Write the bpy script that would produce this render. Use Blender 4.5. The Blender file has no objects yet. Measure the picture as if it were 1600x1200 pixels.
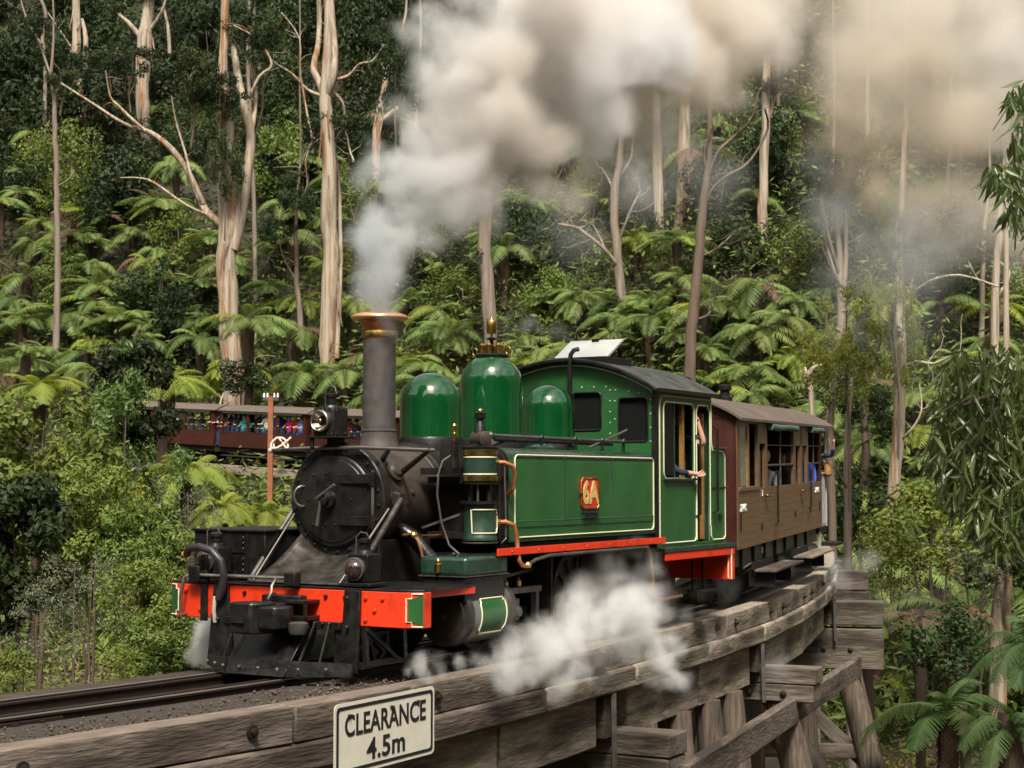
import bpy, bmesh, math, random
import numpy as np
from mathutils import Vector, Matrix, noise as mnoise
R = math.radians
SC = bpy.context.scene
COL = SC.collection
random.seed(7)
RNG = np.random.default_rng(11)

# ------------------------------------------------------------------ camera, sky, sun, exposure
CAM_H = 1.63
cd = bpy.data.cameras.new('camera')
cam = bpy.data.objects.new('camera', cd); COL.objects.link(cam)
cam.location = (0, 0, CAM_H)
cam.rotation_euler = (R(90 + 3.3665), 0, 0)
cd.sensor_width = 36; cd.lens = 36 * 2550 / 1600
cd.clip_start = 0.1; cd.clip_end = 3000
cd.dof.use_dof = True; cd.dof.focus_distance = 15.0; cd.dof.aperture_fstop = 7.0
SC.camera = cam
SUN_EL, SUN_AZ = 55, 178      # azimuth of the sun measured from +Y towards +X (it stands behind the camera's left shoulder)
w = bpy.data.worlds.new('World'); SC.world = w; w.use_nodes = True
nt = w.node_tree
sky = nt.nodes.new('ShaderNodeTexSky'); sky.sky_type = 'NISHITA'; sky.sun_disc = False
sky.sun_elevation = R(SUN_EL); sky.sun_rotation = R(SUN_AZ)
sky.dust_density = 3.0; sky.air_density = 1.0; sky.ozone_density = 1.0
hs = nt.nodes.new('ShaderNodeHueSaturation'); hs.inputs['Saturation'].default_value = 0.32
tc = nt.nodes.new('ShaderNodeTexCoord')
cn = nt.nodes.new('ShaderNodeTexNoise'); cn.inputs['Scale'].default_value = 2.6; cn.inputs['Detail'].default_value = 7
cr = nt.nodes.new('ShaderNodeValToRGB'); cr.color_ramp.elements[0].position = 0.36; cr.color_ramp.elements[1].position = 0.68
cr.color_ramp.elements[0].color = (0.72, 0.68, 0.60, 1); cr.color_ramp.elements[1].color = (1.8, 1.7, 1.5, 1)
mx = nt.nodes.new('ShaderNodeMix'); mx.data_type = 'RGBA'; mx.blend_type = 'MULTIPLY'; mx.inputs['Factor'].default_value = 1
L = nt.links.new
L(sky.outputs[0], hs.inputs['Color']); L(tc.outputs['Generated'], cn.inputs['Vector']); L(cn.outputs['Fac'], cr.inputs['Fac'])
L(hs.outputs[0], mx.inputs['A']); L(cr.outputs[0], mx.inputs['B'])
L(mx.outputs['Result'], nt.nodes['Background'].inputs['Color'])
nt.nodes['Background'].inputs['Strength'].default_value = 0.10
sl = bpy.data.lights.new('sun', 'SUN'); sl.energy = 3.0; sl.angle = R(13); sl.color = (1.0, 0.95, 0.87)
so = bpy.data.objects.new('sun', sl); COL.objects.link(so)
_sd = Vector((math.sin(R(SUN_AZ)) * math.cos(R(SUN_EL)), math.cos(R(SUN_AZ)) * math.cos(R(SUN_EL)), math.sin(R(SUN_EL))))
so.rotation_euler = _sd.to_track_quat('Z', 'Y').to_euler(); so.location = _sd * 60
SC.view_settings.view_transform = 'Standard'; SC.view_settings.look = 'None'
SC.view_settings.gamma = 1.0; SC.view_settings.use_curve_mapping = False
SC.view_settings.exposure = 1.1
SC.render.engine = 'CYCLES'
cy = SC.cycles
cy.max_bounces = 6; cy.diffuse_bounces = 3; cy.glossy_bounces = 3; cy.transmission_bounces = 4; cy.volume_bounces = 4
cy.transparent_max_bounces = 8; cy.volume_step_rate = 1.6; cy.volume_max_steps = 512
cy.use_denoising = True
cy.sample_clamp_indirect = 6.0

# ------------------------------------------------------------------ frames of the place
F = 2550.0
TH = R(30.4); W0 = 1.35
O = Vector((-1.422 * W0, 10.34 * W0, 0))
EX = Vector((math.sin(TH), math.cos(TH), 0)); EY = Vector((-math.cos(TH), math.sin(TH), 0))
RT = 45.5                                   # the line runs on one curve of 45.5 m radius
CEN = O + EX * 3 + EY * RT
PT = math.atan(150 / F)
_fw = Vector((0, math.cos(PT), math.sin(PT))); _up = Vector((0, -math.sin(PT), math.cos(PT)))
def ray(px, py): return _fw + Vector((1, 0, 0)) * ((px - 800) / F) - _up * ((py - 600) / F)
def at(px, py, D):
    r = ray(px, py); return Vector((0, 0, CAM_H)) + r * (D / r.y)
def proj(P):
    v = Vector(P) - Vector((0, 0, CAM_H)); d = v.dot(_fw)
    return 800 + F * v.x / d, 600 - F * v.dot(_up) / d, d
def ztrack(s): return 0.0 if s < 5 else 2.1 * ((s - 5) / 56) ** 1.4
def T(s, lat, z=0.0):
    a = -TH + s / RT
    return Vector((CEN.x + (RT + lat) * math.cos(a), CEN.y + (RT + lat) * math.sin(a), ztrack(s) + z))

# ------------------------------------------------------------------ materials
MATS = {}
def nn(t, kind, **kw):
    n = t.nodes.new(kind)
    for k, v in kw.items():
        if k in n.inputs: n.inputs[k].default_value = v
        else: setattr(n, k, v)
    return n
def M(name, col, rough=0.5, metal=0.0, col2=None, scale=6.0, contrast=(0.35, 0.65), stretch=(1, 1, 1), bump=0.0, bscale=40.0,
      coat=0.0, trans=0.0, rvar=0.0, ior=1.5, objvar=0.0, detail=5.0, col3=None, scale3=1.5, c3=(0.5, 0.7), emit=0.0, spec=0.5):
    if name in MATS: return MATS[name]
    m = bpy.data.materials.new(name); m.use_nodes = True; t = m.node_tree; ln = t.links.new
    b = t.nodes['Principled BSDF']
    b.inputs['Roughness'].default_value = rough; b.inputs['Metallic'].default_value = metal; b.inputs['IOR'].default_value = ior
    b.inputs['Coat Weight'].default_value = coat; b.inputs['Coat Roughness'].default_value = 0.05
    b.inputs['Specular IOR Level'].default_value = spec
    b.inputs['Base Color'].default_value = (*col, 1)
    tcn = nn(t, 'ShaderNodeTexCoord'); mp = nn(t, 'ShaderNodeMapping'); mp.inputs['Scale'].default_value = stretch
    ln(tcn.outputs['Object'], mp.inputs['Vector'])
    out = None
    if col2 is not None:
        nz = nn(t, 'ShaderNodeTexNoise', Scale=scale, Detail=detail, Roughness=0.6); ln(mp.outputs[0], nz.inputs['Vector'])
        rp = nn(t, 'ShaderNodeValToRGB'); rp.color_ramp.elements[0].position = contrast[0]; rp.color_ramp.elements[1].position = contrast[1]
        rp.color_ramp.elements[0].color = (*col, 1); rp.color_ramp.elements[1].color = (*col2, 1)
        ln(nz.outputs['Fac'], rp.inputs['Fac']); out = rp.outputs['Color']
        if rvar:
            mr = nn(t, 'ShaderNodeMapRange'); mr.inputs['To Min'].default_value = rough - rvar; mr.inputs['To Max'].default_value = rough + rvar
            mr.inputs['From Min'].default_value = 0.3; mr.inputs['From Max'].default_value = 0.7
            ln(nz.outputs['Fac'], mr.inputs['Value']); ln(mr.outputs[0], b.inputs['Roughness'])
    if col3 is not None:
        n3 = nn(t, 'ShaderNodeTexNoise', Scale=scale3, Detail=6.0, Roughness=0.65); ln(mp.outputs[0], n3.inputs['Vector'])
        r3 = nn(t, 'ShaderNodeValToRGB'); r3.color_ramp.elements[0].position = c3[0]; r3.color_ramp.elements[1].position = c3[1]
        ln(n3.outputs['Fac'], r3.inputs['Fac'])
        mm = nn(t, 'ShaderNodeMix', data_type='RGBA'); mm.inputs['B'].default_value = (*col3, 1)
        if out is None: mm.inputs['A'].default_value = (*col, 1)
        else: ln(out, mm.inputs['A'])
        ln(r3.outputs['Color'], mm.inputs['Factor']); out = mm.outputs['Result']
    if objvar:
        oi = nn(t, 'ShaderNodeObjectInfo'); h = nn(t, 'ShaderNodeHueSaturation')
        a = nn(t, 'ShaderNodeMapRange'); a.inputs['To Min'].default_value = 0.5 - 0.035 * objvar; a.inputs['To Max'].default_value = 0.5 + 0.02 * objvar
        v = nn(t, 'ShaderNodeMapRange'); v.inputs['To Min'].default_value = 1 - 0.38 * objvar; v.inputs['To Max'].default_value = 1 + 0.42 * objvar
        mt = nn(t, 'ShaderNodeMath', operation='MULTIPLY'); mt.inputs[1].default_value = 7.31
        fr = nn(t, 'ShaderNodeMath', operation='FRACT')
        ln(oi.outputs['Random'], a.inputs['Value']); ln(oi.outputs['Random'], mt.inputs[0]); ln(mt.outputs[0], fr.inputs[0]); ln(fr.outputs[0], v.inputs['Value'])
        ln(a.outputs[0], h.inputs['Hue']); ln(v.outputs[0], h.inputs['Value'])
        if out is None: h.inputs['Color'].default_value = (*col, 1)
        else: ln(out, h.inputs['Color'])
        out = h.outputs['Color']
    if out is not None: ln(out, b.inputs['Base Color'])
    if bump:
        nb = nn(t, 'ShaderNodeTexNoise', Scale=bscale, Detail=4.0); ln(mp.outputs[0], nb.inputs['Vector'])
        bp = nn(t, 'ShaderNodeBump', Strength=bump, Distance=0.02); ln(nb.outputs['Fac'], bp.inputs['Height']); ln(bp.outputs[0], b.inputs['Normal'])
    if trans:
        tr = nn(t, 'ShaderNodeBsdfTranslucent'); ms = nn(t, 'ShaderNodeMixShader'); ms.inputs[0].default_value = trans
        if out is not None:
            g = nn(t, 'ShaderNodeHueSaturation', Saturation=1.1, Value=1.25); ln(out, g.inputs['Color']); ln(g.outputs[0], tr.inputs['Color'])
        else: tr.inputs['Color'].default_value = (*col, 1)
        ln(b.outputs[0], ms.inputs[1]); ln(tr.outputs[0], ms.inputs[2]); ln(ms.outputs[0], t.nodes['Material Output'].inputs['Surface'])
    MATS[name] = m
    return m

green = M('loco_green', (0.014, 0.078, 0.020), 0.36, col2=(0.022, 0.096, 0.027), scale=3, coat=0.15, rvar=0.08, col3=(0.022, 0.050, 0.020), scale3=1.4, c3=(0.50, 0.80), bump=.05, bscale=5)
dome_green = M('dome_green', (0.0018, 0.040, 0.009), 0.10, coat=1.0, col2=(0.003, 0.054, 0.013), scale=4)
dark_green = M('dark_green', (0.010, 0.028, 0.017), 0.28, coat=0.3, col2=(0.02, 0.045, 0.03), scale=5, rvar=0.08)
black = M('black_paint', (0.005, 0.005, 0.005), 0.36, spec=.35, col2=(0.013, 0.012, 0.011), scale=9, rvar=0.12, bump=0.15, bscale=60)
soot = M('sooty_black', (0.005, 0.0045, 0.004), 0.66, spec=.22, col2=(0.016, 0.014, 0.012), scale=7)
smokebox_m = M('smokebox_graphite', (0.024, 0.019, 0.016), 0.48, col2=(0.082, 0.062, 0.048), scale=3.2, contrast=(0.3, 0.75), rvar=0.14, bump=0.12, bscale=70, metal=0.25)
door_m = M('smokebox_door_black', (0.006, 0.0055, 0.0055), 0.36, spec=.4, col2=(0.015, 0.013, 0.012), scale=7, rvar=0.1, bump=0.1, bscale=90)
chimney_m = M('chimney_grey', (0.045, 0.038, 0.036), 0.62, col2=(0.075, 0.064, 0.06), scale=9, bump=0.2, bscale=130, metal=0.1)
plate_m = M('oily_plate', (0.022, 0.019, 0.017), 0.38, col2=(0.095, 0.082, 0.070), scale=7, contrast=(0.3, 0.75), rvar=0.14, metal=0.45, stretch=(1, 1, 1.3), col3=(0.022, 0.02, 0.017), scale3=3)
red = M('signal_red', (0.70, 0.040, 0.010), 0.34, col2=(0.60, 0.034, 0.009), scale=5, coat=0.1, col3=(0.16, 0.026, 0.014), scale3=5, c3=(0.54, 0.82), bump=.06, bscale=30)
cream = M('lining_cream', (0.66, 0.62, 0.42), 0.45)
copper = M('copper', (0.66, 0.22, 0.08), 0.2, metal=.8, col2=(0.50, 0.14, 0.04), scale=4, rvar=0.06)
copper_pipe = M('copper_pipe', (0.58, 0.20, 0.11), 0.3, metal=0.8, col2=(0.45, 0.22, 0.08), scale=9)
brass = M('brass', (0.62, 0.42, 0.13), 0.28, metal=1.0, col2=(0.34, 0.2, 0.06), scale=12)
steel = M('worn_steel', (0.36, 0.33, 0.30), 0.34, metal=0.9, col2=(0.2, 0.18, 0.16), scale=12, rvar=0.1)
greysteel = M('grey_oily_steel', (0.16, 0.145, 0.13), 0.42, metal=0.6, col2=(0.08, 0.07, 0.062), scale=8)
ivory = M('pale_rope', (0.50, 0.44, 0.36), 0.5)
glass = M('window_glass', (0.010, 0.011, 0.010), 0.08, spec=0.12)
lens = M('lamp_lens', (0.75, 0.72, 0.62), 0.06, metal=1.0, col2=(0.42, 0.40, 0.30), scale=14)
dlens = M('dark_lens', (0.03, 0.012, 0.012), 0.04, coat=1.0, spec=1.0)
rubber = M('rubber_hose', (0.022, 0.021, 0.022), 0.45)
maroon = M('carriage_maroon', (0.036, 0.011, 0.008), 0.42, spec=.35, col2=(0.054, 0.016, 0.011), scale=4, rvar=0.08)
brownside = M('carriage_brown', (0.112, 0.064, 0.034), 0.40, col2=(0.150, 0.088, 0.048), scale=3, stretch=(0.6, 1, 5), rvar=0.08)
roofm = M('carriage_roof', (0.085, 0.066, 0.054), 0.75, spec=.25, col2=(0.12, 0.094, 0.077), scale=3, bump=0.1)
yellowwood = M('varnished_wood', (0.30, 0.17, 0.045), 0.35, col2=(0.22, 0.11, 0.03), scale=4, stretch=(1, 1, 6))
canvas = M('green_canvas', (0.055, 0.10, 0.078), 0.75, col2=(0.08, 0.14, 0.11), scale=9)
cabroof_m = M('cab_roof', (0.03, 0.034, 0.034), 0.38, col2=(0.055, 0.06, 0.06), scale=4, rvar=0.1)
zinc = M('zinc_sheet', (0.42, 0.43, 0.42), 0.35, metal=0.4, col2=(0.52, 0.53, 0.5), scale=3)
timber_l = M('weathered_timber', (0.165, 0.140, 0.110), 0.85, spec=.2, col2=(0.085, 0.068, 0.052), scale=5, stretch=(0.7, 4.5, 4.5), contrast=(.34, .66), bump=0.7, bscale=9, objvar=0.55, col3=(0.04, 0.032, 0.024), scale3=0.45, c3=(0.50, 0.62))
timber_g = M('pale_girder_timber', (0.31, 0.268, 0.20), 0.85, spec=.2, col2=(0.17, 0.142, 0.105), scale=5, stretch=(0.7, 4.5, 4.5), contrast=(.34, .66), bump=0.6, bscale=9, objvar=0.4, col3=(0.06, 0.05, 0.036), scale3=0.4, c3=(0.52, 0.64))
timber_d = M('dark_timber', (0.034, 0.027, 0.021), 0.85, spec=.2, col2=(0.062, 0.048, 0.037), scale=5, stretch=(0.35, 6, 6), bump=0.5, bscale=14, objvar=0.4)
log_m = M('log_timber', (0.14, 0.105, 0.076), 0.85, col2=(0.045, 0.033, 0.024), scale=4, stretch=(6, 6, 0.3), bump=1.0, bscale=8, objvar=0.4)
rail_m = M('rail_rust', (0.035, 0.022, 0.015), 0.55, metal=0.5, col2=(0.02, 0.014, 0.011), scale=6)
rail_top = M('rail_top', (0.62, 0.58, 0.53), 0.38, metal=1.0)
sign_w = M('sign_white', (0.62, 0.585, 0.49), 0.5, col2=(0.55, 0.51, 0.42), scale=4)
sign_b = M('sign_black', (0.012, 0.012, 0.012), 0.5)
skin_m = M('skin', (0.50, 0.27, 0.19), 0.5)
gravel_m = M('gravel_grey', (0.03, 0.026, 0.021), 0.9, col2=(0.10, 0.082, 0.06), scale=30)
earth = M('forest_floor', (0.026, 0.018, 0.011), 0.95, col2=(0.022, 0.026, 0.010), scale=0.35, contrast=(0.4, 0.62), bump=0.5, bscale=3, col3=(0.085, 0.046, 0.022), scale3=0.12, c3=(0.52, 0.68))
fern_m = M('fern_frond', (0.112, 0.165, 0.044), 0.55, spec=.25, col2=(0.155, 0.208, 0.060), scale=3, trans=0.34, objvar=0.8)
fern_y = M('fern_frond_yellow', (0.165, 0.215, 0.034), 0.55, spec=.25, col2=(0.21, 0.245, 0.042), scale=3, trans=0.38, objvar=0.6)
fern_d = M('shaded_fern_frond', (0.040, 0.076, 0.022), 0.55, spec=.25, col2=(0.060, 0.100, 0.030), scale=3, trans=0.3, objvar=0.6)  # darker copy of the frond colour, carrying the shade of the lower right
fern_b = M('dead_frond', (0.105, 0.058, 0.026), 0.8, col2=(0.06, 0.034, 0.017), scale=4, objvar=0.6)
ferntrunk = M('fern_trunk', (0.030, 0.018, 0.010), 0.95, col2=(0.06, 0.036, 0.022), scale=12, stretch=(1, 1, 0.4), bump=1.0, bscale=30, objvar=0.4)
leaf_d = M('dark_leaf', (0.014, 0.028, 0.009), 0.55, spec=.2, trans=0.2, objvar=0.8, col2=(0.034, 0.050, 0.015), scale=0.9)  # dark foliage, deepened so its colour also carries the forest's shaded gaps
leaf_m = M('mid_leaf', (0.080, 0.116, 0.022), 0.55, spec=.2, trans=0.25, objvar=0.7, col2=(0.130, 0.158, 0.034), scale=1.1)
leaf_y = M('yellow_leaf', (0.140, 0.185, 0.030), 0.5, spec=.2, trans=0.3, objvar=0.5, col2=(0.19, 0.21, 0.040), scale=1.2)
leaf_g = M('grey_leaf', (0.085, 0.105, 0.052), 0.55, trans=0.2, objvar=0.5, col2=(0.12, 0.13, 0.07), scale=1.0)
leaf_gum = M('gum_leaf', (0.075, 0.118, 0.034), 0.34, trans=0.28, objvar=0.9, spec=0.6)
bark_pale = M('pale_gum_bark', (0.36, 0.30, 0.225), 0.75, spec=.2, col2=(0.20, 0.155, 0.12), scale=2.2, stretch=(3, 3, 0.18), contrast=(0.45, 0.62), bump=0.8, bscale=9, col3=(0.26, 0.105, 0.038), scale3=0.8, c3=(0.55, 0.62))
bark_grey = M('grey_gum_bark', (0.24, 0.195, 0.155), 0.8, col2=(0.13, 0.095, 0.07), scale=1.8, stretch=(3, 3, 0.25), bump=0.6, bscale=6, col3=(0.22, 0.10, 0.045), scale3=0.7, c3=(0.56, 0.7))
bark_dark = M('dark_bark', (0.075, 0.052, 0.036), 0.85, col2=(0.13, 0.09, 0.06), scale=2, stretch=(3, 3, 0.3), bump=0.7, bscale=7)
twig_m = M('dry_twig', (0.30, 0.25, 0.20), 0.8)
rust_m = M('rusty_pole', (0.20, 0.062, 0.022), 0.75, col2=(0.26, 0.09, 0.034), scale=4)
white_p = M('white_porcelain', (0.72, 0.7, 0.66), 0.3)

# ------------------------------------------------------------------ mesh kit
class G:
    def __init__(s): s.v = []; s.f = []
    def add(s, vs, fs):
        n = len(s.v); s.v += [tuple(v) for v in vs]; s.f += [tuple(i + n for i in f) for f in fs]; return s
    def box(s, x0, x1, y0, y1, z0, z1):
        return s.add([(x0, y0, z0), (x1, y0, z0), (x1, y1, z0), (x0, y1, z0), (x0, y0, z1), (x1, y0, z1), (x1, y1, z1), (x0, y1, z1)],
                     [(3, 2, 1, 0), (4, 5, 6, 7), (0, 1, 5, 4), (1, 2, 6, 5), (2, 3, 7, 6), (3, 0, 4, 7)])
    def bar(s, a, b, wd, ht, upv=(0, 0, 1)):
        a = Vector(a); b = Vector(b); d = (b - a).normalized(); sd = d.cross(Vector(upv)).normalized(); u = sd.cross(d)
        vs = [p + sd * (wd / 2 * i) + u * (ht / 2 * j) for p in (a, b) for i, j in ((-1, -1), (1, -1), (1, 1), (-1, 1))]
        return s.add(vs, [(3, 2, 1, 0), (4, 5, 6, 7), (0, 1, 5, 4), (1, 2, 6, 5), (2, 3, 7, 6), (3, 0, 4, 7)])
    def prism(s, pts, vec):
        vec = Vector(vec); n = len(pts); a = [Vector(p) for p in pts]; b = [p + vec for p in a]
        return s.add(a + b, [tuple(range(n))[::-1], tuple(range(n, 2 * n))] + [(i, (i + 1) % n, n + (i + 1) % n, n + i) for i in range(n)])
    def cyl(s, a, b, r0, r1=None, n=16, caps=True):
        r1 = r0 if r1 is None else r1
        return s.tube([a, b], [r0, r1], n, caps=caps)
    def tube(s, pts, r, n=8, closed=False, caps=True):
        P = [Vector(p) for p in pts]; m = len(P); rr = r if isinstance(r, (list, tuple)) else [r] * m
        tg = []
        for i in range(m):
            if closed: t = P[(i + 1) % m] - P[i - 1]
            else: t = P[min(i + 1, m - 1)] - P[max(i - 1, 0)]
            tg.append(t.normalized())
        u = Vector((0, 0, 1)) if abs(tg[0].z) < 0.9 else Vector((1, 0, 0))
        u = (u - tg[0] * u.dot(tg[0])).normalized(); vs = []
        for i in range(m):
            u = (u - tg[i] * u.dot(tg[i]));
            u = u.normalized() if u.length > 1e-6 else tg[i].orthogonal().normalized()
            wv = tg[i].cross(u)
            for k in range(n):
                a = 2 * math.pi * k / n; vs.append(P[i] + (u * math.cos(a) + wv * math.sin(a)) * rr[i])
        fs = []
        for i in range(m if closed else m - 1):
            j = (i + 1) % m
            for k in range(n): fs.append((i * n + k, i * n + (k + 1) % n, j * n + (k + 1) % n, j * n + k))
        if caps and not closed: fs += [tuple(range(n))[::-1], tuple(range((m - 1) * n, m * n))]
        return s.add(vs, fs)
    def lathe(s, prof, o, axis=(0, 0, 1), n=32, cap0=True, cap1=True):
        o = Vector(o); ax = Vector(axis).normalized(); u = ax.orthogonal().normalized(); wv = ax.cross(u); m = len(prof); vs = []
        for r, t in prof:
            for k in range(n):
                a = 2 * math.pi * k / n; vs.append(o + ax * t + (u * math.cos(a) + wv * math.sin(a)) * max(r, 1e-4))
        fs = [(i * n + k, i * n + (k + 1) % n, (i + 1) * n + (k + 1) % n, (i + 1) * n + k) for i in range(m - 1) for k in range(n)]
        if cap0: fs.append(tuple(range(n))[::-1])
        if cap1: fs.append(tuple(range((m - 1) * n, m * n)))
        return s.add(vs, fs)
    def ball(s, c, r, n=12, sz=1.0):
        k = max(4, n // 2)
        return s.lathe([(r * math.sin(math.pi * i / k), -r * sz * math.cos(math.pi * i / k)) for i in range(k + 1)], c, (0, 0, 1), n)
    def rivet(s, c, nrm, r=0.01):
        return s.lathe([(r, 0), (r * 0.75, r * 0.55), (r * 0.2, r * 0.75)], c, nrm, 6, cap0=False)
def mesh(g, name, mat, smooth=35):
    me = bpy.data.meshes.new(name); me.from_pydata(g.v, [], g.f); me.update()
    bm = bmesh.new(); bm.from_mesh(me); bmesh.ops.recalc_face_normals(bm, faces=bm.faces); bm.to_mesh(me); bm.free()
    if smooth:
        me.polygons.foreach_set('use_smooth', [True] * len(me.polygons)); me.set_sharp_from_angle(angle=R(smooth))
    if mat is not None: me.materials.append(mat)
    return me
def link(name, me, parent=None, loc=None, rot=None, scale=None):
    o = bpy.data.objects.new(name, me); COL.objects.link(o)
    if parent is not None: o.parent = parent
    if loc is not None: o.location = loc
    if rot is not None: o.rotation_euler = rot
    if scale is not None: o.scale = scale if isinstance(scale, (tuple, list, Vector)) else (scale,) * 3
    return o
def part(name, g, mat, parent, bevel=0.0, smooth=35, label=None, kind=None, loc=None):
    o = link(name, mesh(g, name, mat, smooth), parent, loc)
    if bevel:
        b = o.modifiers.new('bevel', 'BEVEL'); b.width = bevel; b.segments = 2; b.limit_method = 'ANGLE'; b.angle_limit = R(40)
    if label: o['label'] = label
    if kind: o['kind'] = kind
    return o
def tag(o, label, cat=None, group=None, kind=None):
    if label: o['label'] = label
    if cat: o['category'] = cat
    if group: o['group'] = group
    if kind: o['kind'] = kind
    return o
def thing(name, label, cat, loc=(0, 0, 0), rot=(0, 0, 0), group=None):
    o = bpy.data.objects.new(name, None); COL.objects.link(o); o.location = loc; o.rotation_euler = rot; o.empty_display_size = 0.3
    return tag(o, label, cat, group)
def copy_tree(o, parent=None, loc=None, rot=None, scale=None):
    c = o.copy(); COL.objects.link(c)
    if parent is not None: c.parent = parent
    if loc is not None: c.location = loc
    if rot is not None: c.rotation_euler = rot
    if scale is not None: c.scale = scale if isinstance(scale, (tuple, list)) else (scale,) * 3
    for ch in list(o.children): copy_tree(ch, c)
    return c
def rrect(x0, x1, z0, z1, r, n=5):
    out = []
    for cx, cz, a0 in ((x1 - r, z1 - r, 0), (x0 + r, z1 - r, 90), (x0 + r, z0 + r, 180), (x1 - r, z0 + r, 270)):
        for i in range(n + 1):
            a = R(a0 + 90 * i / n); out.append((cx + r * math.cos(a), cz + r * math.sin(a)))
    return out
def plate(name, outer, holes, th, mat, parent, mapf, bevel=0.0):
    """a sheet of thickness th with holes; 2D outline mapped by mapf(u, v, w)"""
    cu = bpy.data.curves.new('tmp', 'CURVE'); cu.dimensions = '2D'; cu.fill_mode = 'BOTH'; cu.extrude = th / 2
    for loop in [outer] + list(holes):
        sp = cu.splines.new('POLY'); sp.points.add(len(loop) - 1); sp.use_cyclic_u = True
        for p, q in zip(sp.points, loop): p.co = (q[0], q[1], 0, 1)
    o = bpy.data.objects.new('tmp', cu); me = bpy.data.meshes.new_from_object(o)
    bpy.data.objects.remove(o); bpy.data.curves.remove(cu)
    for v in me.vertices: v.co = mapf(v.co.x, v.co.y, v.co.z)
    bm = bmesh.new(); bm.from_mesh(me); bmesh.ops.remove_doubles(bm, verts=bm.verts, dist=1e-5); bmesh.ops.recalc_face_normals(bm, faces=bm.faces); bm.to_mesh(me); bm.free()
    me.materials.clear(); me.materials.append(mat); me.name = name
    return link(name, me, parent)
def text_mesh(body, size, ext, mat, bold=0.0, spacing=1.0):
    cu = bpy.data.curves.new('tmp', 'FONT'); cu.body = body; cu.size = size; cu.extrude = ext; cu.align_x = 'CENTER'; cu.align_y = 'CENTER'
    cu.offset = bold; cu.space_character = spacing; cu.resolution_u = 4
    o = bpy.data.objects.new('tmp', cu); me = bpy.data.meshes.new_from_object(o); bpy.data.objects.remove(o); bpy.data.curves.remove(cu)
    me.materials.clear(); me.materials.append(mat); return me
def side_text(name, body, size, mat, parent, x, y, z, bold=0.0, sx=1.0, spacing=1.0):
    """lettering on a face that looks towards -y"""
    me = text_mesh(body, size, 0.003, mat, bold, spacing)
    return link(name, me, parent, (x, y, z), (R(90), 0, 0), (sx, 1, 1))
# ------------------------------------------------------------------ steam locomotive (x to its rear, -y the side in view, z up from the rail)
loco = thing('steam_locomotive', 'green tank steam locomotive with copper capped chimney and red buffer beam on the timber bridge',
             'locomotive', O, (0, 0, R(90) - TH))
def P(name, g, mat, bevel=0.0, parent=None, **k): return part(name, g, mat, parent or loco, bevel, **k)
def lining(name, pts, r=0.008, closed=True, parent=None): return P(name, G().tube(pts, r, 5, closed=closed), cream, parent=parent)

# front beam, ends angled back
def beam_plan(y): return 0.0 if abs(y) < 1.17 else (abs(y) - 1.17) * 0.45
ys = [-1.35, -1.17, 1.17, 1.35]
g = G().prism([(beam_plan(y), y, 0.425) for y in ys] + [(0.11 + beam_plan(y), y, 0.425) for y in reversed(ys)], (0, 0, 0.29))
beam = P('buffer_beam', g, red, 0.006)
for s in (-1, 1):
    a, b = 1.225, 1.348
    q = [(beam_plan(a) - 0.004, s * a, 0.44), (beam_plan(b) - 0.004, s * b, 0.44), (beam_plan(b) - 0.004, s * b, 0.70), (beam_plan(a) - 0.004, s * a, 0.70)]
    P('beam_end_panel', G().prism([(q[0][0], s * 1.235, 0.49), q[1], q[2], (q[0][0], s * 1.235, 0.65)], (-0.003, 0, 0)), green, parent=beam)
    x = beam_plan(1.22) - 0.008
    lp = [(x, s * 1.345, 0.437), (x, s * 1.26, 0.437), (x, s * 1.26, 0.475), (x - 0.004, s * 1.218, 0.475), (x - 0.004, s * 1.218, 0.665), (x, s * 1.26, 0.665), (x, s * 1.26, 0.703), (x, s * 1.345, 0.703)]
    lp = [(beam_plan(abs(p[1])) - 0.006, p[1], p[2]) for p in lp]
    P('beam_lining', G().tube(lp, 0.006, 5), cream, parent=beam)
for y, z in [(-0.83, .66), (-1.0, .66), (-0.83, .48), (.12, .655), (-.42, .655), (-.62, .655), (1.12, .655), (0.95, .5), (.45, .655), (-.92, .56)]:
    P('beam_bolt', G().lathe([(0.02, 0), (0.018, -0.014), (0.008, -0.018)], (-0.0, y, z), (1, 0, 0), 8), red if abs(y) > .8 else black, parent=beam)
P('footplate', G().prism([(0.0, -1.17, .717), (.08, -1.35, .717), (1.02, -1.27, .717), (1.02, 1.27, .717), (.08, 1.35, .717), (0, 1.17, .717)], (0, 0, .016)), black, 0.003)
for s in (-1, 1):
    P('footplate_edge', G().box(0.19, 1.0, *sorted((s * 1.27, s * 1.255)), 0.655, 0.712), red)
# coupler
cpl = P('front_coupler', G().box(-0.30, 0.0, -0.13, 0.10, 0.42, 0.60).box(-0.10, 0.02, -0.22, 0.19, 0.38, 0.66), black, 0.012)
P('knuckle', G().prism([(-0.52, 0.19, .36), (-0.50, -.02, .36), (-.40, -.10, .36), (-.28, -.13, .36), (-.26, .12, .36), (-.40, .20, .36)], (0, 0, .26)), black, 0.02, parent=cpl)
P('knuckle_jaw', G().prism([(-0.46, -.06, .40), (-.44, -.22, .40), (-.33, -.29, .40), (-.22, -.26, .40), (-.24, -.1, .40)], (0, 0, .19)), black, 0.02, parent=cpl)
P('knuckle_slot', G().box(-0.535, -0.50, 0.03, 0.16, 0.455, 0.50), soot, parent=cpl)
P('coupler_pocket', G().box(-0.2, 0.0, -0.36, -0.14, 0.46, 0.50).box(-0.2, 0.0, -0.36, -0.14, 0.60, 0.63).box(-0.2, -0.17, -.36, -.33, .46, .63), black, 0.006, parent=cpl)
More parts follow.
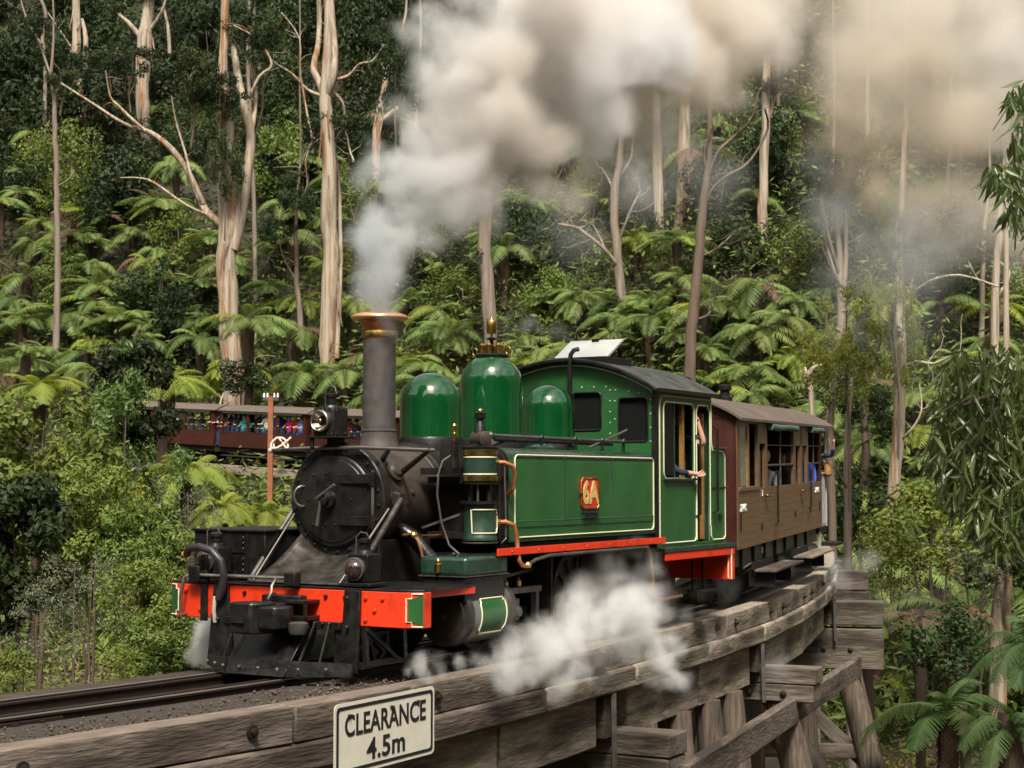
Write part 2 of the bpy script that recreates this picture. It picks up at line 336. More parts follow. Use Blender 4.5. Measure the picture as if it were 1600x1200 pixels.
P('lift_chain', G().tube([(-.22, 0.02, .63), (-.2, 0.0, .69), (-.17, 0.02, .74), (-.14, .0, .80)], 0.014, 6), greysteel, parent=cpl)
P('uncoupling_lever', G().tube([(-.05, -.15, .80), (-.05, .5, .80), (-.06, 1.02, .80), (-.09, 1.06, .78), (-.10, 1.09, .62), (-.10, 1.09, .46), (-.11, 1.02, .45)], 0.016, 8), steel)
P('lever_bracket', G().box(-.09, 0.0, -.16, -.04, .735, .85).box(-.09, -.0, .9, 1.02, .735, .88), black, 0.01)
# pilot / cowcatcher under the beam
pil = P('pilot', G().prism([(-.03, .78, .72), (-.03, .62, .72), (-.03, .60, .46), (-.05, .56, .42), (-.10, .50, .12), (-.10, .58, .06), (-.08, .80, .08), (-.05, .80, .3)], (.03, 0, 0)), black, 0.006)
P('pilot_side', G().prism([(-.03, -.79, .72), (-.03, -.63, .72), (-.03, -.61, .46), (-.05, -.56, .40), (-.08, -.56, .12), (-.08, -.79, .04), (-.05, -.79, .3)], (.03, 0, 0)), black, 0.006, parent=pil)
P('pilot_plate', G().prism([(-.42, .30, .02), (-.42, -.30, .02), (-.12, -.34, .42), (-.12, .24, .42)], (.02, 0, .0)), black, 0.006, parent=pil)
P('pilot_plate', G().prism([(-.42, .30, .02), (-.12, .24, .42), (-.10, .30, .42), (-.34, .40, .02)], (.02, 0, .0)), black, 0.006, parent=pil)
P('pilot_foot', G().prism([(-.42, .31, .02), (-.42, -.31, .02), (-.16, -.79, .02), (-.14, -.79, .13), (-.38, -.31, .15), (-.38, .31, .15)], (.03, 0, 0)), black, parent=pil)
P('pilot_foot', G().prism([(-.43, .31, .02), (-.20, .70, .05), (-.18, .70, .13), (-.40, .31, .15)], (.03, 0, 0)), black, parent=pil)
P('pilot_crossbar', G().box(-.075, -.05, -.62, .62, .39, .455), black, 0.006, parent=pil)
for y, y2 in ((.47, .52), (.30, .40), (-.37, -.33), (-.52, -.50)):
    P('pilot_rod', G().cyl((-.09, y, .43), (-.26 if abs(y) < .4 else -.2, y2, .10), .013, n=8), black, parent=pil)
for y, z in [(.47, .445), (.30, .445), (-.37, .44), (-.52, .44), (-.45, .44), (-.14, .44), (.68, .43), (-.70, .66), (-.70, .42), (.68, .66)]:
    P('pilot_bolt', G().ball((-.085, y, z), .02, 8), black, parent=pil)
for y in (-.62, -.42, -.25, -.05, .15, .33, .5, .66):
    x = -.43 if abs(y) < .31 else -.43 + (abs(y) - .31) * .55
    P('pilot_bolt', G().ball((x, y, .085), .016, 8), greysteel, parent=pil)
P('pilot_cup', G().lathe([(.07, 0), (.085, .04), (.085, .09), (.06, .10)], (-.26, -.33, .36), (0, 0, 1), 14), greysteel, parent=pil)
P('pilot_stay', G().bar((-.05, -.80, .10), (.75, -.95, .16), .04, .05).bar((0, -.82, .42), (.02, -.82, .1), .04, .04).bar((.0, -.84, .40), (.35, -.9, .14), .03, .03).bar((.4, -.92, .42), (.42, -.92, .14), .05, .05), black, parent=pil)
# brake hose and stand
P('hose_stand', G().box(-.03, .0, .86, .93, .40, .98).box(-.05, .01, .84, .95, .74, .84), black, 0.006)
P('brake_hose', G().tube([(-.05, 1.07, .98), (-.10, 1.0, 1.03), (-.13, .86, 1.05), (-.13, .72, 1.02), (-.12, .62, .93), (-.10, .60, .80), (-.08, .64, .68), (-.08, .68, .60)], 0.034, 12), rubber)
P('hose_coupling', G().lathe([(.02, 0), (.028, .03), (.02, .05)], (-.03, 1.09, .96), (0, .8, .4), 10), M('faded_red', (.45, .12, .09), .5))
P('brake_pipe', G().tube([(-.10, .70, .62), (-.09, .72, .50), (-.06, .73, .40)], .018, 8), ivory)
# lamps on the beam
def marker(x, y, z, name='marker_lamp'):
    b = P(name, G().box(x, x + .20, y - .105, y + .105, z, z + .24), black, 0.012)
    P('lamp_lens', G().lathe([(.085, 0), (.085, -.03), (.075, -.055), (.05, -.078), (.01, -.088)], (x, y + .02, z + .115), (1, 0, 0), 20), dlens, parent=b)
    P('lamp_rim', G().lathe([(.098, .02), (.098, -.03), (.086, -.034), (.086, .02)], (x, y + .02, z + .115), (1, 0, 0), 20), greysteel, parent=b)
    P('lamp_chimney', G().lathe([(.085, 0), (.075, .03), (.05, .035), (.05, .085), (.062, .09), (.062, .115), (.03, .13)], (x + .1, y, z + .24), (0, 0, 1), 16), black, parent=b)
    P('lamp_handle', G().tube([(x + .02, y + .03, z + .22), (x + .02, y + .03, z + .38), (x + .04, y, z + .42), (x + .07, y - .04, z + .41), (x + .08, y - .06, z + .36)], .007, 6), greysteel, parent=b)
    P('lamp_base', G().box(x - .04, x + .24, y - .15, y + .15, z - .03, z), black, 0.006, parent=b)
    return b
marker(.06, -.70, .775); marker(.06, .92, .80)
# far side tool box on the footplate
tb = P('toolbox', G().box(.95, 1.9, 1.10, 1.92, .78, 1.17), black, 0.01)
tb.location = (-.62, -.60, 0)
P('toolbox_lid', G().box(.93, 1.92, 1.08, 1.94, 1.17, 1.19), black, 0.004, parent=tb)
P('toolbox_angle', G().box(.942, .95, 1.28, 1.31, .78, 1.17).box(.942, .95, 1.30, 1.5, .98, .995), black, parent=tb)
P('recess_shade_block', G().box(.85, 1.5, .55, .98, .735, 1.16), soot, 0.008)  # solid dark block standing in for a shaded open recess
P('toolbox_rivets', G().add([], []) if False else (lambda gg: ([gg.rivet((.94, 1.34, z), (-1, 0, 0), .01) for z in (.83, .88, .93, 1.02, 1.07, 1.12)], gg)[1])(G()), greysteel, parent=tb, kind='stuff')

# smokebox
ZC = 1.455
ring = P('smokebox_ring', G().lathe([(.40, .0), (.505, .0), (.515, .012), (.515, .10), (.49, .11)], (.735, .02, ZC), (1, 0, 0), 64, cap0=False, cap1=False), door_m)
P('smokebox_front', G().lathe([(.01, .012), (.50, .012), (.50, .03)], (.735, .02, ZC), (1, 0, 0), 48), door_m)
for k in range(22):
    a = 2 * math.pi * (k + .35) / 22
    P('ring_bolt', G().lathe([(.017, 0), (.016, -.012), (.007, -.016)], (.735, .02 + .462 * math.cos(a), ZC + .462 * math.sin(a)), (1, 0, 0), 8), soot, parent=ring)
door = P('smokebox_door', G().lathe([(.41, .0), (.412, -.02), (.40, -.034), (.372, -.040), (.365, -.048), (.30, -.058), (.2, -.068), (.1, -.074), (.01, -.076)], (.735, .03, ZC - .01), (1, 0, 0), 64, cap0=False), door_m)
for y, z in [(.20, .22), (.06, .235), (-.09, .22), (.06, .12), (.26, .0), (-.22, .0), (.2, -.22), (.06, -.22), (-.05, -.22)]:
    P('door_rivet', G().lathe([(.013, 0), (.012, -.01), (.005, -.014)], (.672, .03 + y, ZC + z), (1, 0, 0), 8), door_m, parent=door)
for z in (.185, -.185):
    P('door_hinge', G().prism([(.668, -.06, ZC + z - .025), (.66, -.10, ZC + z - .042), (.675, -.41, ZC + z - .042), (.675, -.41, ZC + z + .042), (.66, -.10, ZC + z + .042), (.668, -.06, ZC + z + .02)], (-.016, 0, 0)), door_m, 0.004, parent=door)
    P('hinge_knuckle', G().cyl((.66, -.425, ZC + z - .06), (.66, -.425, ZC + z + .06), .028, n=14), door_m, parent=door)
P('hinge_pin', G().cyl((.66, -.425, ZC - .26), (.66, -.425, ZC + .26), .015, n=10), greysteel, parent=door)
hb = P('door_boss', G().lathe([(.085, 0), (.08, -.05), (.05, -.06), (.045, -.10), (.02, -.11)], (.665, .05, ZC), (1, 0, 0), 24), door_m, parent=door)
P('door_dart_handle', G().tube([(.55, .115, ZC + .01), (.55, .05, ZC + .045), (.55, -.09, ZC + .135)], [.011, .012, .014], 8), steel, parent=door)
P('door_dart_handle', G().tube([(.57, .075, ZC + .0), (.57, .09, ZC - .10), (.57, .112, ZC - .23)], [.012, .014, .02], 8), steel, parent=door)
P('grab_handle', G().tube([(.69, .345, ZC + .12)] + [(.66 - .05 * math.sin(R(a)), .35 + .05 * math.sin(R(a)), ZC + .03 + .09 * math.cos(R(a))) for a in range(10, 180, 20)] + [(.69, .345, ZC - .06)], .012, 8), steel, parent=door)
sb = P('smokebox', G().lathe([(.492, 0), (.492, .88)], (.845, .02, ZC), (1, 0, 0), 64), smokebox_m)
P('smokebox_band', G().lathe([(.497, 0), (.503, .004), (.503, .05), (.497, .054)], (1.68, .02, ZC), (1, 0, 0), 64, cap0=False, cap1=False), smokebox_m)
P('boiler', G().lathe([(.51, 0), (.53, .02), (.53, 3.3)], (1.73, .02, ZC), (1, 0, 0), 64), soot)
gg = G()
for k in range(16): gg.rivet((.9 + k * .05, .02 - .492 * math.cos(R(52)), ZC + .492 * math.sin(R(52))), (0, -math.cos(R(52)), math.sin(R(52))), .008)
P('smokebox_rivets', gg, smokebox_m, kind='stuff')
def onb(x, deg, r=.492): a = R(deg); return Vector((x, .02 - r * math.cos(a), ZC + r * math.sin(a))), Vector((0, -math.cos(a), math.sin(a)))
c, n = onb(1.0, 30)
P('blower_flange', G().lathe([(.10, -.01), (.10, .03), (.07, .04), (.06, .06), (.02, .065)], c, n, 24), smokebox_m, 0.003)
c, n = onb(1.22, 8); P('washout_plug', G().lathe([(.025, -.005), (.025, .012), (.012, .016)], c, n, 14), smokebox_m)
for dx in (0, .035):
    c, n = onb(1.12 + dx, -4); P('smokebox_bolt', G().lathe([(.010, -.003), (.008, .01)], c, n, 8), soot)
c, n = onb(.93, 2); P('brace_pad', G().lathe([(.06, -.02), (.06, .03), (.04, .05)], c, n, 14).box(.87, .99, -.56, -.48, ZC - .05, ZC + .06), smokebox_m, .006)
# braces to the beam
P('front_brace', G().cyl((.90, -.56, ZC + .0), (.12, -.60, .76), .030, n=12), plate_m)
P('front_brace', G().cyl((.80, -.50, ZC - .08), (.08, -.50, .76), .012, n=8), steel)
P('front_brace', G().cyl((.90, .56, ZC + .0), (.14, .52, .75), .024, n=12), greysteel)
P('front_brace', G().cyl((.80, .50, ZC - .08), (.10, .44, .76), .010, n=8), steel)
# sloping apron from the ring to the beam
gg = G(); nu, nv = 24, 8; vs = []
for j in range(nv + 1):
    t = j / nv
    for i in range(nu + 1):
        u = i / nu; a = R(-142 + 104 * u)
        top = Vector((.74, .02 - .505 * math.cos(a) * -1, ZC + .505 * math.sin(a)))
        top = Vector((.74, .02 - .505 * math.cos(R(-38 - 104 * u)) * -1, ZC + .505 * math.sin(R(-38 - 104 * u))))
        bot = Vector((.10, .52 - 1.12 * u, .742))
        p = top.lerp(bot, t); p.z -= .06 * math.sin(math.pi * t); vs.append(p)
fs = [(j * (nu + 1) + i, j * (nu + 1) + i + 1, (j + 1) * (nu + 1) + i + 1, (j + 1) * (nu + 1) + i) for j in range(nv) for i in range(nu)]
ap = P('apron_plate', gg.add(vs, fs), plate_m)
md = ap.modifiers.new('solid', 'SOLIDIFY'); md.thickness = .012
P('smokebox_saddle', G().box(.80, 1.62, -.40, .44, .40, 1.10), soot, .01)
P('main_frame', G().box(.80, 6.7, -.34, -.30, .30, .92).box(.80, 6.7, .30, .34, .30, .92).box(.5, 6.6, -.3, .3, .55, .62), soot)
# chimney with copper cap
ch = P('chimney', G().lathe([(.20, -.06), (.178, .01), (.168, .06), (.163, .12), (.168, .125), (.168, .14), (.155, .145), (.152, 1.0)], (1.40, .03, 1.955), (0, 0, 1), 48), chimney_m)
P('chimney_cap', G().lathe([(.155, .0), (.158, .01), (.158, .075), (.160, .09), (.166, .12), (.180, .148), (.205, .168), (.235, .178), (.235, .20), (.20, .21), (.135, .215), (.13, .02)], (1.40, .03, 2.945), (0, 0, 1), 56, cap0=False, cap1=False), copper, parent=ch)
P('cap_rim', G().lathe([(.205, .170), (.240, .173), (.262, .182), (.268, .196), (.262, .210), (.235, .226), (.19, .238), (.14, .243), (.13, .22)], (1.40, .03, 2.945), (0, 0, 1), 56, cap0=False, cap1=False), M('highlight_copper_rim', (.80, .44, .22), .3, metal=.7), parent=ch)  # lip highlight put into a brighter copper colour than the cap
P('cap_band', G().lathe([(.162, .012), (.165, .016), (.165, .065), (.162, .07)], (1.40, .03, 2.945), (0, 0, 1), 48, cap0=False, cap1=False), brass, parent=ch)
# headlamp
hl = P('headlamp', G().box(.60, .82, -.07, .155, 2.02, 2.275), black, .012)
hl.location = (0, .03, 0)
P('lamp_rim', G().lathe([(.09, .04), (.098, 0), (.098, -.045), (.088, -.052), (.080, -.045)], (.60, .055, 2.155), (1, 0, 0), 32, cap0=False, cap1=False), steel, parent=hl)
P('lamp_lens', G().lathe([(.083, -.04), (.07, -.02), (.045, .0), (.015, .01)], (.60, .055, 2.155), (1, 0, 0), 32, cap0=False), lens, parent=hl)
P('lamp_bulb', G().ball((.575, .055, 2.155), .02, 10), brass, parent=hl)
P('lamp_chimney', G().lathe([(.09, 0), (.08, .02), (.045, .025), (.042, .085), (.052, .095), (.052, .12), (.04, .13)], (.71, .04, 2.275), (0, 0, 1), 20), black, parent=hl)
P('lamp_handle', G().tube([(.71, .10, 2.29), (.71, .105, 2.41), (.71, .085, 2.455), (.71, .04, 2.475), (.71, -.005, 2.455), (.71, -.02, 2.40)], .007, 6), greysteel, parent=hl)
P('lamp_bracket', G().box(.55, .88, -.13, .20, 2.0, 2.02).box(.57, .60, .14, .17, 1.90, 2.0).box(.7, .80, -.05, .08, 1.93, 2.0), black, .005, parent=hl)
gg = G()
for y in (-.05, .0, .05, .10, .135):
    for z in (2.04, 2.255): gg.rivet((.60, y, z), (-1, 0, 0), .007)
for x in (.64, .78):
    for z in (2.05, 2.25): gg.rivet((x, -.07, z), (0, -1, 0), .007)
P('lamp_rivets', gg, greysteel, parent=hl, kind='stuff')
# handrail over the smokebox, with the pale looped end
rl = P('front_handrail', G().tube([(.66, .70, 1.90), (.68, .30, 1.915), (.68, -.3, 1.915), (.74, -1.02, 1.885)], .017, 10), steel)
for y, deg in ((-.55, 45), (-.98, 30)):
    c, n = onb(1.1 if y < -.9 else .98, 48 if y > -.9 else 28)
    P('rail_post', G().tube([(.73, y, 1.895), (c.x, c.y, c.z)], [.018, .03], 8), door_m, parent=rl)
P('rail_post', G().tube([(.68, .05, 1.9), (.76, .05, 1.93)], .03, 8), door_m, parent=rl)
lp = []
for k in range(40):
    t = 2 * math.pi * k / 40
    lp.append((.62 + .03 * math.sin(3 * t), .565 + .095 * math.sin(2 * t), 1.965 + .05 * math.sin(3 * t + .5)))
P('looped_rope', G().tube(lp, .0095, 6, closed=True), ivory, parent=rl)
P('rail_knob', G().ball((.66, .71, 1.90), .028, 10), ivory, parent=rl)

# domes
def dome(x, r, z0, z1, y=-.02, n=64):
    h = r * .98; zc = z1 - h
    pr = [(r * 1.04, z0 - .02), (r * 1.0, z0 + .05), (r, zc)] + [(r * math.cos(R(a)), zc + h * math.sin(R(a))) for a in range(6, 90, 6)] + [(.005, z1)]
    P('dome_base', G().lathe([(r * 1.10, z0 - .04), (r * 1.07, z0 + .08), (r * 1.03, z0 + .11), (r * .98, z0 + .115)], (x, y, 0), (0, 0, 1), 48), black)
    return P('dome', G().lathe(pr, (x, y, 0), (0, 0, 1), n), dome_green, smooth=60)
d1 = dome(2.2, .300, 1.93, 2.675); d1['label'] = 'green front dome, low and round topped'
d2 = dome(3.3, .322, 1.93, 2.93, -.045); d2['label'] = 'tall green middle dome carrying the safety valves'
d3 = dome(4.45, .270, 1.93, 2.665, -.075); d3['label'] = 'smaller green rear dome in front of the cab'
P('dome_seam', G().lathe([(.205, 2.590), (.207, 2.593), (.205, 2.596)], (2.2, -.02, 0), (0, 0, 1), 64, cap0=False, cap1=False), dark_green, parent=d1)
P('dome_knob', G().ball((2.2, -.02, 2.68), .014, 8), dome_green, parent=d1)
sv = P('safety_valve_base', G().lathe([(.165, 2.885), (.172, 2.895), (.172, 2.915), (.16, 2.925)], (3.3, -.045, 0), (0, 0, 1), 32), black, parent=d2)
for a in range(6):
    aa = R(a * 60 + 15); cx, cyy = 3.3 + .10 * math.cos(aa), -.045 + .10 * math.sin(aa)
    P('safety_valve', G().lathe([(.026, 2.92), (.026, 3.0), (.031, 3.005), (.031, 3.015), (.01, 3.04)], (cx, cyy, 0), (0, 0, 1), 12), brass, parent=d2)
P('valve_cross', G().cyl((3.3, -.045, 2.92), (3.3, -.045, 3.08), .02, n=10).lathe([(.05, 3.075), (.058, 3.085), (.03, 3.10)], (3.3, -.045, 0), (0, 0, 1), 16), black, parent=d2)
P('whistle', G().lathe([(.05, 3.14), (.053, 3.145), (.053, 3.27), (.05, 3.275), (.02, 3.285), (.012, 3.31)], (3.3, -.045, 0), (0, 0, 1), 20).cyl((3.3, -.045, 3.07), (3.3, -.045, 3.14), .014, n=8), brass, parent=d2)
for s in (-1, 1):
    P('valve_ring', G().tube([(3.3, -.045 + s * (.20 + .028 * math.cos(R(a))), 2.955 + .038 * math.sin(R(a))) for a in range(0, 360, 30)], .008, 6, closed=True), brass, parent=d2)
P('vertical_pipe', G().tube([(4.86, -.12, 1.95), (4.86, -.12, 2.9), (4.86, -.13, 3.02), (4.88, -.16, 3.07), (4.92, -.20, 3.085)], .026, 10), black)
P('pipe_valve', G().ball((4.84, -.10, 2.25), .055, 12).box(4.76, 4.90, -.16, .02, 2.06, 2.3).lathe([(.05, -.1), (.055, 0), (.04, .02)], (4.74, -.08, 2.22), (1, 0, 0), 14), black, .01)

# side tanks
def tank(s):
    y0, y1 = .50, 1.10; r = .13; prof = [(y0, 1.06), (y1, 1.06)]
    for a in range(0, 91, 15): prof.append((y1 - r + r * math.cos(R(a)), 1.925 - r + r * math.sin(R(a))))
    prof.append((y0, 1.925))
    t = P('side_tank', G().prism([(1.86, s * p[0], p[1]) for p in prof], (3.12, 0, 0)), green, 0.0)
    P('tank_front', G().prism([(1.835, s * p[0] * 1.001, p[1]) for p in prof], (.024, 0, 0)), soot, parent=t)
    tp = [(y1 - r + (r + .004) * math.cos(R(a)), 1.925 - r + (r + .004) * math.sin(R(a))) for a in range(15, 91, 15)] + [(y0, 1.930), (y0, 1.926)] + [(y1 - r + (r - .004) * math.cos(R(a)), 1.925 - r + (r - .004) * math.sin(R(a))) for a in range(90, 14, -15)]
    P('tank_top', G().prism([(1.87, s * p[0], p[1]) for p in tp], (3.1, 0, 0)), dark_green, parent=t)
    gg = G()
    for k in range(30):
        z = 1.08 + k * .025
        gg.rivet((1.836, s * (y1 - .03), z), (-1, 0, 0), .007); gg.rivet((1.836, s * (y1 - .085), z), (-1, 0, 0), .007)
    for k in range(9):
        a = R(k * 12)
        for rr in (.10, .045): gg.rivet((1.836, s * (y1 - r + rr * math.cos(a)), 1.925 - r + rr * math.sin(a)), (-1, 0, 0), .007)
    P('front_rivets', gg, greysteel, parent=t, kind='stuff')
    Y = s * 1.102
    gg = G()
    for xs in (2.917, 3.934):
        for k in range(26): gg.rivet((xs, Y - s * .002, 1.25 + k * .0245), (0, s, 0), .012)
    for z in (1.185, 1.245):
        for k in range(112): gg.rivet((1.98 + k * .0265, Y - s * .002, z), (0, s, 0), .008)
    P('seam_rivets', gg, dark_green, parent=t, kind='stuff')
    gg = G()
    for k in range(118): gg.rivet((1.88 + k * .0265, Y - s * .002, 1.075), (0, s, 0), .006)
    for k in range(30): gg.rivet((4.965, Y - s * .002, 1.1 + k * .026), (0, s, 0), .006)
    P('edge_rivets', gg, dark_green, parent=t, kind='stuff')
    for z in (1.215,): P('seam_strap', G().box(1.97, 4.93, *sorted((Y, Y + s * .004)), z - .02, z + .02), green, parent=t)
    P('tank_lining', G().tube([(p[0], Y + s * .002, p[1]) for p in rrect(1.965, 4.93, 1.10, 1.862, .05)], .0075, 5, closed=True), cream, parent=t)
    return t
tank(-1); tank(1)
P('tank_foot', G().box(1.84, 4.98, -1.08, 1.08, 1.00, 1.055), soot)
for s in (-1, 1):
    va = P('running_board', G().box(1.36, 4.84, *sorted((s * 1.27, s * .6)), .955, .975), black)
    P('valance', G().box(1.36, 4.84, *sorted((s * 1.29, s * 1.272)), .958, 1.022), red, .002, parent=va)
    for k in range(7): P('valance_bolt', G().rivet((1.6 + k * .48, s * 1.29, .99), (0, s, 0), .011), red, parent=va)
# number plate
npl = plate('number_plate', [(-.15, -.20), (-.19, -.15), (-.19, .15), (-.15, .20), (.15, .20), (.19, .15), (.19, -.15), (.15, -.20)], [], .014, M('plate_red', (.52, .035, .015), .3, coat=.4), loco, lambda u, v, w_: Vector((3.435 + u * .98, -1.113 + w_, 1.50 + v * .80)))
P('plate_border', G().tube([(3.435 + u * .98, -1.122, 1.50 + v * .80) for u, v in [(-.145, -.19), (-.18, -.145), (-.18, .145), (-.145, .19), (.145, .19), (.18, .145), (.18, -.145), (.145, -.19)]], .008, 5, closed=True), brass, parent=npl)
side_text('plate_number', '6A', .31, M('gilt', (.72, .50, .17), .4, metal=.3), npl, 3.435, -1.123, 1.495, bold=.010, sx=.92)
P('plate_pin', G().cyl((3.22, -1.12, 1.50), (3.25, -1.12, 1.50), .012, n=6).cyl((3.62, -1.12, 1.50), (3.65, -1.12, 1.50), .012, n=6), brass, parent=npl)
P('plate_ledge', G().box(3.27, 3.60, -1.15, -1.10, 1.305, 1.32).box(3.28, 3.58, -1.13, -1.10, 1.25, 1.30), dark_green)
# rods and fittings on the tank top
P('tank_top_rail', G().cyl((1.95, -.86, 2.045), (4.75, -.86, 2.04), .017, n=10).ball((1.93, -.86, 2.045), .036, 12).cyl((1.93, -.86, 1.92), (1.93, -.86, 2.03), .014, n=8), greysteel)
P('tank_top_rail', G().cyl((2.4, -.62, 2.02), (4.9, -.62, 2.02), .02, n=8), black)
for x in (2.9, 3.6, 4.2, 4.7): P('rail_stanchion', G().cyl((x, -.86, 1.92), (x, -.86, 2.05), .02, .015, n=8).ball((x, -.86, 2.05), .026, 8), black)
P('filler_lid', G().lathe([(.17, 1.925), (.17, 1.95), (.12, 1.975), (.01, 1.985)], (3.0, -.80, 0), (0, 0, 1), 24), dark_green)
P('reverser_lever', G().tube([(4.2, -.7, 1.97), (4.55, -.78, 2.08), (4.82, -.84, 2.17)], .014, 8), greysteel)
P('clack_pipe', G().tube([(2.3, -.60, 1.93), (2.9, -.62, 2.08), (3.6, -.60, 2.06), (4.3, -.5, 2.02)], .013, 8), black)
P('small_cap', G().ball((4.0, -.6, 2.0), .055, 10, .6), dark_green)

# air pump
pc = (1.52, -1.00)
ap_ = P('air_pump', G().lathe([(.150, 1.615), (.158, 1.62), (.158, 1.665), (.150, 1.67), (.150, 1.845), (.158, 1.85), (.158, 1.905), (.150, 1.91)], (*pc, 0), (0, 0, 1), 32), dark_green)
P('pump_band', G().lathe([(.161, 1.622), (.161, 1.665)], (*pc, 0), (0, 0, 1), 32, cap0=False, cap1=False), brass, parent=ap_)
P('pump_band', G().lathe([(.161, 1.855), (.161, 1.90)], (*pc, 0), (0, 0, 1), 32, cap0=False, cap1=False), brass, parent=ap_)
P('pump_lining', G().lathe([(.154, 1.677), (.154, 1.69)], (*pc, 0), (0, 0, 1), 32, cap0=False, cap1=False), cream, parent=ap_)
P('pump_lining', G().lathe([(.154, 1.83), (.154, 1.843)], (*pc, 0), (0, 0, 1), 32, cap0=False, cap1=False), cream, parent=ap_)
P('pump_top', G().lathe([(.16, 1.91), (.165, 1.925), (.10, 1.935), (.07, 1.96), (.05, 2.12), (.035, 2.15), (.03, 2.18), (.05, 2.185), (.05, 2.23), (.055, 2.235), (.03, 2.25), (.02, 2.28)], (*pc, 0), (0, 0, 1), 20), black, parent=ap_)
P('pump_head', G().lathe([(.04, -.10), (.07, -.085), (.075, -.03), (.08, .03), (.07, .07), (.03, .09)], (pc[0], pc[1], 2.0), (.4, 1, 0), 18), smokebox_m, parent=ap_)
P('pump_cap', G().lathe([(.02, 2.25), (.03, 2.26), (.018, 2.28)], (*pc, 0), (0, 0, 1), 10), brass, parent=ap_)
P('pump_flange', G().lathe([(.155, 1.59), (.16, 1.612)], (*pc, 0), (0, 0, 1), 24).lathe([(.185, 1.415), (.185, 1.44)], (*pc, 0), (0, 0, 1), 24), black, parent=ap_)
for a in range(6):
    aa = R(a * 60 + 20); x, y = pc[0] + .10 * math.cos(aa), pc[1] + .10 * math.sin(aa)
    P('pump_tie_rod', G().cyl((x, y, 1.44), (x, y, 1.60), .011, n=6), greysteel if a % 2 else soot, parent=ap_)
P('pump_air_cylinder', G().lathe([(.15, 1.085), (.157, 1.09), (.157, 1.12), (.150, 1.13), (.150, 1.41)], (*pc, 0), (0, 0, 1), 32), dark_green, parent=ap_)
def oncyl(a, z, r=.154): return (pc[0] + r * math.cos(R(a)), pc[1] + r * math.sin(R(a)), z)
pl_ = [oncyl(a, 1.365) for a in range(180, 286, 8)] + [oncyl(287, 1.335), oncyl(296, 1.315), oncyl(298, 1.20), oncyl(288, 1.185), oncyl(284, 1.155)] + [oncyl(a, 1.155) for a in range(280, 179, -8)]
P('pump_lining', G().tube(pl_, .006, 5, closed=True), cream, parent=ap_)
P('pump_base_ring', G().lathe([(.158, 1.06), (.163, 1.065), (.163, 1.075)], (*pc, 0), (0, 0, 1), 24), greysteel, parent=ap_)
P('pump_bracket', G().box(1.45, 1.75, -.95, -.48, 1.10, 1.16).box(1.45, 1.8, -.9, -.48, 1.6, 1.66).box(1.62, 1.80, -1.0, -.5, 1.05, 1.95), soot, parent=ap_)
P('exhaust_pipe', G().tube([(1.68, -1.06, 1.79), (1.74, -1.12, 1.79), (1.79, -1.18, 1.76), (1.81, -1.20, 1.70), (1.82, -1.17, 1.55), (1.85, -1.10, 1.50)], .021, 8), copper_pipe)
P('delivery_pipe', G().tube([(1.68, -1.08, 1.25), (1.74, -1.14, 1.25), (1.79, -1.2, 1.22), (1.80, -1.22, 1.12), (1.78, -1.24, 1.0), (1.74, -1.28, .90), (1.76, -1.30, .86), (1.83, -1.31, .85)], .022, 8), copper_pipe)
for p in ((1.68, -1.07, 1.79), (1.68, -1.09, 1.25), (1.85, -1.31, .86)): P('pipe_union', G().ball(p, .035, 8), brass)
P('long_pipe', G().tube([(1.85, -1.31, .86), (2.0, -1.30, .90), (2.3, -1.29, .93), (4.4, -1.29, .93)], .016, 8), greysteel)
P('thin_pipe', G().tube([(1.40, -.78, 1.86), (1.30, -.74, 1.80), (1.26, -.72, 1.68), (1.24, -.72, 1.5), (1.25, -.76, 1.25), (1.28, -.82, 1.05), (1.32, -.9, .97)], .010, 6), steel)
P('thin_pipe', G().tube([(1.75, -1.12, 1.75), (1.755, -1.13, 1.3), (1.76, -1.13, 1.1), (1.66, -1.14, 1.06)], .009, 6), steel)
P('lubricator', G().lathe([(.018, 1.98), (.02, 2.0), (.02, 2.05), (.012, 2.06), (.02, 2.08), (.024, 2.12), (.012, 2.14)], (1.40, -.80, 0), (0, 0, 1), 12), brass)
P('lubricator_stand', G().cyl((1.40, -.80, 1.72), (1.40, -.80, 1.97), .045, .03, n=10).box(1.3, 1.5, -.85, -.5, 1.68, 1.74), black)
P('drain_pipe', G().tube([(1.02, -.50, 1.14), (1.02, -.60, 1.15), (1.02, -.66, 1.10), (1.02, -.70, 1.0), (1.03, -.72, .85)], .013, 8), copper_pipe)
P('feed_pipe', G().tube([(1.02, -.55, 1.14), (1.3, -.62, 1.13), (1.6, -.66, 1.14)], .009, 6), copper_pipe)
P('pipe_elbow', G().ball((1.02, -.62, 1.145), .035, 8), brass)
P('steam_pipe', G().tube([(1.1, -.40, 1.2), (1.12, -.55, 1.12), (1.15, -.66, .98), (1.18, -.75, .88)], .07, 12), black)
P('bracket_rod', G().bar((1.25, -.55, 1.2), (1.55, -.9, 1.36), .02, .02), greysteel)

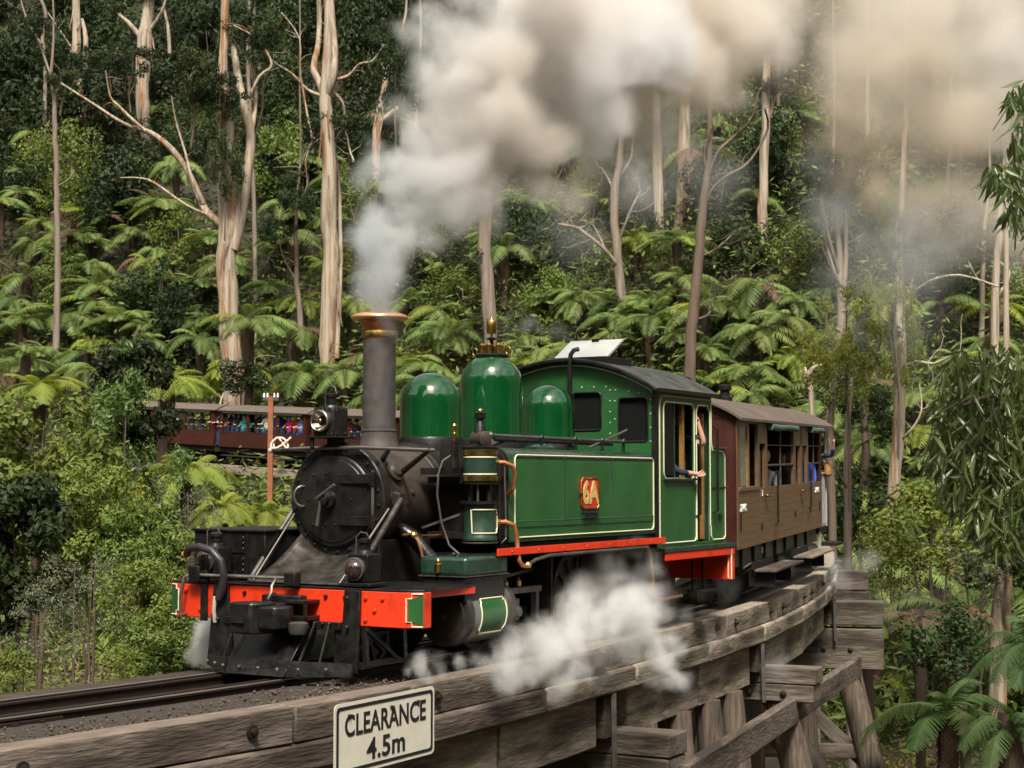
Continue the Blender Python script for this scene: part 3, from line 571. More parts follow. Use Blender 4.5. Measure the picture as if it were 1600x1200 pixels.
# cylinders and motion
for s in (-1, 1):
    cy0 = s * 1.02
    cl = P('cylinder', G().lathe([(.05, .0), (.22, .0), (.26, .012), (.272, .03), (.272, .07), (.25, .08), (.25, .68), (.27, .69), (.288, .70), (.288, .77), (.26, .78)], (.90, cy0, .455), (1, 0, 0), 48), M('cylinder_iron', (.035, .030, .027), .38, metal=.4, col2=(.08, .07, .06), scale=5))
    P('cylinder_cover', G().lathe([(.21, -.004), (.20, -.014), (.03, -.020), (.02, -.035), (.01, -.036)], (.90, cy0, .455), (1, 0, 0), 40), M('brown_black_iron', (.014, .011, .009), .42, col2=(.032, .025, .02), scale=6), parent=cl)
    P('cylinder_jacket', G().lathe([(.254, .10), (.254, .67)], (.90, cy0, .455), (1, 0, 0), 48, cap0=False, cap1=False), M('jacket_grey', (.13, .145, .138), .3, metal=.4, col2=(.19, .20, .19), scale=4), parent=cl)
    vs, fs = [], []
    for i in range(9):
        a = R(-38 + 70 * i / 8)
        for x in (1.10, 1.52): vs.append((x, cy0 + s * .258 * math.cos(a), .455 + .258 * math.sin(a)))
    fs = [(2 * i, 2 * i + 1, 2 * i + 3, 2 * i + 2) for i in range(8)]
    P('jacket_panel', G().add(vs, fs), green, parent=cl)
    def oc(x, a): return (x, cy0 + s * .262 * math.cos(R(a)), .455 + .262 * math.sin(R(a)))
    ln_ = [oc(1.10, a) for a in range(-30, 26, 7)] + [oc(1.12, 26), oc(1.12, 32), oc(1.50, 32), oc(1.50, 26)] + [oc(1.52, a) for a in range(25, -31, -7)] + [oc(1.50, -32), oc(1.50, -38), oc(1.12, -38), oc(1.12, -32)]
    P('jacket_lining', G().tube(ln_, .007, 5, closed=True), cream, parent=cl)
    yb = sorted((s * .78, s * 1.27))
    P('valve_chest', G().box(.88, 1.55, *sorted((s * .80, s * 1.24)), .58, .79), black, .01, parent=cl)
    P('valve_chest_cover', G().box(.86, 1.57, *yb, .80, .965), dark_green, .03, parent=cl)
    P('cover_lining', G().box(.855, 1.575, yb[0] - .004, yb[1] + .004, .795, .803), greysteel, parent=cl)
    P('oil_cup', G().lathe([(.03, 0), (.035, .02), (.035, .07), (.02, .08), (.02, .10), (.008, .12)], (.86, s * .98, .83), (0, 0, 1), 12), brass, parent=cl)
    P('cover_knob', G().ball((1.05, s * 1.02, .98), .022, 8), black, parent=cl)
    sbx = P('slide_bar', G().box(1.64, 2.55, *sorted((s * .99, s * 1.06)), .575, .635).box(2.45, 2.50, *sorted((s * .99, s * 1.06)), .2, .60).box(1.64, 2.55, *sorted((s * .99, s * 1.06)), .24, .29), greysteel, .006)
    for x in (1.78, 1.93, 2.17): P('oil_cup', G().lathe([(.02, 0), (.028, .01), (.028, .06), (.015, .07), (.01, .09)], (x, s * 1.02, .636), (0, 0, 1), 10), brass, parent=sbx)
    P('crosshead', G().box(1.9, 2.06, *sorted((s * .97, s * 1.10)), .34, .54).cyl((1.62, s * 1.02, .44), (1.95, s * 1.02, .44), .025, n=10).lathe([(.055, 0), (.05, .05)], (1.98, s * 1.1, .42), (0, s, 0), 12), greysteel, .008)
    P('motion_bracket', G().box(2.62, 2.66, *sorted((s * .5, s * 1.12)), .25, .95), soot)
    P('lifting_link', G().lathe([(.10, 0), (.10, .02)], (2.95, s * 1.0, .45), (0, s, 0), 24).bar((2.95, s * 1.01, .5), (2.95, s * 1.01, .92), .02, .02), greysteel)
    P('valve_rod', G().bar((1.66, s * .92, .70), (2.9, s * .92, .80), .03, .03).bar((2.35, s * .95, .78), (2.35, s * .95, .6), .05, .02), greysteel)
    for wx, wr in ((.55, .30), (2.35, .44), (3.3, .44), (4.25, .44), (6.2, .30)):
        wl = P('wheel', G().lathe([(.06, -.05), (wr * .3, -.05), (wr * .3, -.02), (wr * .86, -.02), (wr * .87, -.05), (wr, -.05), (wr, .06), (wr + .025, .065), (wr + .025, .09)], (wx, s * .43, wr), (0, -s, 0), 40), M('oily_wheel', (.022, .020, .018), .42, col2=(.05, .045, .04), scale=9))
        for k in range(10):
            a = 2 * math.pi * k / 10
            P('spoke', G().bar((wx + .05 * math.cos(a), s * .46, wr + .05 * math.sin(a)), (wx + wr * .88 * math.cos(a), s * .46, wr + wr * .88 * math.sin(a)), .03, .045, (0, 1, 0)), MATS['oily_wheel'], parent=wl)
    P('connecting_rod', G().bar((1.98, s * .86, .42), (3.3, s * .80, .34), .04, .08, (0, 0, 1)), steel)
    P('coupling_rod', G().bar((2.35, s * .72, .30), (4.25, s * .72, .30), .035, .08, (0, 0, 1)), greysteel)
    P('rear_valance', G().box(4.90, 6.80, *sorted((s * 1.26, s * 1.245)), .765, .845), red, .002)
    P('cab_footplate', G().box(4.88, 6.84, *sorted((s * 1.27, s * .9)), .85, .90), dark_green, .004)
    P('injector_pipe', G().tube([(4.55, s * 1.2, .93), (4.60, s * 1.22, .85), (4.62, s * 1.24, .6), (4.62, s * 1.24, .42)], .018, 8), copper_pipe)
    P('injector_pipe', G().tube([(4.45, s * 1.25, .40), (4.7, s * 1.26, .36), (5.3, s * 1.26, .37)], .018, 8), copper_pipe)
    P('cab_step', G().box(6.0, 6.35, *sorted((s * 1.0, s * 1.25)), .36, .385).box(6.02, 6.04, *sorted((s * 1.05, s * 1.07)), .38, .85).box(6.31, 6.33, *sorted((s * 1.05, s * 1.07)), .38, .85), soot)
rb = P('rear_beam', G().box(6.70, 6.82, -1.25, 1.25, .47, .85), red, .006)
P('beam_lining', G().tube([(6.695, -1.22, .49), (6.695, -1.22, .80), (6.71, -1.255, .83), (6.71, -1.255, .48)], .008, 5, closed=True), cream, parent=rb)
P('ashpan', G().box(4.4, 5.6, -.5, .5, .35, .95), soot)

# cab
def arc(y): return 2.985 - .36 * (abs(y) / 1.15) ** 2.0
front_out = [(-1.10, 1.02), (1.10, 1.02)] + [(1.10 - 2.2 * k / 24, arc(1.10 - 2.2 * k / 24) - .03) for k in range(25)]
def cw(y0, y1, z0, z1): return rrect(y0, y1, z0, z1, .04, 3)[::-1]
fr = plate('cab_front', front_out, [cw(-1.01, -.66, 2.05, 2.53), cw(-.44, -.09, 2.18, 2.60), cw(.09, .44, 2.18, 2.60), cw(.66, 1.01, 2.05, 2.53)], .02, green, loco, lambda u, v, w_: Vector((5.0 + w_, u, v)))
P('window_frame', G().tube([(4.99, y, z) for y, z in rrect(-1.01, -.66, 2.05, 2.53, .04, 3)], .012, 6, closed=True), black, parent=fr)
P('window_frame', G().tube([(4.99, y, z) for y, z in rrect(-.44, -.09, 2.18, 2.60, .04, 3)], .012, 6, closed=True), black, parent=fr)
for a, b, c_, d in ((-.44, -.09, 2.18, 2.60), (.09, .44, 2.18, 2.6), (-1.01, -.66, 2.05, 2.53), (.66, 1.01, 2.05, 2.53)):
    P('window_pane', G().box(5.02, 5.025, a, b, c_, d), glass, parent=fr)
P('cab_lining', G().tube([(4.985, -1.075 + 0 * k, 2.0 + .1 * k) for k in range(6)] + [(4.985, y, arc(y) - .075) for y in [-1.06 + .08 * k for k in range(27)]], .008, 5), cream, parent=fr)
gg = G()
for y, z in [(-.55, 2.62), (-.55, 2.5), (-.55, 2.38), (-.55, 2.26), (-.55, 2.14), (-.78, 2.60), (-.9, 2.58), (-.62, 2.62), (-.5, 2.66), (-.35, 2.66), (-.2, 2.66), (-.05, 2.66), (-1.045, 2.5), (-1.045, 2.35), (-1.045, 2.2), (-1.045, 2.05), (-.61, 2.5), (-.61, 2.3)]:
    gg.rivet((4.99, y, z), (-1, 0, 0), .010)
P('cab_rivets', gg, zinc, parent=fr, kind='stuff')
for s in (-1, 1):
    mf = lambda u, v, w_, s=s: Vector((u, s * 1.10 + w_, v))
    side = plate('cab_side', [(5.01, .905), (6.90, .905), (6.90, 1.96), (6.86, 2.0), (6.52, 2.0), (6.49, 2.04), (6.49, 2.60), (5.01, 2.60)],
                 [rrect(5.19, 5.975, 1.66, 2.475, .07, 4)[::-1], ([(6.065, .93), (6.065, 2.40), (6.12, 2.47), (6.36, 2.47), (6.42, 2.40), (6.42, .93)])], .02, green, loco, mf)
    Y = s * 1.113
    P('side_lining', G().tube([(x, Y, z) for x, z in rrect(5.175, 5.99, 1.645, 2.49, .08, 4)], .008, 5, closed=True), cream, parent=side)
    P('side_lining', G().tube([(x, Y, z) for x, z in [(6.05, .95), (6.05, 2.42), (6.11, 2.487), (6.37, 2.487), (6.435, 2.42), (6.435, 1.1)]], .008, 5), cream, parent=side)
    P('side_lining', G().tube([(x, Y, z) for x, z in [(5.07, 2.45), (5.12, 2.555), (6.42, 2.555), (6.47, 2.50), (6.47, 2.1), (6.50, 1.98), (6.82, 1.96), (6.87, 1.90), (6.87, .98), (6.82, .94), (6.50, .94), (6.46, .98), (6.45, 1.1)]], .008, 5), cream, parent=side)
    P('side_lining', G().tube([(x, Y, z) for x, z in [(5.07, 2.45), (5.07, .98), (5.12, .94), (5.98, .94), (6.03, .98), (6.05, 1.6)]], .008, 5), cream, parent=side)
    P('window_ledge', G().box(5.16, 6.0, *sorted((s * 1.10, s * 1.145)), 1.625, 1.65), dark_green, .004, parent=side)
    P('door_handrail', G().tube([(6.03, s * 1.12, 1.22), (6.03, s * 1.17, 1.24), (6.03, s * 1.17, 2.1), (6.03, s * 1.12, 2.14)], .013, 8), black, parent=side)
    P('door_handrail', G().tube([(6.50, s * 1.12, 1.25), (6.50, s * 1.18, 1.27), (6.50, s * 1.18, 2.22), (6.48, s * 1.12, 2.27)], .013, 8), black, parent=side)
    P('bunker_coping', G().box(6.52, 6.98, *sorted((s * 1.06, s * 1.14)), 2.0, 2.02), greysteel, parent=side)
    P('bunker_bead', G().box(6.46, 6.94, *sorted((s * 1.11, s * 1.125)), 1.545, 1.555), greysteel, parent=side)
    P('bunker_catch', G().box(6.66, 6.74, *sorted((s * 1.11, s * 1.13)), 1.17, 1.23), black, parent=side)
    P('sliding_window', G().box(5.20, 5.50, s * 1.075 - .006, s * 1.075 + .006, 1.68, 2.46), glass, parent=side)
    P('sliding_frame', G().box(5.50, 5.53, s * 1.075 - .012, s * 1.075 + .012, 1.66, 2.47).box(5.19, 5.22, s * 1.075 - .012, s * 1.075 + .012, 1.66, 2.47), dark_green, parent=side)
    P('wooden_post', G().box(5.80, 5.86, s * 1.03 - .02, s * 1.03 + .02, 1.6, 2.5).box(6.36, 6.41, s * 1.03 - .02, s * 1.03 + .02, .95, 2.4), yellowwood, parent=side)
    P('corner_angle', G().box(4.965, 5.03, *sorted((s * 1.07, s * 1.12)), 1.0, 2.62), black, parent=side)
P('cab_floor', G().box(4.95, 6.95, -1.08, 1.08, .86, .90), soot)
P('backhead', G().lathe([(.55, 0), (.55, .2)], (5.03, 0, 1.45), (1, 0, 0), 24), soot)
P('bunker_back', G().box(6.88, 6.93, -1.08, 1.08, .9, 2.0), dark_green)
P('cab_back', G().box(6.44, 6.47, -1.08, -.72, .9, 2.6).box(6.44, 6.47, -.72, 1.08, .9, 1.9).box(6.44, 6.47, .72, 1.08, 1.9, 2.6), dark_green)
rp = [(4.90, y, arc(y)) for y in [-1.16 + 2.32 * k / 28 for k in range(29)]]
rf = P('cab_roof', G().prism(rp + [(p[0], p[1], p[2] - .03) for p in reversed(rp)], (1.72, 0, 0)), cabroof_m, smooth=50)
P('roof_gutter', G().box(4.90, 6.62, -1.19, -1.15, 2.585, 2.625).box(4.90, 6.62, 1.15, 1.19, 2.585, 2.625), black, parent=rf)
P('roof_edge', G().tube([(4.90, p[1], p[2] - .02) for p in rp], .024, 6), black, parent=rf)
P('hatch_frame', G().box(5.10, 5.75, -.45, .25, 2.93, 3.01), black, .005, parent=rf)
P('hatch_lid', G().prism([(5.13, .24, 3.0), (5.13, -.44, 3.0), (5.55, -.44, 3.235), (5.55, .24, 3.235)], (.012, 0, -.02)), zinc, parent=rf)
P('hatch_handle', G().box(5.50, 5.54, -.14, -.06, 3.21, 3.245), black, parent=rf)
# ------------------------------------------------------------------ carriages
def chord_frame(s0, s1):
    a = T(s0, 0); b = T(s1, 0); d = b - a
    return a, math.atan2(d.y, d.x), -math.atan2(d.z, math.hypot(d.x, d.y)), d.length
def roof_arc(y, hw, z0, rise): return z0 + rise * (1 - (abs(y) / hw) ** 2.2)
def bogie(parent, x):
    b = part('bogie', G().box(x - .85, x + .85, -.62, -.56, .28, .45).box(x - .85, x + .85, .56, .62, .28, .45).box(x - .1, x + .1, -.6, .6, .3, .5), soot, parent)
    for dx in (-.6, .6):
        for s in (-1, 1): part('wheel', G().lathe([(.05, -.05), (.2, -.04), (.3, -.05), (.3, .05), (.32, .06), (.32, .09)], (x + dx, s * .45, .3), (0, -s, 0), 24), soot, b)
# first carriage: brown boarded side, doors, glazed and open bays
a0, hz, tilt, LN = chord_frame(5.15, 11.95)
car = thing('passenger_carriage', 'brown boarded passenger carriage with maroon end coupled right behind the locomotive cab', 'railway carriage', a0, (0, tilt, hz))
HW, ZB, ZS, ZT = .98, .74, 1.50, 2.42
def C1(name, g, mat, bevel=0.0, parent=None, **k): return part(name, g, mat, parent or car, bevel, **k)
body = C1('end_wall', G().box(0, .05, -HW + .01, HW - .01, ZB, ZT).prism([(0, y, roof_arc(y, 1.05, 2.44, .30) - .03) for y in [HW - 2 * HW * k / 12 for k in range(13)]] + [(0, -HW, 2.40), (0, HW, 2.40)], (.05, 0, 0)), maroon)
C1('end_wall', G().box(LN - .05, LN, -HW + .01, HW - .01, ZB, ZT), maroon)
for k in range(7): C1('end_bead', G().box(-.008, .0, -HW + .14 + k * .28, -HW + .155 + k * .28, ZB, ZT), maroon, parent=body)
NB = 8
bh = (ZS - ZB) / NB
cuts = [0.0, 1.45, 3.1, 4.9, LN]
for s in (-1, 1):
    for k in range(NB):
        for i in range(4 if s < 0 else 1):
            x0, x1 = (cuts[i], cuts[i + 1]) if s < 0 else (0, LN)
            C1('board', G().box(x0 + .003, x1 - .003, *sorted((s * HW, s * (HW - .03))), ZB + k * bh + .0015, ZB + (k + 1) * bh - .0015), brownside, .002)
    C1('side_backing', G().box(0, LN, *sorted((s * (HW - .032), s * (HW - .04))), ZB, ZS), soot)
    C1('cant_rail', G().box(0, LN, *sorted((s * HW, s * (HW - .05))), 2.36, 2.46), brownside)
# bays of the visible side: x0, x1, kind
posts = [(0, .20), (1.39, 1.50), (1.93, 2.06), (4.18, 4.35), (4.76, 4.94), (5.38, 5.50), (6.66, LN)]
for x0, x1 in posts:
    for s in (-1, 1): C1('window_post', G().box(x0, x1, *sorted((s * (HW - .002), s * (HW - .05))), ZS, 2.36), brownside if x1 < LN - .1 else maroon)
def pane(x0, x1, z0=1.54, z1=2.34, m=glass, y=-.955, name='window_pane'): return C1(name, G().box(x0, x1, y, y + .006, z0, z1), m)
gl1 = pane(.26, .72, m=M('greenish_glass', (.13, .15, .10), .12, col2=(.22, .24, .18), scale=5))
C1('window_frame', G().box(.20, .26, -.97, -.93, ZS, 2.36).box(.72, .84, -.97, -.93, ZS, 2.36).box(.20, .84, -.97, -.93, 2.32, 2.36), yellowwood)
C1('inner_post', G().box(1.0, 1.06, -.92, -.88, ZS, 2.36), yellowwood)
for x in (1.53, 1.90): C1('door_stile', G().box(x - .03, x + .03, -.975, -.94, ZS, 2.0), brownside)
C1('door_head', G().box(1.50, 1.93, -.978, -.94, 2.10, 2.36), brownside)
C1('door_head', G().box(4.35, 5.38, -.978, -.94, 2.08, 2.36), brownside)
C1('window_sill', G().box(.1, 1.45, -.995, -.93, ZS - .02, ZS + .03), brownside, .004)
for x0, x1 in ((2.06, 4.18), (5.50, 6.66)):
    m_ = (x0 + x1) / 2
    C1('guard_bar', G().cyl((x0, -.96, 1.80), (x1, -.96, 1.80), .014, n=6).cyl((x0, -.96, 2.08), (x1, -.96, 2.08), .008, n=6), greysteel)
    C1('window_mullion', G().box(m_ - .014, m_ + .014, -.975, -.95, ZS, 2.36), greysteel)
    gg = G().tube([(x0 + .02, -1.02, 2.34), (x0 + (x1 - x0) * .3, -1.025, 2.33), (x0 + (x1 - x0) * .6, -1.02, 2.345), (x1 - .02, -1.025, 2.335)], .052, 10)
    C1('rolled_blind', gg, canvas)
C1('inner_wall', G().box(.05, LN - .05, .55, .56, ZB, 2.4), M('brown_interior', (.10, .055, .02), .6, col2=(.06, .03, .012), scale=5))  # brown wall colour, varied by noise
for x in (.9, 2.3, 3.1, 4.4, 5.4): C1('partition', G().box(x, x + .03, -.5, .95, ZB, 2.0), yellowwood)
C1('floor', G().box(0, LN, -.95, .95, ZB, ZB + .04), soot)
C1('ceiling', G().box(.05, LN - .05, -.95, .95, 2.42, 2.43), yellowwood)
rpt = [(-.08, y, roof_arc(y, 1.06, 2.42, .33)) for y in [-1.06 + 2.12 * k / 24 for k in range(25)]]
rfc = C1('roof', G().prism(rpt + [(p[0], p[1], p[2] - .035) for p in reversed(rpt)], (LN + .16, 0, 0)), roofm, smooth=50)
for x in (.75, 3.3): C1('roof_vent', G().lathe([(.11, -.06), (.11, .03), (.07, .05), (.07, .13), (.10, .14), (.10, .20), (.06, .22)], (x, -.12, 2.77), (0, 0, 1), 16), soot, parent=rfc)
for x, z0 in ((2.55, .98), (5.42, 1.12)):
    C1('door_handrail', G().tube([(x, -1.0, 1.72), (x, -1.03, 1.70), (x, -1.03, z0), (x - .14, -1.02, z0 - .02)], .014, 6), soot)
for x in (1.85, 4.75): C1('door_handle', G().tube([(x - .10, -1.0, 1.38), (x - .04, -1.03, 1.38), (x + .14, -1.03, 1.37)], .014, 6).ball((x, -1.01, 1.38), .028, 8), brass)
for x, z0, z1 in ((.14, .98, 1.22), (1.55, .92, 1.02), (4.2, 1.0, 1.1), (5.6, 1.02, 1.12), (6.5, 1.02, 1.18)): C1('door_hinge', G().box(x, x + .05, -.995, -.975, z0, z1), soot)
side_text('painted_number', '22 NAPC', .13, white_p, car, .36, -.985, 1.26, bold=.004, sx=.75)
side_text('painted_number', '22 NAPC', .11, white_p, car, 6.3, -.985, 1.36, bold=.004, sx=.9)
side_text('painted_number', '2', .11, white_p, car, 1.62, -.99, 1.42, bold=.003)
sole = C1('sole_bar', G().box(-.05, LN + .05, -.88, -.84, .50, .74).box(-.05, LN + .05, .84, .88, .50, .74), M('underframe_green', (.05, .055, .04), .5, col2=(.09, .085, .065), scale=6))
for x0 in (.55, 1.35, 2.15, 2.95, 3.75, 4.7, 5.6): C1('sole_rib', G().box(x0, x0 + .03, -.92, -.88, .50, .74), soot, parent=sole)
side_text('frame_number', '22NAPC', .11, white_p, sole, 2.2, -.885, .62, bold=.004, sx=.8)
for x0 in (.95, 3.9):
    st = C1('foot_step', G().box(x0, x0 + 2.1, -1.30, -1.00, .40, .43), timber_l, .004)
    C1('step_riser', G().box(x0, x0 + 1.4, -.99, -.965, .43, .52).box(x0 + .1, x0 + .13, -1.25, -.9, .2, .4).box(x0 + 1.3, x0 + 1.33, -1.25, -.9, .2, .4), soot, parent=st)
C1('end_bolt', G().ball((-.02, -.55, 1.35), .025, 8).ball((-.02, -.6, 1.1), .02, 8), soot)
C1('coupling_bar', G().box(-1.0, .1, -.08, .08, .46, .60), soot)
# balcony at the far end
C1('balcony_deck', G().box(LN, LN + .85, -.92, .92, .62, .72).box(LN + .1, LN + .8, -1.2, -.9, .42, .47), soot)
C1('balcony_roof', G().prism([(LN + .08, p[1], p[2]) for p in rpt] + [(LN + .08, p[1], p[2] - .035) for p in reversed(rpt)], (.85, 0, 0)), roofm, smooth=50)
for k in range(7): C1('balcony_baluster', G().cyl((LN + .10 + k * .115, -.92, .72), (LN + .10 + k * .115, -.92, 1.62), .008, n=6), zinc)
C1('balcony_rail', G().box(LN + .02, LN + .8, -.93, -.915, .74, .80).cyl((LN, -.92, 1.62), (LN + .84, -.92, 1.62), .018, n=8).cyl((LN + .82, -.92, .72), (LN + .82, -.92, 2.4), .022, n=8).box(LN, LN + .05, -.95, -.9, .3, .65), zinc)
bogie(car, 1.2); bogie(car, 5.6)

# open carriages that follow round the curve
def open_carriage(Lc):
    t = thing('open_carriage', 'maroon open sided carriage', 'railway carriage')
    for s in (-1, 1):
        w_ = part('side_wall', G().box(.15, Lc - .15, *sorted((s * .98, s * .94)), .76, 1.48), maroon, t)
        part('wall_bead', G().box(.15, Lc - .15, *sorted((s * .985, s * .98)), 1.42, 1.46).box(.15, Lc - .15, *sorted((s * .985, s * .98)), .78, .80), maroon, w_)
        for x in (.18, 2.0, 4.1, Lc - .36): part('corner_post', G().box(x, x + (.20 if x in (2.0, 4.1) else .18), *sorted((s * .98, s * .92)), 1.48, 2.44), maroon, t)
        part('rolled_blind', G().cyl((.38, s * 1.0, 2.36), (Lc - .38, s * 1.0, 2.36), .06, n=8), canvas, t)
        part('safety_bar', G().cyl((.3, s * .96, 1.72), (Lc - .3, s * .96, 1.72), .012, n=5), greysteel, t)
        part('sole_bar', G().box(0, Lc, *sorted((s * .86, s * .80)), .52, .76), soot, t)
        part('step_board', G().box(.6, Lc - .6, *sorted((s * 1.2, s * .95)), .36, .40), timber_d, t)
    for x in (.12, Lc - .16): part('end_wall', G().box(x, x + .04, -.96, .96, .76, 2.5), maroon, t)
    part('floor', G().box(.1, Lc - .1, -.94, .94, .74, .78), soot, t)
    rp = [(0.02, y, roof_arc(y, 1.06, 2.42, .30)) for y in [-1.06 + 2.12 * k / 16 for k in range(17)]]
    part('roof', G().prism(rp + [(p[0], p[1], p[2] - .035) for p in reversed(rp)], (Lc - .04, 0, 0)), roofm, t, smooth=50)
    part('roof_eave', G().box(.0, Lc, -1.07, -1.05, 2.38, 2.43).box(0.0, Lc, 1.05, 1.07, 2.38, 2.43), maroon, t)
    for x in (1.0, 2.2, 3.4, 4.6): part('bench', G().box(x, x + .4, -.9, .9, .78, 1.16), yellowwood, t)
    b = part('bogie', G().box(.5, 2.1, -.62, .62, .3, .46), soot, t); part('bogie', G().box(Lc - 2.1, Lc - .5, -.62, .62, .3, .46), soot, t)
    for x in (.85, 1.75, Lc - 1.75, Lc - .85):
        for s in (-1, 1): part('wheel', G().lathe([(.05, -.05), (.2, -.04), (.3, -.05), (.3, .05), (.32, .06)], (x, s * .45, .3), (0, -s, 0), 20), soot, t)
    side_text('painted_number', '2 NBH', .12, white_p, t, .55, -.986, 1.36, bold=.004)
    side_text('painted_number', '2 NBH', .12, white_p, t, Lc - .6, -.986, 1.36, bold=.004)
    part('class_panel', G().box(3.0, 3.16, -.99, -.98, 1.02, 1.20), white_p, t)
    return t
joints = [13.1 + 6.9 * k for k in range(6)] + [54.5, 61.1, 67.4, 73.8]
descr = {13.1: 'open maroon carriage hidden behind the brown one, second of the train', 48: 'open maroon carriage far round the curve behind the green domes',
         54.5: 'open maroon carriage of the curved train seen between the headlamp and the chimney',
         61.1: 'open maroon carriage full of passengers in bright coats behind the rusty pole',
         67.4: 'open maroon carriage left of the one behind the rusty pole, half hidden by ferns',
         73.8: 'last open maroon carriage, out of sight behind the bushes on the left'}
carriages = {}
proto = open_carriage(6.35)
for k in range(len(joints) - 1):
    s0, s1 = joints[k] + .12, joints[k + 1] - .12
    if joints[k] < 47: continue
    t = proto if not carriages else copy_tree(proto)
    p0, hz_, tl_, ln_ = chord_frame(s0, s1)
    t.location = p0; t.rotation_euler = (0, tl_, hz_); t.scale = (ln_ / 6.35, 1, 1)
    tag(t, descr.get(round(joints[k], 1), 'open maroon carriage on the curve behind the tall green dome'), 'railway carriage', 'open carriages on the curve')
    carriages[joints[k]] = t

# ------------------------------------------------------------------ track
def path_pts(lat, z, s0, s1, ds=1.5):
    n = int((s1 - s0) / ds); return [T(s0 + (s1 - s0) * i / n, lat, z) for i in range(n + 1)]
def sweep(g, lat, prof, s0, s1, ds=1.5):
    """prof: (lateral, z) loop swept along the line"""
    n = max(1, int((s1 - s0) / ds)); m = len(prof); vs = []
    for i in range(n + 1):
        s = s0 + (s1 - s0) * i / n
        vs += [T(s, (lat(s) if callable(lat) else lat) + a, b) for a, b in prof]
    fs = [(i * m + k, i * m + (k + 1) % m, (i + 1) * m + (k + 1) % m, (i + 1) * m + k) for i in range(n) for k in range(m)]
    fs += [tuple(range(m))[::-1], tuple(range(n * m, (n + 1) * m))]
    return g.add(vs, fs)
track = thing('railway_track', 'narrow gauge track with guard rails inside the running rails, curving over the bridge', 'railway track')
S0, S1 = -13.5, 92
RP = [(-.033, -.055), (-.033, -.115), (-.012, -.10), (-.012, -.0), (.012, -.0), (.012, -.10), (.05, -.115), (.05, -.10)]
railp = [(-.045, -.105), (.045, -.105), (.045, -.092), (.010, -.080), (.010, -.028), (.028, -.018), (.028, -.004), (-.028, -.004), (-.028, -.018), (-.010, -.028), (-.010, -.080), (-.045, -.092)]
for lat in (-.40, .40):
    rl_ = part('rail', sweep(G(), lat, railp, S0, S1), rail_m, track, smooth=0)
    part('rail_head', sweep(G(), lat, [(-.024, -.0035), (.024, -.0035), (.024, .0005), (-.024, .0005)], S0, S1), rail_top, rl_, smooth=0)
for lat in (-.27, .27): part('guard_rail', sweep(G(), lat, railp, S0, 16), rail_m, track, smooth=0)
ge = part('fishplate', sweep(G(), .445, [(-.01, -.085), (.012, -.085), (.012, -.03), (-.01, -.03)], -6.6, -5.6), rail_m, track, .003)
for k in range(4): part('fishplate_bolt', G().add(*[[T(-6.45 + k * .22 + dx, .462 + dy, -.057 + dz) for dx, dy, dz in ((-.02, 0, -.018), (.02, 0, -.018), (.02, 0, .018), (-.02, 0, .018), (-.02, .03, -.018), (.02, .03, -.018), (.02, .03, .018), (-.02, .03, .018))], [(0, 1, 2, 3), (4, 5, 6, 7), (0, 1, 5, 4), (1, 2, 6, 5), (2, 3, 7, 6), (3, 0, 4, 7)]]), rail_m, ge)
slm = mesh(G().box(-.11, .11, -.95, .95, -.12, 0), 'sleeper', timber_d)
s = S0
k = 0
while s < 30:
    p = T(s, 0, -.108); a = -TH + s / RT
    o = link('sleeper', slm, track, p, (0, 0, a + R(90) + random.uniform(-.02, .02)))
    s += .62
# ------------------------------------------------------------------ timber trestle bridge
bridge = thing('timber_trestle_bridge', 'weathered timber trestle bridge on round log posts carrying the train', 'bridge')
EDGE = [(-20, 1.55), (-7, 1.55), (-4, 1.57), (-3, 1.52), (-2, 1.44), (2.6, 1.10), (5.3, 1.06), (12, 1.04), (95, 1.3)]
def edge(s):
    for (a, x), (b, y) in zip(EDGE, EDGE[1:]):
        if s <= b: t = (s - a) / (b - a); return x + (y - x) * t
    return 1.3
def rectp(y0, y1, z0, z1): return [(y0, z0), (y1, z0), (y1, z1), (y0, z1)]
def baulk(name, a, b, wd, ht, mat, bev=.012, parent=None, label=None):
    """one straight timber from a to b, built in its own frame so that the grain runs along it"""
    a = Vector(a); b = Vector(b); d = b - a; L_ = d.length; X_ = d.normalized(); Y_ = Vector((0, 0, 1)).cross(X_).normalized(); Z_ = X_.cross(Y_)
    m = Matrix((X_, Y_, Z_)).transposed().to_4x4(); m.translation = (a + b) / 2; g = G(); n = max(2, int(L_ / .6)); vs = []
    for i in range(n + 1):
        x = -L_ / 2 + L_ * i / n; j = random.uniform(-.004, .004); k = random.uniform(-.004, .004)
        vs += [(x, -wd / 2 + j, -ht / 2 + k), (x, wd / 2 + j, -ht / 2 + k), (x, wd / 2 + j, ht / 2 + k), (x, -wd / 2 + j, ht / 2 + k)]
    fs = [(i * 4 + q, i * 4 + (q + 1) % 4, i * 4 + 4 + (q + 1) % 4, i * 4 + 4 + q) for i in range(n) for q in range(4)] + [(3, 2, 1, 0), (n * 4, n * 4 + 1, n * 4 + 2, n * 4 + 3)]
    o = part(name, g.add(vs, fs), mat, parent or bridge, bev, label=label); o.matrix_local = m; return o
def lbaulk(name, ef, y0, y1, z0, z1, s0, s1, mat, bev=.012):
    ym, zm = (y0 + y1) / 2, (z0 + z1) / 2
    return baulk(name, T(s0, ef(s0) + ym, zm), T(s1, ef(s1) + ym, zm), y1 - y0, z1 - z0, mat, bev)
cutsb = [-13.5, -9.8, -7.05, -4.45, -3.1, -.6, 1.9, 4.4, 6.9, 9.3, 11.5, 13.8, 16.2, 19]
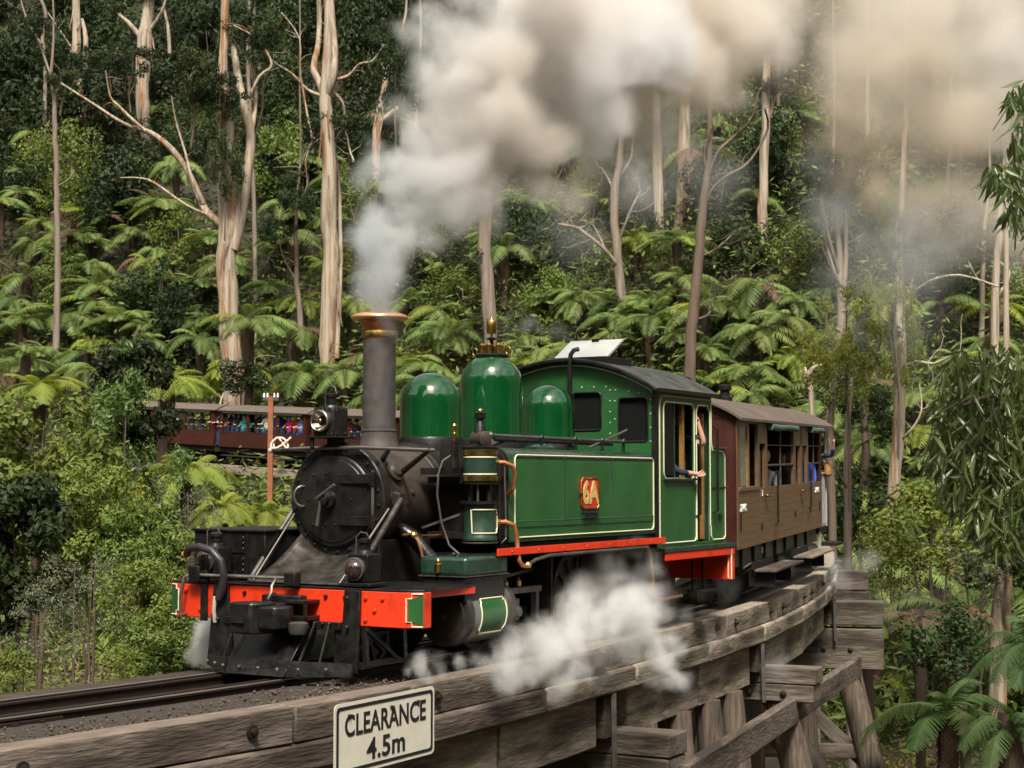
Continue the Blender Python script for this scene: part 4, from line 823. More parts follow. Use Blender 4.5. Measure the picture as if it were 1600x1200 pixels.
for i in range(len(cutsb) - 1):
    a, b = cutsb[i] + .012, cutsb[i + 1] - .012; dz = random.uniform(-.006, .006)
    lbaulk('kerb_timber', edge, -.24, 0, -.27 + dz, -.005 + dz, a, b, timber_l if i < 5 else timber_g, .010)
    part('kerb_timber', sweep(G(), lambda s: -1.25, rectp(-.0, .22, -.24, -.09), a, b, .8), timber_d, bridge, .008)
    sm = (a + b) / 2
    for sb_ in ([a + .35, b - .4] if b - a > 2 else [sm]):
        p = T(sb_, edge(sb_), -.13); n_ = (T(sb_, 2) - T(sb_, 0)).normalized()
        bo = part('timber_bolt', G().lathe([(.05, -.002), (.05, .012), (.026, .014), (.026, .045), (.01, .05)], p, n_, 8), rail_m, bridge)
cutl = [-9.5, -6.3, -3.15, -.9, 1.2, 3.6, 6.0, 8.6, 11.2, 13.5, 16, 18]
for i in range(len(cutl) - 1):
    a, b = cutl[i] + .012, cutl[i + 1] - .012
    lbaulk('ledge_timber', edge, -.30, .05 + random.uniform(-.012, .012), -.50, -.276, a, b, timber_g if i > 2 else timber_l, .03)
for a, b in ((-13.5, -8), (-7.97, -4.6), (-4.57, -1.6), (-1.57, .45), (1.3, 3.6), (3.63, 5.75), (6.6, 9.3), (9.33, 12.4), (13.8, 16.2), (16.23, 18.6)):
    lbaulk('girder', edge, -.42, -.09 + random.uniform(-.015, .015), -1.02, -.51, a, b, timber_g, .014)
    part('girder', sweep(G(), lambda s: -.9, rectp(-.3, .0, -1.02, -.3), a, b, .8), timber_d, bridge, .012)
for i in range(30):
    a = -13.4 + i * 1.05
    part('deck_plank', sweep(G(), 0, rectp(-1.24, 1.0, -.20, -.155 + random.uniform(-.004, .004)), a, a + 1.035, 1.1), timber_d, bridge)
# small hooks and straps
def xbar(name, s, lat0, lat1, z0, z1, wd, mat, bev=.015, par=bridge, lab=None):
    a = T(s, lat0, (z0 + z1) / 2); b = T(s, lat1, (z0 + z1) / 2)
    return baulk(name, a, b, wd, z1 - z0, mat, bev, par, lab)
GZ = -6.5
for s, prot, stack in ((.95, 1.80, ((-.90, -1.12), (-1.13, -1.50))), (6.2, 1.74, ((-.82, -1.02), (-1.03, -1.25))), (13.2, 1.90, ((-.60, -1.0), (-1.06, -1.75))), (19.5, 1.9, ((-.6, -1.0), (-1.03, -1.4)))):
    for z1, z0 in stack: xbar('cap_beam', s, -1.7, prot + random.uniform(-.02, .04), z0, z1, .46, timber_l)
    zt2 = stack[-1][1]
    xbar('joint_block', s - .35, edge(s) - .35, edge(s) + .0, stack[0][0] - .05, -.52, .16, timber_d)
    part('iron_strap', G().bar(T(s - .33, edge(s) + .05, -.5), T(s - .33, edge(s) + .06, -1.25), .04, .05, (1, 0, 0)), greysteel, bridge)
    for lat, bat in ((1.25, .62), (.45, .15), (-.4, -.1), (-1.3, -.5)):
        a = T(s, lat, zt2 + .02); b = T(s, lat + bat * 2.0, 0); b.z = GZ
        m_ = a.lerp(b, .5) + Vector((random.uniform(-.05, .05), random.uniform(-.05, .05), 0))
        part('post', G().tube([a, a.lerp(b, .25), m_, b], [.20, .215, .225, .25], 14), log_m, bridge)
    for sg in (-1,):
        a = T(s - .30 * sg, 1.70 * sg, zt2 + .08); b = T(s - .30 * sg, -1.9 * sg, 0); b.z = -4.4
        baulk('brace', a, b, .12, .30, timber_l)
    a = T(s + .2, 2.0, 0); a.z = -4.1; b = T(s + .2, -2.0, 0); b.z = -4.1
    baulk('brace', a, b, .12, .3, timber_l)
    for lat in (.9, 1.35):
        p = T(s - .235, lat, (stack[-1][0] + zt2) / 2); part('timber_bolt', G().lathe([(.045, 0), (.04, .02), (.02, .03)], p, -(T(s + 1, lat) - T(s, lat)), 8), rail_m, bridge)
for dx in (.9, 1.6, 2.6, 3.6, 4.5):
    a = T(dx + .4, .95, 0); a.z = -1.0; b = T(dx + random.uniform(-.3, .6), 1.5, 0); b.z = GZ
    if dx > 1.2: part('post', G().tube([a, a.lerp(b, .5), b], [.16, .18, .2], 12), log_m, bridge)
# far end of the bridge seen beyond the loco's left side, and its bank
for a, b in ((57.2, 62.9), (62.95, 68.5)):
    part('kerb_timber', sweep(G(), lambda s: 0, rectp(-1.5, -1.2, -.45, -.05), a, b, 1.0), timber_g, bridge, .01)
    part('girder', sweep(G(), lambda s: 0, rectp(-1.35, -1.0, -1.05, -.5), a, b, 1.0), timber_l, bridge, .01)
    part('girder', sweep(G(), lambda s: 0, rectp(1.0, 1.35, -1.05, -.2), a, b, 1.0), timber_l, bridge, .01)
for s in (57.5, 62.9, 68.4):
    part('cap_beam', G().bar(T(s, -1.7, -1.2), T(s, 1.7, -1.2), .35, .3), timber_d, bridge)
    for lat in (-1.1, 0, 1.1): part('post', G().cyl(T(s, lat, -1.3), T(s, lat * 1.4, -6), .18, n=10), log_m, bridge)
baulk('brace', (5.80, 27.6, -1.50), (1.62, 15.6, -1.22), .13, .32, timber_l)
baulk('brace', at(1300, 1230, 28.5), at(1180, 1060, 26.0), .13, .3, timber_l)
# ballast and litter on the deck
rng = np.random.default_rng(3)
def stones(name, n, sfun, size, mat, label):
    g = G()
    for i in range(n):
        s, lat, z = sfun(); c = T(s, lat, z); r = size * (.5 + rng.random())
        e = rng.random((6,)) * .6 + .7; rot = Matrix.Rotation(rng.random() * 6.28, 3, 'Z') @ Matrix.Rotation(rng.random() * 3, 3, 'X')
        base = [(1, 0, 0), (-1, 0, 0), (0, 1, 0), (0, -1, 0), (0, 0, 1), (0, 0, -1)]
        vs = [c + rot @ (Vector(b_) * r * e[j] * (1, 1, .8)[j // 2]) for j, b_ in enumerate(base)]
        g.add(vs, [(0, 2, 4), (2, 1, 4), (1, 3, 4), (3, 0, 4), (2, 0, 5), (1, 2, 5), (3, 1, 5), (0, 3, 5)])
    o = link(name, mesh(g, name, mat, 0)); tag(o, label, 'gravel', kind='stuff'); return o
stones('ballast', 2400, lambda: (-10 + 11 * rng.random(), rng.uniform(-1.1, .98), -.135 + .03 * rng.random()), .016, gravel_m, 'fine grey ballast strewn between the rails on the bridge deck')
stones('bark_litter', 2200, lambda: (-10 + 10.5 * rng.random(), rng.triangular(.50, 1.38, 1.42), -.052 + .018 * rng.random()), .013, M('bark_litter', (.11, .078, .048), .9, col2=(.03, .022, .015), scale=20, objvar=0), 'dry bark chips and gravel lying along the kerb timber')
part('deck_fill', sweep(G(), lambda s: 0, rectp(.47, 1.34, -.2, -.055), -12, .4, .8), M('deck_fill', (.018, .014, .011), .95, col2=(.042, .032, .023), scale=18, bump=.8, bscale=40), bridge)
part('deck_fill', sweep(G(), lambda s: edge(s), rectp(-1.3, -.2, -.2, -.06), .4, 19, .8), MATS['deck_fill'], bridge)

# ------------------------------------------------------------------ clearance sign on the bridge side
sg_t = thing('clearance_sign', 'white rectangular clearance 4.5m sign with black border fixed to the bridge timbers', 'sign')
d_ = (Vector((math.sin(TH), math.cos(TH), 0)))
sg_t.location = O + EX * (-.868) + EY * (-1.64) + Vector((0, 0, -.245)); sg_t.rotation_euler = (0, 0, R(90) - TH)
def sgn(pts): return [(p[0], p[1]) for p in pts]
plate('sign_plate', rrect(-.655, .655, -.262, .262, .045), [], .006, sign_w, sg_t, lambda u, v, w_: Vector((u, w_, v)))
plate('sign_border', rrect(-.63, .63, -.237, .237, .035), [rrect(-.604, .604, -.213, .213, .028)[::-1]], .003, sign_b, sg_t, lambda u, v, w_: Vector((u, -.0048 + w_, v)))
for body, z, sz, sx in (('CLEARANCE', .085, .215, 1.0), ('4.5m', -.115, .215, 1.0)):
    me = text_mesh(body, sz, .0015, sign_b, .0045, 1.04)
    o = link('sign_lettering', me, sg_t, (-.0, -.0052, z), (R(90), 0, 0), (.93 if len(body) > 5 else 1.0, 1, 1))
    bb = [v.co.x for v in me.vertices]; wd = max(bb) - min(bb); o.scale[0] = (1.06 if len(body) > 5 else .50) / wd
for x in (-.48, .06, .42): part('sign_bolt', G().lathe([(.015, 0), (.014, -.012), (.006, -.016)], (x, -.004, .165), (0, 1, 0), 8), rail_m, sg_t)

# ------------------------------------------------------------------ telegraph pole
pb = at(422, 772, 62); pt_ = at(422, 617, 62)
pole = thing('telegraph_pole', 'rusty brown telegraph pole with white insulators in front of the far carriages', 'pole', (pb.x, pb.y, -3))
part('pole_shaft', G().bar((0, 0, 0), (0, 0, pt_.z + 2.95), .19, .19, (1, 0, 0)), rust_m, pole)
ca = part('cross_arm', G().box(-.3, .3, -.06, .06, pt_.z + 2.78, pt_.z + 2.90), greysteel, pole)
for x in (-.26, -.13, .13, .26): part('insulator', G().lathe([(.035, 0), (.045, .05), (.03, .08), (.035, .14), (.01, .17)], (x, 0, pt_.z + 2.9), (0, 0, 1), 10), white_p, ca)
# ------------------------------------------------------------------ terrain
def interp(tab, x):
    if x <= tab[0][0]: return tab[0][1]
    for (a, p), (b, q) in zip(tab, tab[1:]):
        if x <= b: t = (x - a) / (b - a); return p + (q - p) * t
    return tab[-1][1]
def sst(x): x = min(1, max(0, x)); return x * x * (3 - 2 * x)
TL = [(-40, -6), (-25, -5), (-15, -3.6), (-6, -1.6), (-3, -.9), (3, -.5), (5, .5), (8, 2.6), (16, 9.5), (30, 22), (55, 46), (110, 92)]
TR = [(-140, 50), (-70, 16), (-30, 0), (-5, -2.2), (8, -3), (15, -6.5), (40, -6.5), (50, -4.8), (60, -2.2), (75, 3.5), (95, 14.5), (120, 33), (190, 90)]
def ground(X, Y):
    dx, dy = X - CEN.x, Y - CEN.y; r = math.hypot(dx, dy); phi = math.degrees(math.atan2(dy, dx)); q = r - RT
    wl = sst((phi - 22) / 20) if Y > 20 else 0
    if phi < -120 or Y < 20 and X < -20: wl = 0
    zr = interp(TR, Y)
    if q < -2: zr = zr + (-3.4 - zr) * sst((-2 - q) / 5) * (1 if Y > -5 else 0)
    s = (math.radians(phi) + TH) * RT
    zl = interp(TL, q) + ztrack(min(max(s, 0), 95)) * sst((q + 15) / 12)
    z = zr + (zl - zr) * wl
    nz = mnoise.fractal(Vector((X * .06, Y * .06, .3)), 1.0, 2.0, 4)
    amp = sst((abs(q) - 3) / 8) * (1.2 + 1.6 * sst((Y - 80) / 50))
    z += max(0, abs(X + 5) - 55) * .75 + max(0, -Y - 25) * .45 * sst((70 - abs(X)) / 30)  # sides and rear raised out of view for dark reflections in the domes
    return z + nz * amp
g = G(); nx, ny = 112, 124; x0, x1, y0, y1 = -150, 150, -130, 195
for j in range(ny + 1):
    for i in range(nx + 1):
        X = x0 + (x1 - x0) * i / nx; Y = y0 + (y1 - y0) * j / ny; g.v.append((X, Y, ground(X, Y) - .15))
g.f = [(j * (nx + 1) + i, j * (nx + 1) + i + 1, (j + 1) * (nx + 1) + i + 1, (j + 1) * (nx + 1) + i) for j in range(ny) for i in range(nx)]
hill = link('ground', mesh(g, 'ground', earth, 80)); tag(hill, 'brown leaf littered forest floor climbing the far hillside', 'ground', kind='structure')
def hit(px, py, h=0.0, d0=16, d1=185):
    r = ray(px, py); D = d0
    while D < d1:
        k = D / r.y
        if CAM_H + r.z * k <= ground(r.x * k, D) + h: return Vector((r.x * k, D, ground(r.x * k, D)))
        D += .8
    return None

# ------------------------------------------------------------------ leaf meshes
def quads_mesh(name, vs, mat):
    n = len(vs) // 4; me = bpy.data.meshes.new(name)
    me.vertices.add(n * 4); me.vertices.foreach_set('co', np.asarray(vs, dtype=np.float32).ravel())
    me.loops.add(n * 4); me.loops.foreach_set('vertex_index', np.arange(n * 4, dtype=np.int32))
    me.polygons.add(n); me.polygons.foreach_set('loop_start', np.arange(0, n * 4, 4, dtype=np.int32)); me.polygons.foreach_set('loop_total', np.full(n, 4, dtype=np.int32))
    me.update(calc_edges=True); me.materials.append(mat); return me
def unit(a): return a / np.maximum(np.linalg.norm(a, axis=-1, keepdims=True), 1e-6)
def leaf_quads(P, N, L_, W_, rng, droop=0.0):
    """P centres, N normals -> diamond leaves of length L_ and width W_"""
    n = len(P); A = unit(np.cross(N, rng.normal(size=(n, 3)))); A[:, 2] -= droop; A = unit(A); B = unit(np.cross(N, A))
    l = (L_ * (.6 + .8 * rng.random((n, 1)))); w_ = (W_ * (.6 + .8 * rng.random((n, 1))))
    V = np.stack([P - A * l / 2, P + B * w_ / 2 + A * l * .05, P + A * l / 2, P - B * w_ / 2 + A * l * .05], 1)
    return V.reshape(-1, 3)
def leaf_cloud(name, n, blobs, br, L_, W_, mat, seed, shape='round', droop=0.0, hollow=.65, squash=.8):
    """unit-size crown (radius 1, height about 1.6) of leaf sprays gathered in clumps"""
    rng = np.random.default_rng(seed); C_ = []
    while len(C_) < blobs:
        p = rng.uniform(-1, 1, 3)
        if shape == 'round' and np.linalg.norm(p) > 1: continue
        if shape == 'cone' and math.hypot(p[0], p[1]) > (1 - p[2]) * .5 + .12: continue
        if shape == 'tall' and (math.hypot(p[0], p[1]) > .55): continue
        if shape == 'flat' and (np.linalg.norm(p * (1, 1, 1.6)) > 1): continue
        if shape != 'cone' and np.linalg.norm(p) < .35 and rng.random() < .7: continue
        C_.append(p)
    C_ = np.array(C_); R_ = br * (.55 + .9 * rng.random(blobs))
    idx = rng.choice(blobs, n, p=R_ ** 2 / np.sum(R_ ** 2)); D_ = unit(rng.normal(size=(n, 3)))
    rad = R_[idx] * (hollow + (1 - hollow) * rng.random(n)) * (1 + .25 * np.sin(D_[:, 0] * 7 + idx) * np.cos(D_[:, 1] * 6 + idx * 2))
    Pp = C_[idx] + D_ * rad[:, None] * np.array([1, 1, squash]); N = unit(D_ + .7 * rng.normal(size=(n, 3)) + np.array([0, 0, .5]))
    return quads_mesh(name, leaf_quads(Pp, N, L_, W_, rng, droop), mat)
def frond_mesh(name, rise, fall, npin, mat, seed, hi=False, wid=.24, fold=.25):
    rng = random.Random(seed); vs = []; fs = []
    def rach(t): return Vector((t * (1 - .12 * t), .02 * math.sin(t * 3), rise * t - fall * t * t))
    m = 7
    for i in range(m + 1):
        t = i / m; p = rach(t); w_ = .009 * (1 - t * .8); vs += [p + Vector((0, w_, 0)), p + Vector((0, 0, w_)), p - Vector((0, w_, 0))]
    for i in range(m):
        b = i * 3; fs += [(b, b + 1, b + 4, b + 3), (b + 1, b + 2, b + 5, b + 4)]
    for i in range(npin):
        t = .10 + .90 * i / npin; p = rach(t); d = (rach(min(1, t + .02)) - rach(t - .02)).normalized()
        ln = wid * (math.sin(math.pi * min(1, t * .86 + .10)) ** .75) * rng.uniform(.9, 1.08)
        for s in (-1, 1):
            side = Vector((0, s, 0)); u = (side * .93 + d * rng.uniform(.28, .45) + Vector((0, 0, -fold + rng.uniform(-.08, .08)))).normalized()
            n_ = u.cross(d).normalized() * (1 if s > 0 else -1); wv = u.cross(n_).normalized(); hw = .90 / npin * (.62 if hi else .46)
            k = len(vs)
            if not hi:
                tip = p + u * ln + Vector((0, 0, -ln * .22)); mid = p + u * ln * .45
                vs += [p, mid + wv * hw, tip, mid - wv * hw]; fs.append((k, k + 1, k + 2, k + 3))
            else:
                nl = max(4, int(ln / .020))
                for j in range(nl):
                    f = (j + .5) / nl; c = p + u * ln * f + Vector((0, 0, -ln * .22 * f * f)); lw = hw * 1.25 * (1 - f) ** .45 + .003
                    for sg in (-1, 1):
                        k = len(vs); e = u * ln / nl * .62
                        vs += [c - e, c + wv * sg * lw + u * ln / nl * .5 - Vector((0, 0, lw * .25)), c + e]; fs.append((k, k + 1, k + 2))
    me = bpy.data.meshes.new(name); me.from_pydata([tuple(v) for v in vs], [], fs); me.update(); me.materials.append(mat)
    return me
FR = {}
for key, mt in (('g', fern_m), ('y', fern_y), ('b', fern_b)):
    FR[key] = [frond_mesh('frond', .56, .74, 34, mt, 1, wid=.27), frond_mesh('frond', .36, .68, 34, mt, 2, wid=.27), frond_mesh('frond', .80, .74, 30, mt, 3, wid=.22)]
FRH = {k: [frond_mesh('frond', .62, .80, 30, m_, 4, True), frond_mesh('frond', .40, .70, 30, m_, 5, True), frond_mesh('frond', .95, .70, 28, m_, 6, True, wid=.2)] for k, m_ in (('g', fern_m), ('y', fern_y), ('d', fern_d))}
FR['b'].append(frond_mesh('frond', .2, 1.3, 20, fern_b, 9, fold=.7))
FRH['b'] = FR['b']
def trunk_tube(h, r, seed):
    rng = random.Random(seed); return [(rng.uniform(-.1, .1) * h * .4 * math.sin(z * 3), rng.uniform(-.05, .05) * h, z * h) for z in (0, .3, .6, 1)]
FT = []
for k in range(3):
    rng_ = random.Random(k); n_ = 9; pts = [(.04 * math.sin(i * .9 + k), .04 * math.cos(i * .7 + k), i / (n_ - 1)) for i in range(n_)]
    FT.append(mesh(G().tube(pts, [.19 - .05 * math.sin(i * .5) + .03 * rng_.random() for i in range(n_)], 9), 'trunk', ferntrunk, 80))
FERN_N = 0
def tree_fern(base, h, rad, key='g', n=19, hi=False, label=None, group=None, dead=True, lean=0.0):
    global FERN_N
    rng = random.Random(FERN_N * 13 + 5); FERN_N += 1
    t = thing('tree_fern' if h > .6 else 'ground_fern', label, 'tree fern' if h > .6 else 'fern', base, (rng.uniform(-.06, .06), rng.uniform(-.06, .06) + lean, rng.uniform(0, 6.28)), group)
    if h > .6: link('trunk', FT[FERN_N % 3], t, (0, 0, -.3), None, (max(.7, rad / 2.2),) * 2 + (h + .15,))
    src = FRH if hi else FR
    n = max(9, n + rng.randrange(-6, 3)); zs = rng.uniform(.65, 1.35)
    for i in range(n):
        if rng.random() < .07: continue
        tier = i % 3; a = 2.399 * i + rng.uniform(-.2, .2); sc = rad * (1.0 if tier == 0 else .92 if tier == 1 else .70) * rng.uniform(.88, 1.1)
        me = src[key if rng.random() > .08 else rng.choice('yb')][(0, 1, 2)[tier]] if not hi else src[key][(0, 1, 2)[tier]]
        link('frond', me, t, (0, 0, h - .02 - .05 * tier), (rng.uniform(-.22, .22), rng.uniform(-.16, .22) + (-.25 if tier == 2 else .05), a), (sc, sc, sc * zs))
    if dead and h > 1.2:
        for i in range(rng.randrange(3, 9)): link('dead_frond', FR['b'][3], t, (0, 0, h - .15), (0, .5 + rng.uniform(0, .4), 2.399 * i + 1), rad * .62)
    return t
# ------------------------------------------------------------------ hero tree ferns, read off the hillside
def fern_px(px, py, wpx, key='g', label=None, D=None, h=None, n=21, group=None, name=None):
    if D is None:
        p = hit(px, py, 2.4 if h is None else h)
        if p is None: return
        D = p.y
    c = at(px, py, D); gz = ground(c.x, c.y)
    if c.z - gz < .5: gz = c.z - .5
    hh = min(c.z - gz, 7.5); rad = min(max(wpx / 2 * D / F * 1.25, .9), 3.6)
    return tree_fern((c.x, c.y, c.z - hh), hh, rad, key, n, D < 50, label, group)
HF = [(250, 318, 132, 'g', 'spreading tree fern high on the hillside left of the forked pale gum'),
      (60, 382, 90, 'g', 'tree fern at the left edge of the hillside below the dark bushes'), (145, 372, 92, 'g', 'flat crowned tree fern on a thin black trunk left of the forked gum'),
      (92, 395, 80, 'g', 'tree fern with an ivy wrapped trunk in the upper left'), (152, 448, 150, 'g', 'broad tree fern in the middle of the left fern bank'),
      (95, 492, 150, 'g', 'wide tree fern low on the left fern bank'), (190, 497, 150, 'g', 'tree fern with hanging fronds right beside the wide one on the left bank'),
      (288, 498, 130, 'g', 'tree fern on a brown trunk just left of the foot of the forked gum'), (388, 498, 138, 'g', 'full round tree fern in front of the foot of the forked gum'),
      (12, 470, 100, 'g', 'tree fern cut by the left edge of the view'), (445, 372, 84, 'g', 'small tree fern between the two pale gums'),
      (225, 430, 110, 'g', 'tree fern behind the middle of the left fern bank'), (310, 440, 110, 'g', 'tree fern half hidden left of the forked gum trunk'),
      (420, 445, 90, 'g', 'tree fern with narrow crown right of the forked gum trunk'), (480, 590, 150, 'g', 'bright tree fern rising behind the headlamp above the far carriages'),
      (560, 560, 90, 'g', 'tree fern crown beside the lower chimney on its left'), (700, 520, 150, 'g', 'drooping tree fern between the chimney and the tall green dome'),
      (655, 560, 90, 'g', 'low tree fern just right of the chimney'), (815, 565, 100, 'y', 'yellowish tree fern behind the rear green dome'),
      (850, 470, 100, 'g', 'tree fern behind the steam wisp above the cab'), (905, 470, 110, 'g', 'tree fern left of the leaning dead branch'),
      (1010, 470, 110, 'g', 'tree fern behind the dead grey tree over the cab'), (1055, 455, 110, 'g', 'tree fern at the foot of the straight pale trunks'),
      (1130, 480, 110, 'g', 'tree fern right of the dark leaning trunk'), (1100, 545, 120, 'g', 'tree fern above the cab roof behind the dark trunk'),
      (1180, 520, 140, 'g', 'large tree fern left of the yellow green wattle'), (1235, 470, 100, 'g', 'tree fern below the orange barked gum'),
      (1170, 585, 150, 'g', 'large tree fern above the brown carriage roof'), (1240, 560, 120, 'y', 'pale tree fern left of the broken pale snag'),
      (1345, 690, 170, 'g', 'tree fern right of the far end of the brown carriage'), (1440, 620, 140, 'g', 'tree fern right of the tall leaning pale gum'),
      (1500, 560, 110, 'g', 'tree fern below the group of brown trunks on the right'), (1545, 535, 100, 'g', 'tree fern at the right under the thin pale trunks'),
      (1360, 600, 110, 'g', 'tree fern behind the yellow green wattle'), (1300, 640, 110, 'g', 'tree fern just over the end of the carriage roof'),
      (1400, 920, 120, 'y', 'yellowing low tree fern at the foot of the leaning pale gum'), (1480, 720, 120, 'g', 'tree fern left of the overhanging gum leaves'),
      (1060, 520, 90, 'g', 'tree fern seen over the cab roof ventilator'), (960, 520, 80, 'g', 'small tree fern over the cab roof'),
      (40, 300, 80, 'g', 'small tree fern in the shade at the far left'), (450, 225, 60, 'g', 'small fern crown high between the pale gums'), (430, 180, 60, 'g', 'topmost small fern between the pale gums')]
for px, py, wd, key, lab in HF: fern_px(px, py, wd, key, lab, D=80 if (px, py) == (388, 498) else None)
for px, py, wd, D, key, lab in [(60, 600, 140, 44, 'y', 'yellow green tree fern above the dark bush at the left edge'), (240, 590, 150, 50, 'y', 'feathery tree fern behind the acacia bush on the left'),
                                (300, 745, 150, 40, 'y', 'bright low fern in front of the far carriages'), (400, 805, 130, 36, 'y', 'yellow green fern left of the smokebox door'),
                                (355, 790, 90, 34, 'y', 'fern behind the black toolbox of the locomotive'), (20, 545, 90, 52, 'g', 'tree fern crown at the very left above the bushes'),
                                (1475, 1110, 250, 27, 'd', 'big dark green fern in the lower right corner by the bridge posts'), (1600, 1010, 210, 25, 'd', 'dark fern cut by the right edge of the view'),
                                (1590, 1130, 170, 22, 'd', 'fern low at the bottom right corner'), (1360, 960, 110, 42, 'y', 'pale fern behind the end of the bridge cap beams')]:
    fern_px(px, py, wd, key, lab, D=D, n=20)
for px, py, wd, D, lab in [(1440, 960, 110, 36, 'dead brown tree fern with hanging fronds below the leaning gum'), (1505, 950, 110, 38, 'dead brown fern crown right of the other dead one')]:
    fern_px(px, py, wd, 'b', lab, D=D, n=16)
# more ferns over the hill, in bands nobody could tell apart singly
taken = []
rr = random.Random(21)
def region_label(px, py):
    if px < 560: return ('tree fern in the fern bank on the left hillside', 'tree ferns of the left fern bank') if py > 330 else ('shaded fern high on the dark left hillside', 'shaded ferns high on the left')
    if px < 1100: return ('tree fern on the hillside behind the locomotive', 'tree ferns behind the locomotive')
    return ('tree fern on the slope right of the carriage', 'tree ferns on the right slope') if py < 760 else ('fern in the gully under the right slope', 'ferns in the right gully')
cand = 0
for k in range(1100):
    px = rr.uniform(-40, 1640); py = rr.uniform(330, 620) if px < 560 else rr.uniform(380, 640) if px < 1100 else rr.uniform(430, 1050)
    if rr.random() < .08: py = rr.uniform(150, 330)
    p = hit(px, py, 2.0)
    if p is None: continue
    q = math.hypot(p.x - CEN.x, p.y - CEN.y) - RT
    if abs(q) < 4.5 or p.y < 36: continue
    if any((p.x - a) ** 2 + (p.y - b) ** 2 < 2.3 ** 2 for a, b in taken): continue
    taken.append((p.x, p.y)); h = rr.uniform(1.0, 3.4); lab, grp = region_label(px, py)
    tree_fern((p.x, p.y, p.z), h, rr.uniform(1.9, 2.9), 'g' if rr.random() < .8 else 'y', 13, False, lab, grp, rr.random() < .5)
    cand += 1
    if cand >= 240: break
# ------------------------------------------------------------------ tall gums, traced limb by limb at their own distance
def limb_pts(pts, D, seed, spread=.6, root=None):
    rng = random.Random(seed); out = []; rad = []; dd = 0.0
    for i, (px, py, w_) in enumerate(pts):
        if i and root is not None: dd += rng.uniform(-spread, spread)
        out.append(at(px, py, D + dd)); rad.append(max(w_ / 2 * D / F, .018))
    return out, rad
def smooth_path(P_, R_, k=3):
    if len(P_) < 3: return P_, R_
    out, rr_ = [], []
    for i in range(len(P_) - 1):
        p0 = P_[max(i - 1, 0)]; p1 = P_[i]; p2 = P_[i + 1]; p3 = P_[min(i + 2, len(P_) - 1)]
        for j in range(k):
            t = j / k; out.append(.5 * ((2 * p1) + (p2 - p0) * t + (2 * p0 - 5 * p1 + 4 * p2 - p3) * t * t + (3 * p1 - p0 - 3 * p2 + p3) * t ** 3)); rr_.append(R_[i] + (R_[i + 1] - R_[i]) * t)
    return out + [P_[-1]], rr_ + [R_[-1]]
def twigs(g, P_, R_, n, seed, ln=1.6):
    rng = random.Random(seed)
    for k in range(n):
        i = rng.randrange(len(P_) // 3, len(P_)); p = P_[i].copy(); d = Vector((rng.uniform(-1, 1), rng.uniform(-.5, .5), rng.uniform(-.3, 1))).normalized(); pts = [p]; L_ = ln * rng.uniform(.4, 1)
        for j in range(4):
            d = (d + Vector((rng.uniform(-.5, .5), rng.uniform(-.4, .4), rng.uniform(-.35, .45)))).normalized(); pts.append(pts[-1] + d * L_ / 4)
        g.tube(pts, [max(.012, R_[i] * .35), .02, .016, .012, .008], 5)
bark_strip_m = M('peeling_bark', (.17, .085, .04), .85, col2=(.30, .17, .09), scale=3, stretch=(2, 2, .3))
def gum(label, D, trunk, limbs=(), bark=bark_pale, seed=0, ntw=0, down=True, cat='gum tree', name='gum_tree'):
    P0, R0 = limb_pts(trunk, D, seed)
    gz = ground(P0[0].x, P0[0].y)
    if down and P0[0].z > gz: P0.insert(0, Vector((P0[0].x + .1, P0[0].y, gz - .4))); R0.insert(0, R0[0] * 1.25)
    b = P0[0].copy(); t = thing(name, label, cat, b)
    def loc(ps): return [p - b for p in ps]
    if name == 'gum_tree' and down and trunk[-1][1] > -15 and 'rough trunk' not in label and 'dim ' not in label:
        lx, ly, lw = trunk[-1]; P0 += [at(lx + 4, ly - 60, D), at(lx + 2, min(ly - 120, -60), D)]; R0 += [R0[-1] * .8, R0[-1] * .35]
    P_, R_ = smooth_path(P0, R0); rng = random.Random(seed)
    R_ = [r * rng.uniform(.93, 1.07) for r in R_]
    P_ = [p + Vector((rng.uniform(-.04, .04), 0, 0)) for p in P_]
    part('trunk', G().tube(loc(P_), R_, 12), bark, t, smooth=80)
    if bark is bark_pale and R_[0] > .3:
        for q in range(9):
            i = rng.randrange(2, max(3, len(P_) - 3)); a = rng.uniform(3.3, 6.1); rr_ = R_[i]; p = P_[i] - b + Vector((math.cos(a), math.sin(a), 0)) * rr_ * 1.02
            L_ = rng.uniform(.8, 2.8); o_ = Vector((rng.uniform(-.25, .25), -.1, 0))
            part('bark_strip', G().tube([p, p + o_ * .3 + Vector((0, -.03, -L_ * .4)), p + o_ + Vector((0, -.12, -L_ * .8)), p + o_ * 1.6 + Vector((0, 0, -L_))], [.035, .05, .035, .01], 4), bark_strip_m if q % 2 else bark_pale, t)
    for i, lb in enumerate(limbs):
        lp, lr = limb_pts(lb, D, seed * 10 + i, root=True); lp, lr = smooth_path(lp, lr)
        g = G().tube(loc(lp), lr, 8)
        if ntw: twigs(g, loc(lp), lr, ntw, seed * 10 + i + 3)
        part('limb', g, bark, t, smooth=80)
        if rng.random() < .5 and name == 'gum_tree' and 'bare' not in label: TUFT.append((t, lp[-1] - b, rng.uniform(.7, 1.5)))
    return t, b
bark_warm = bark_pale
TUFT = []
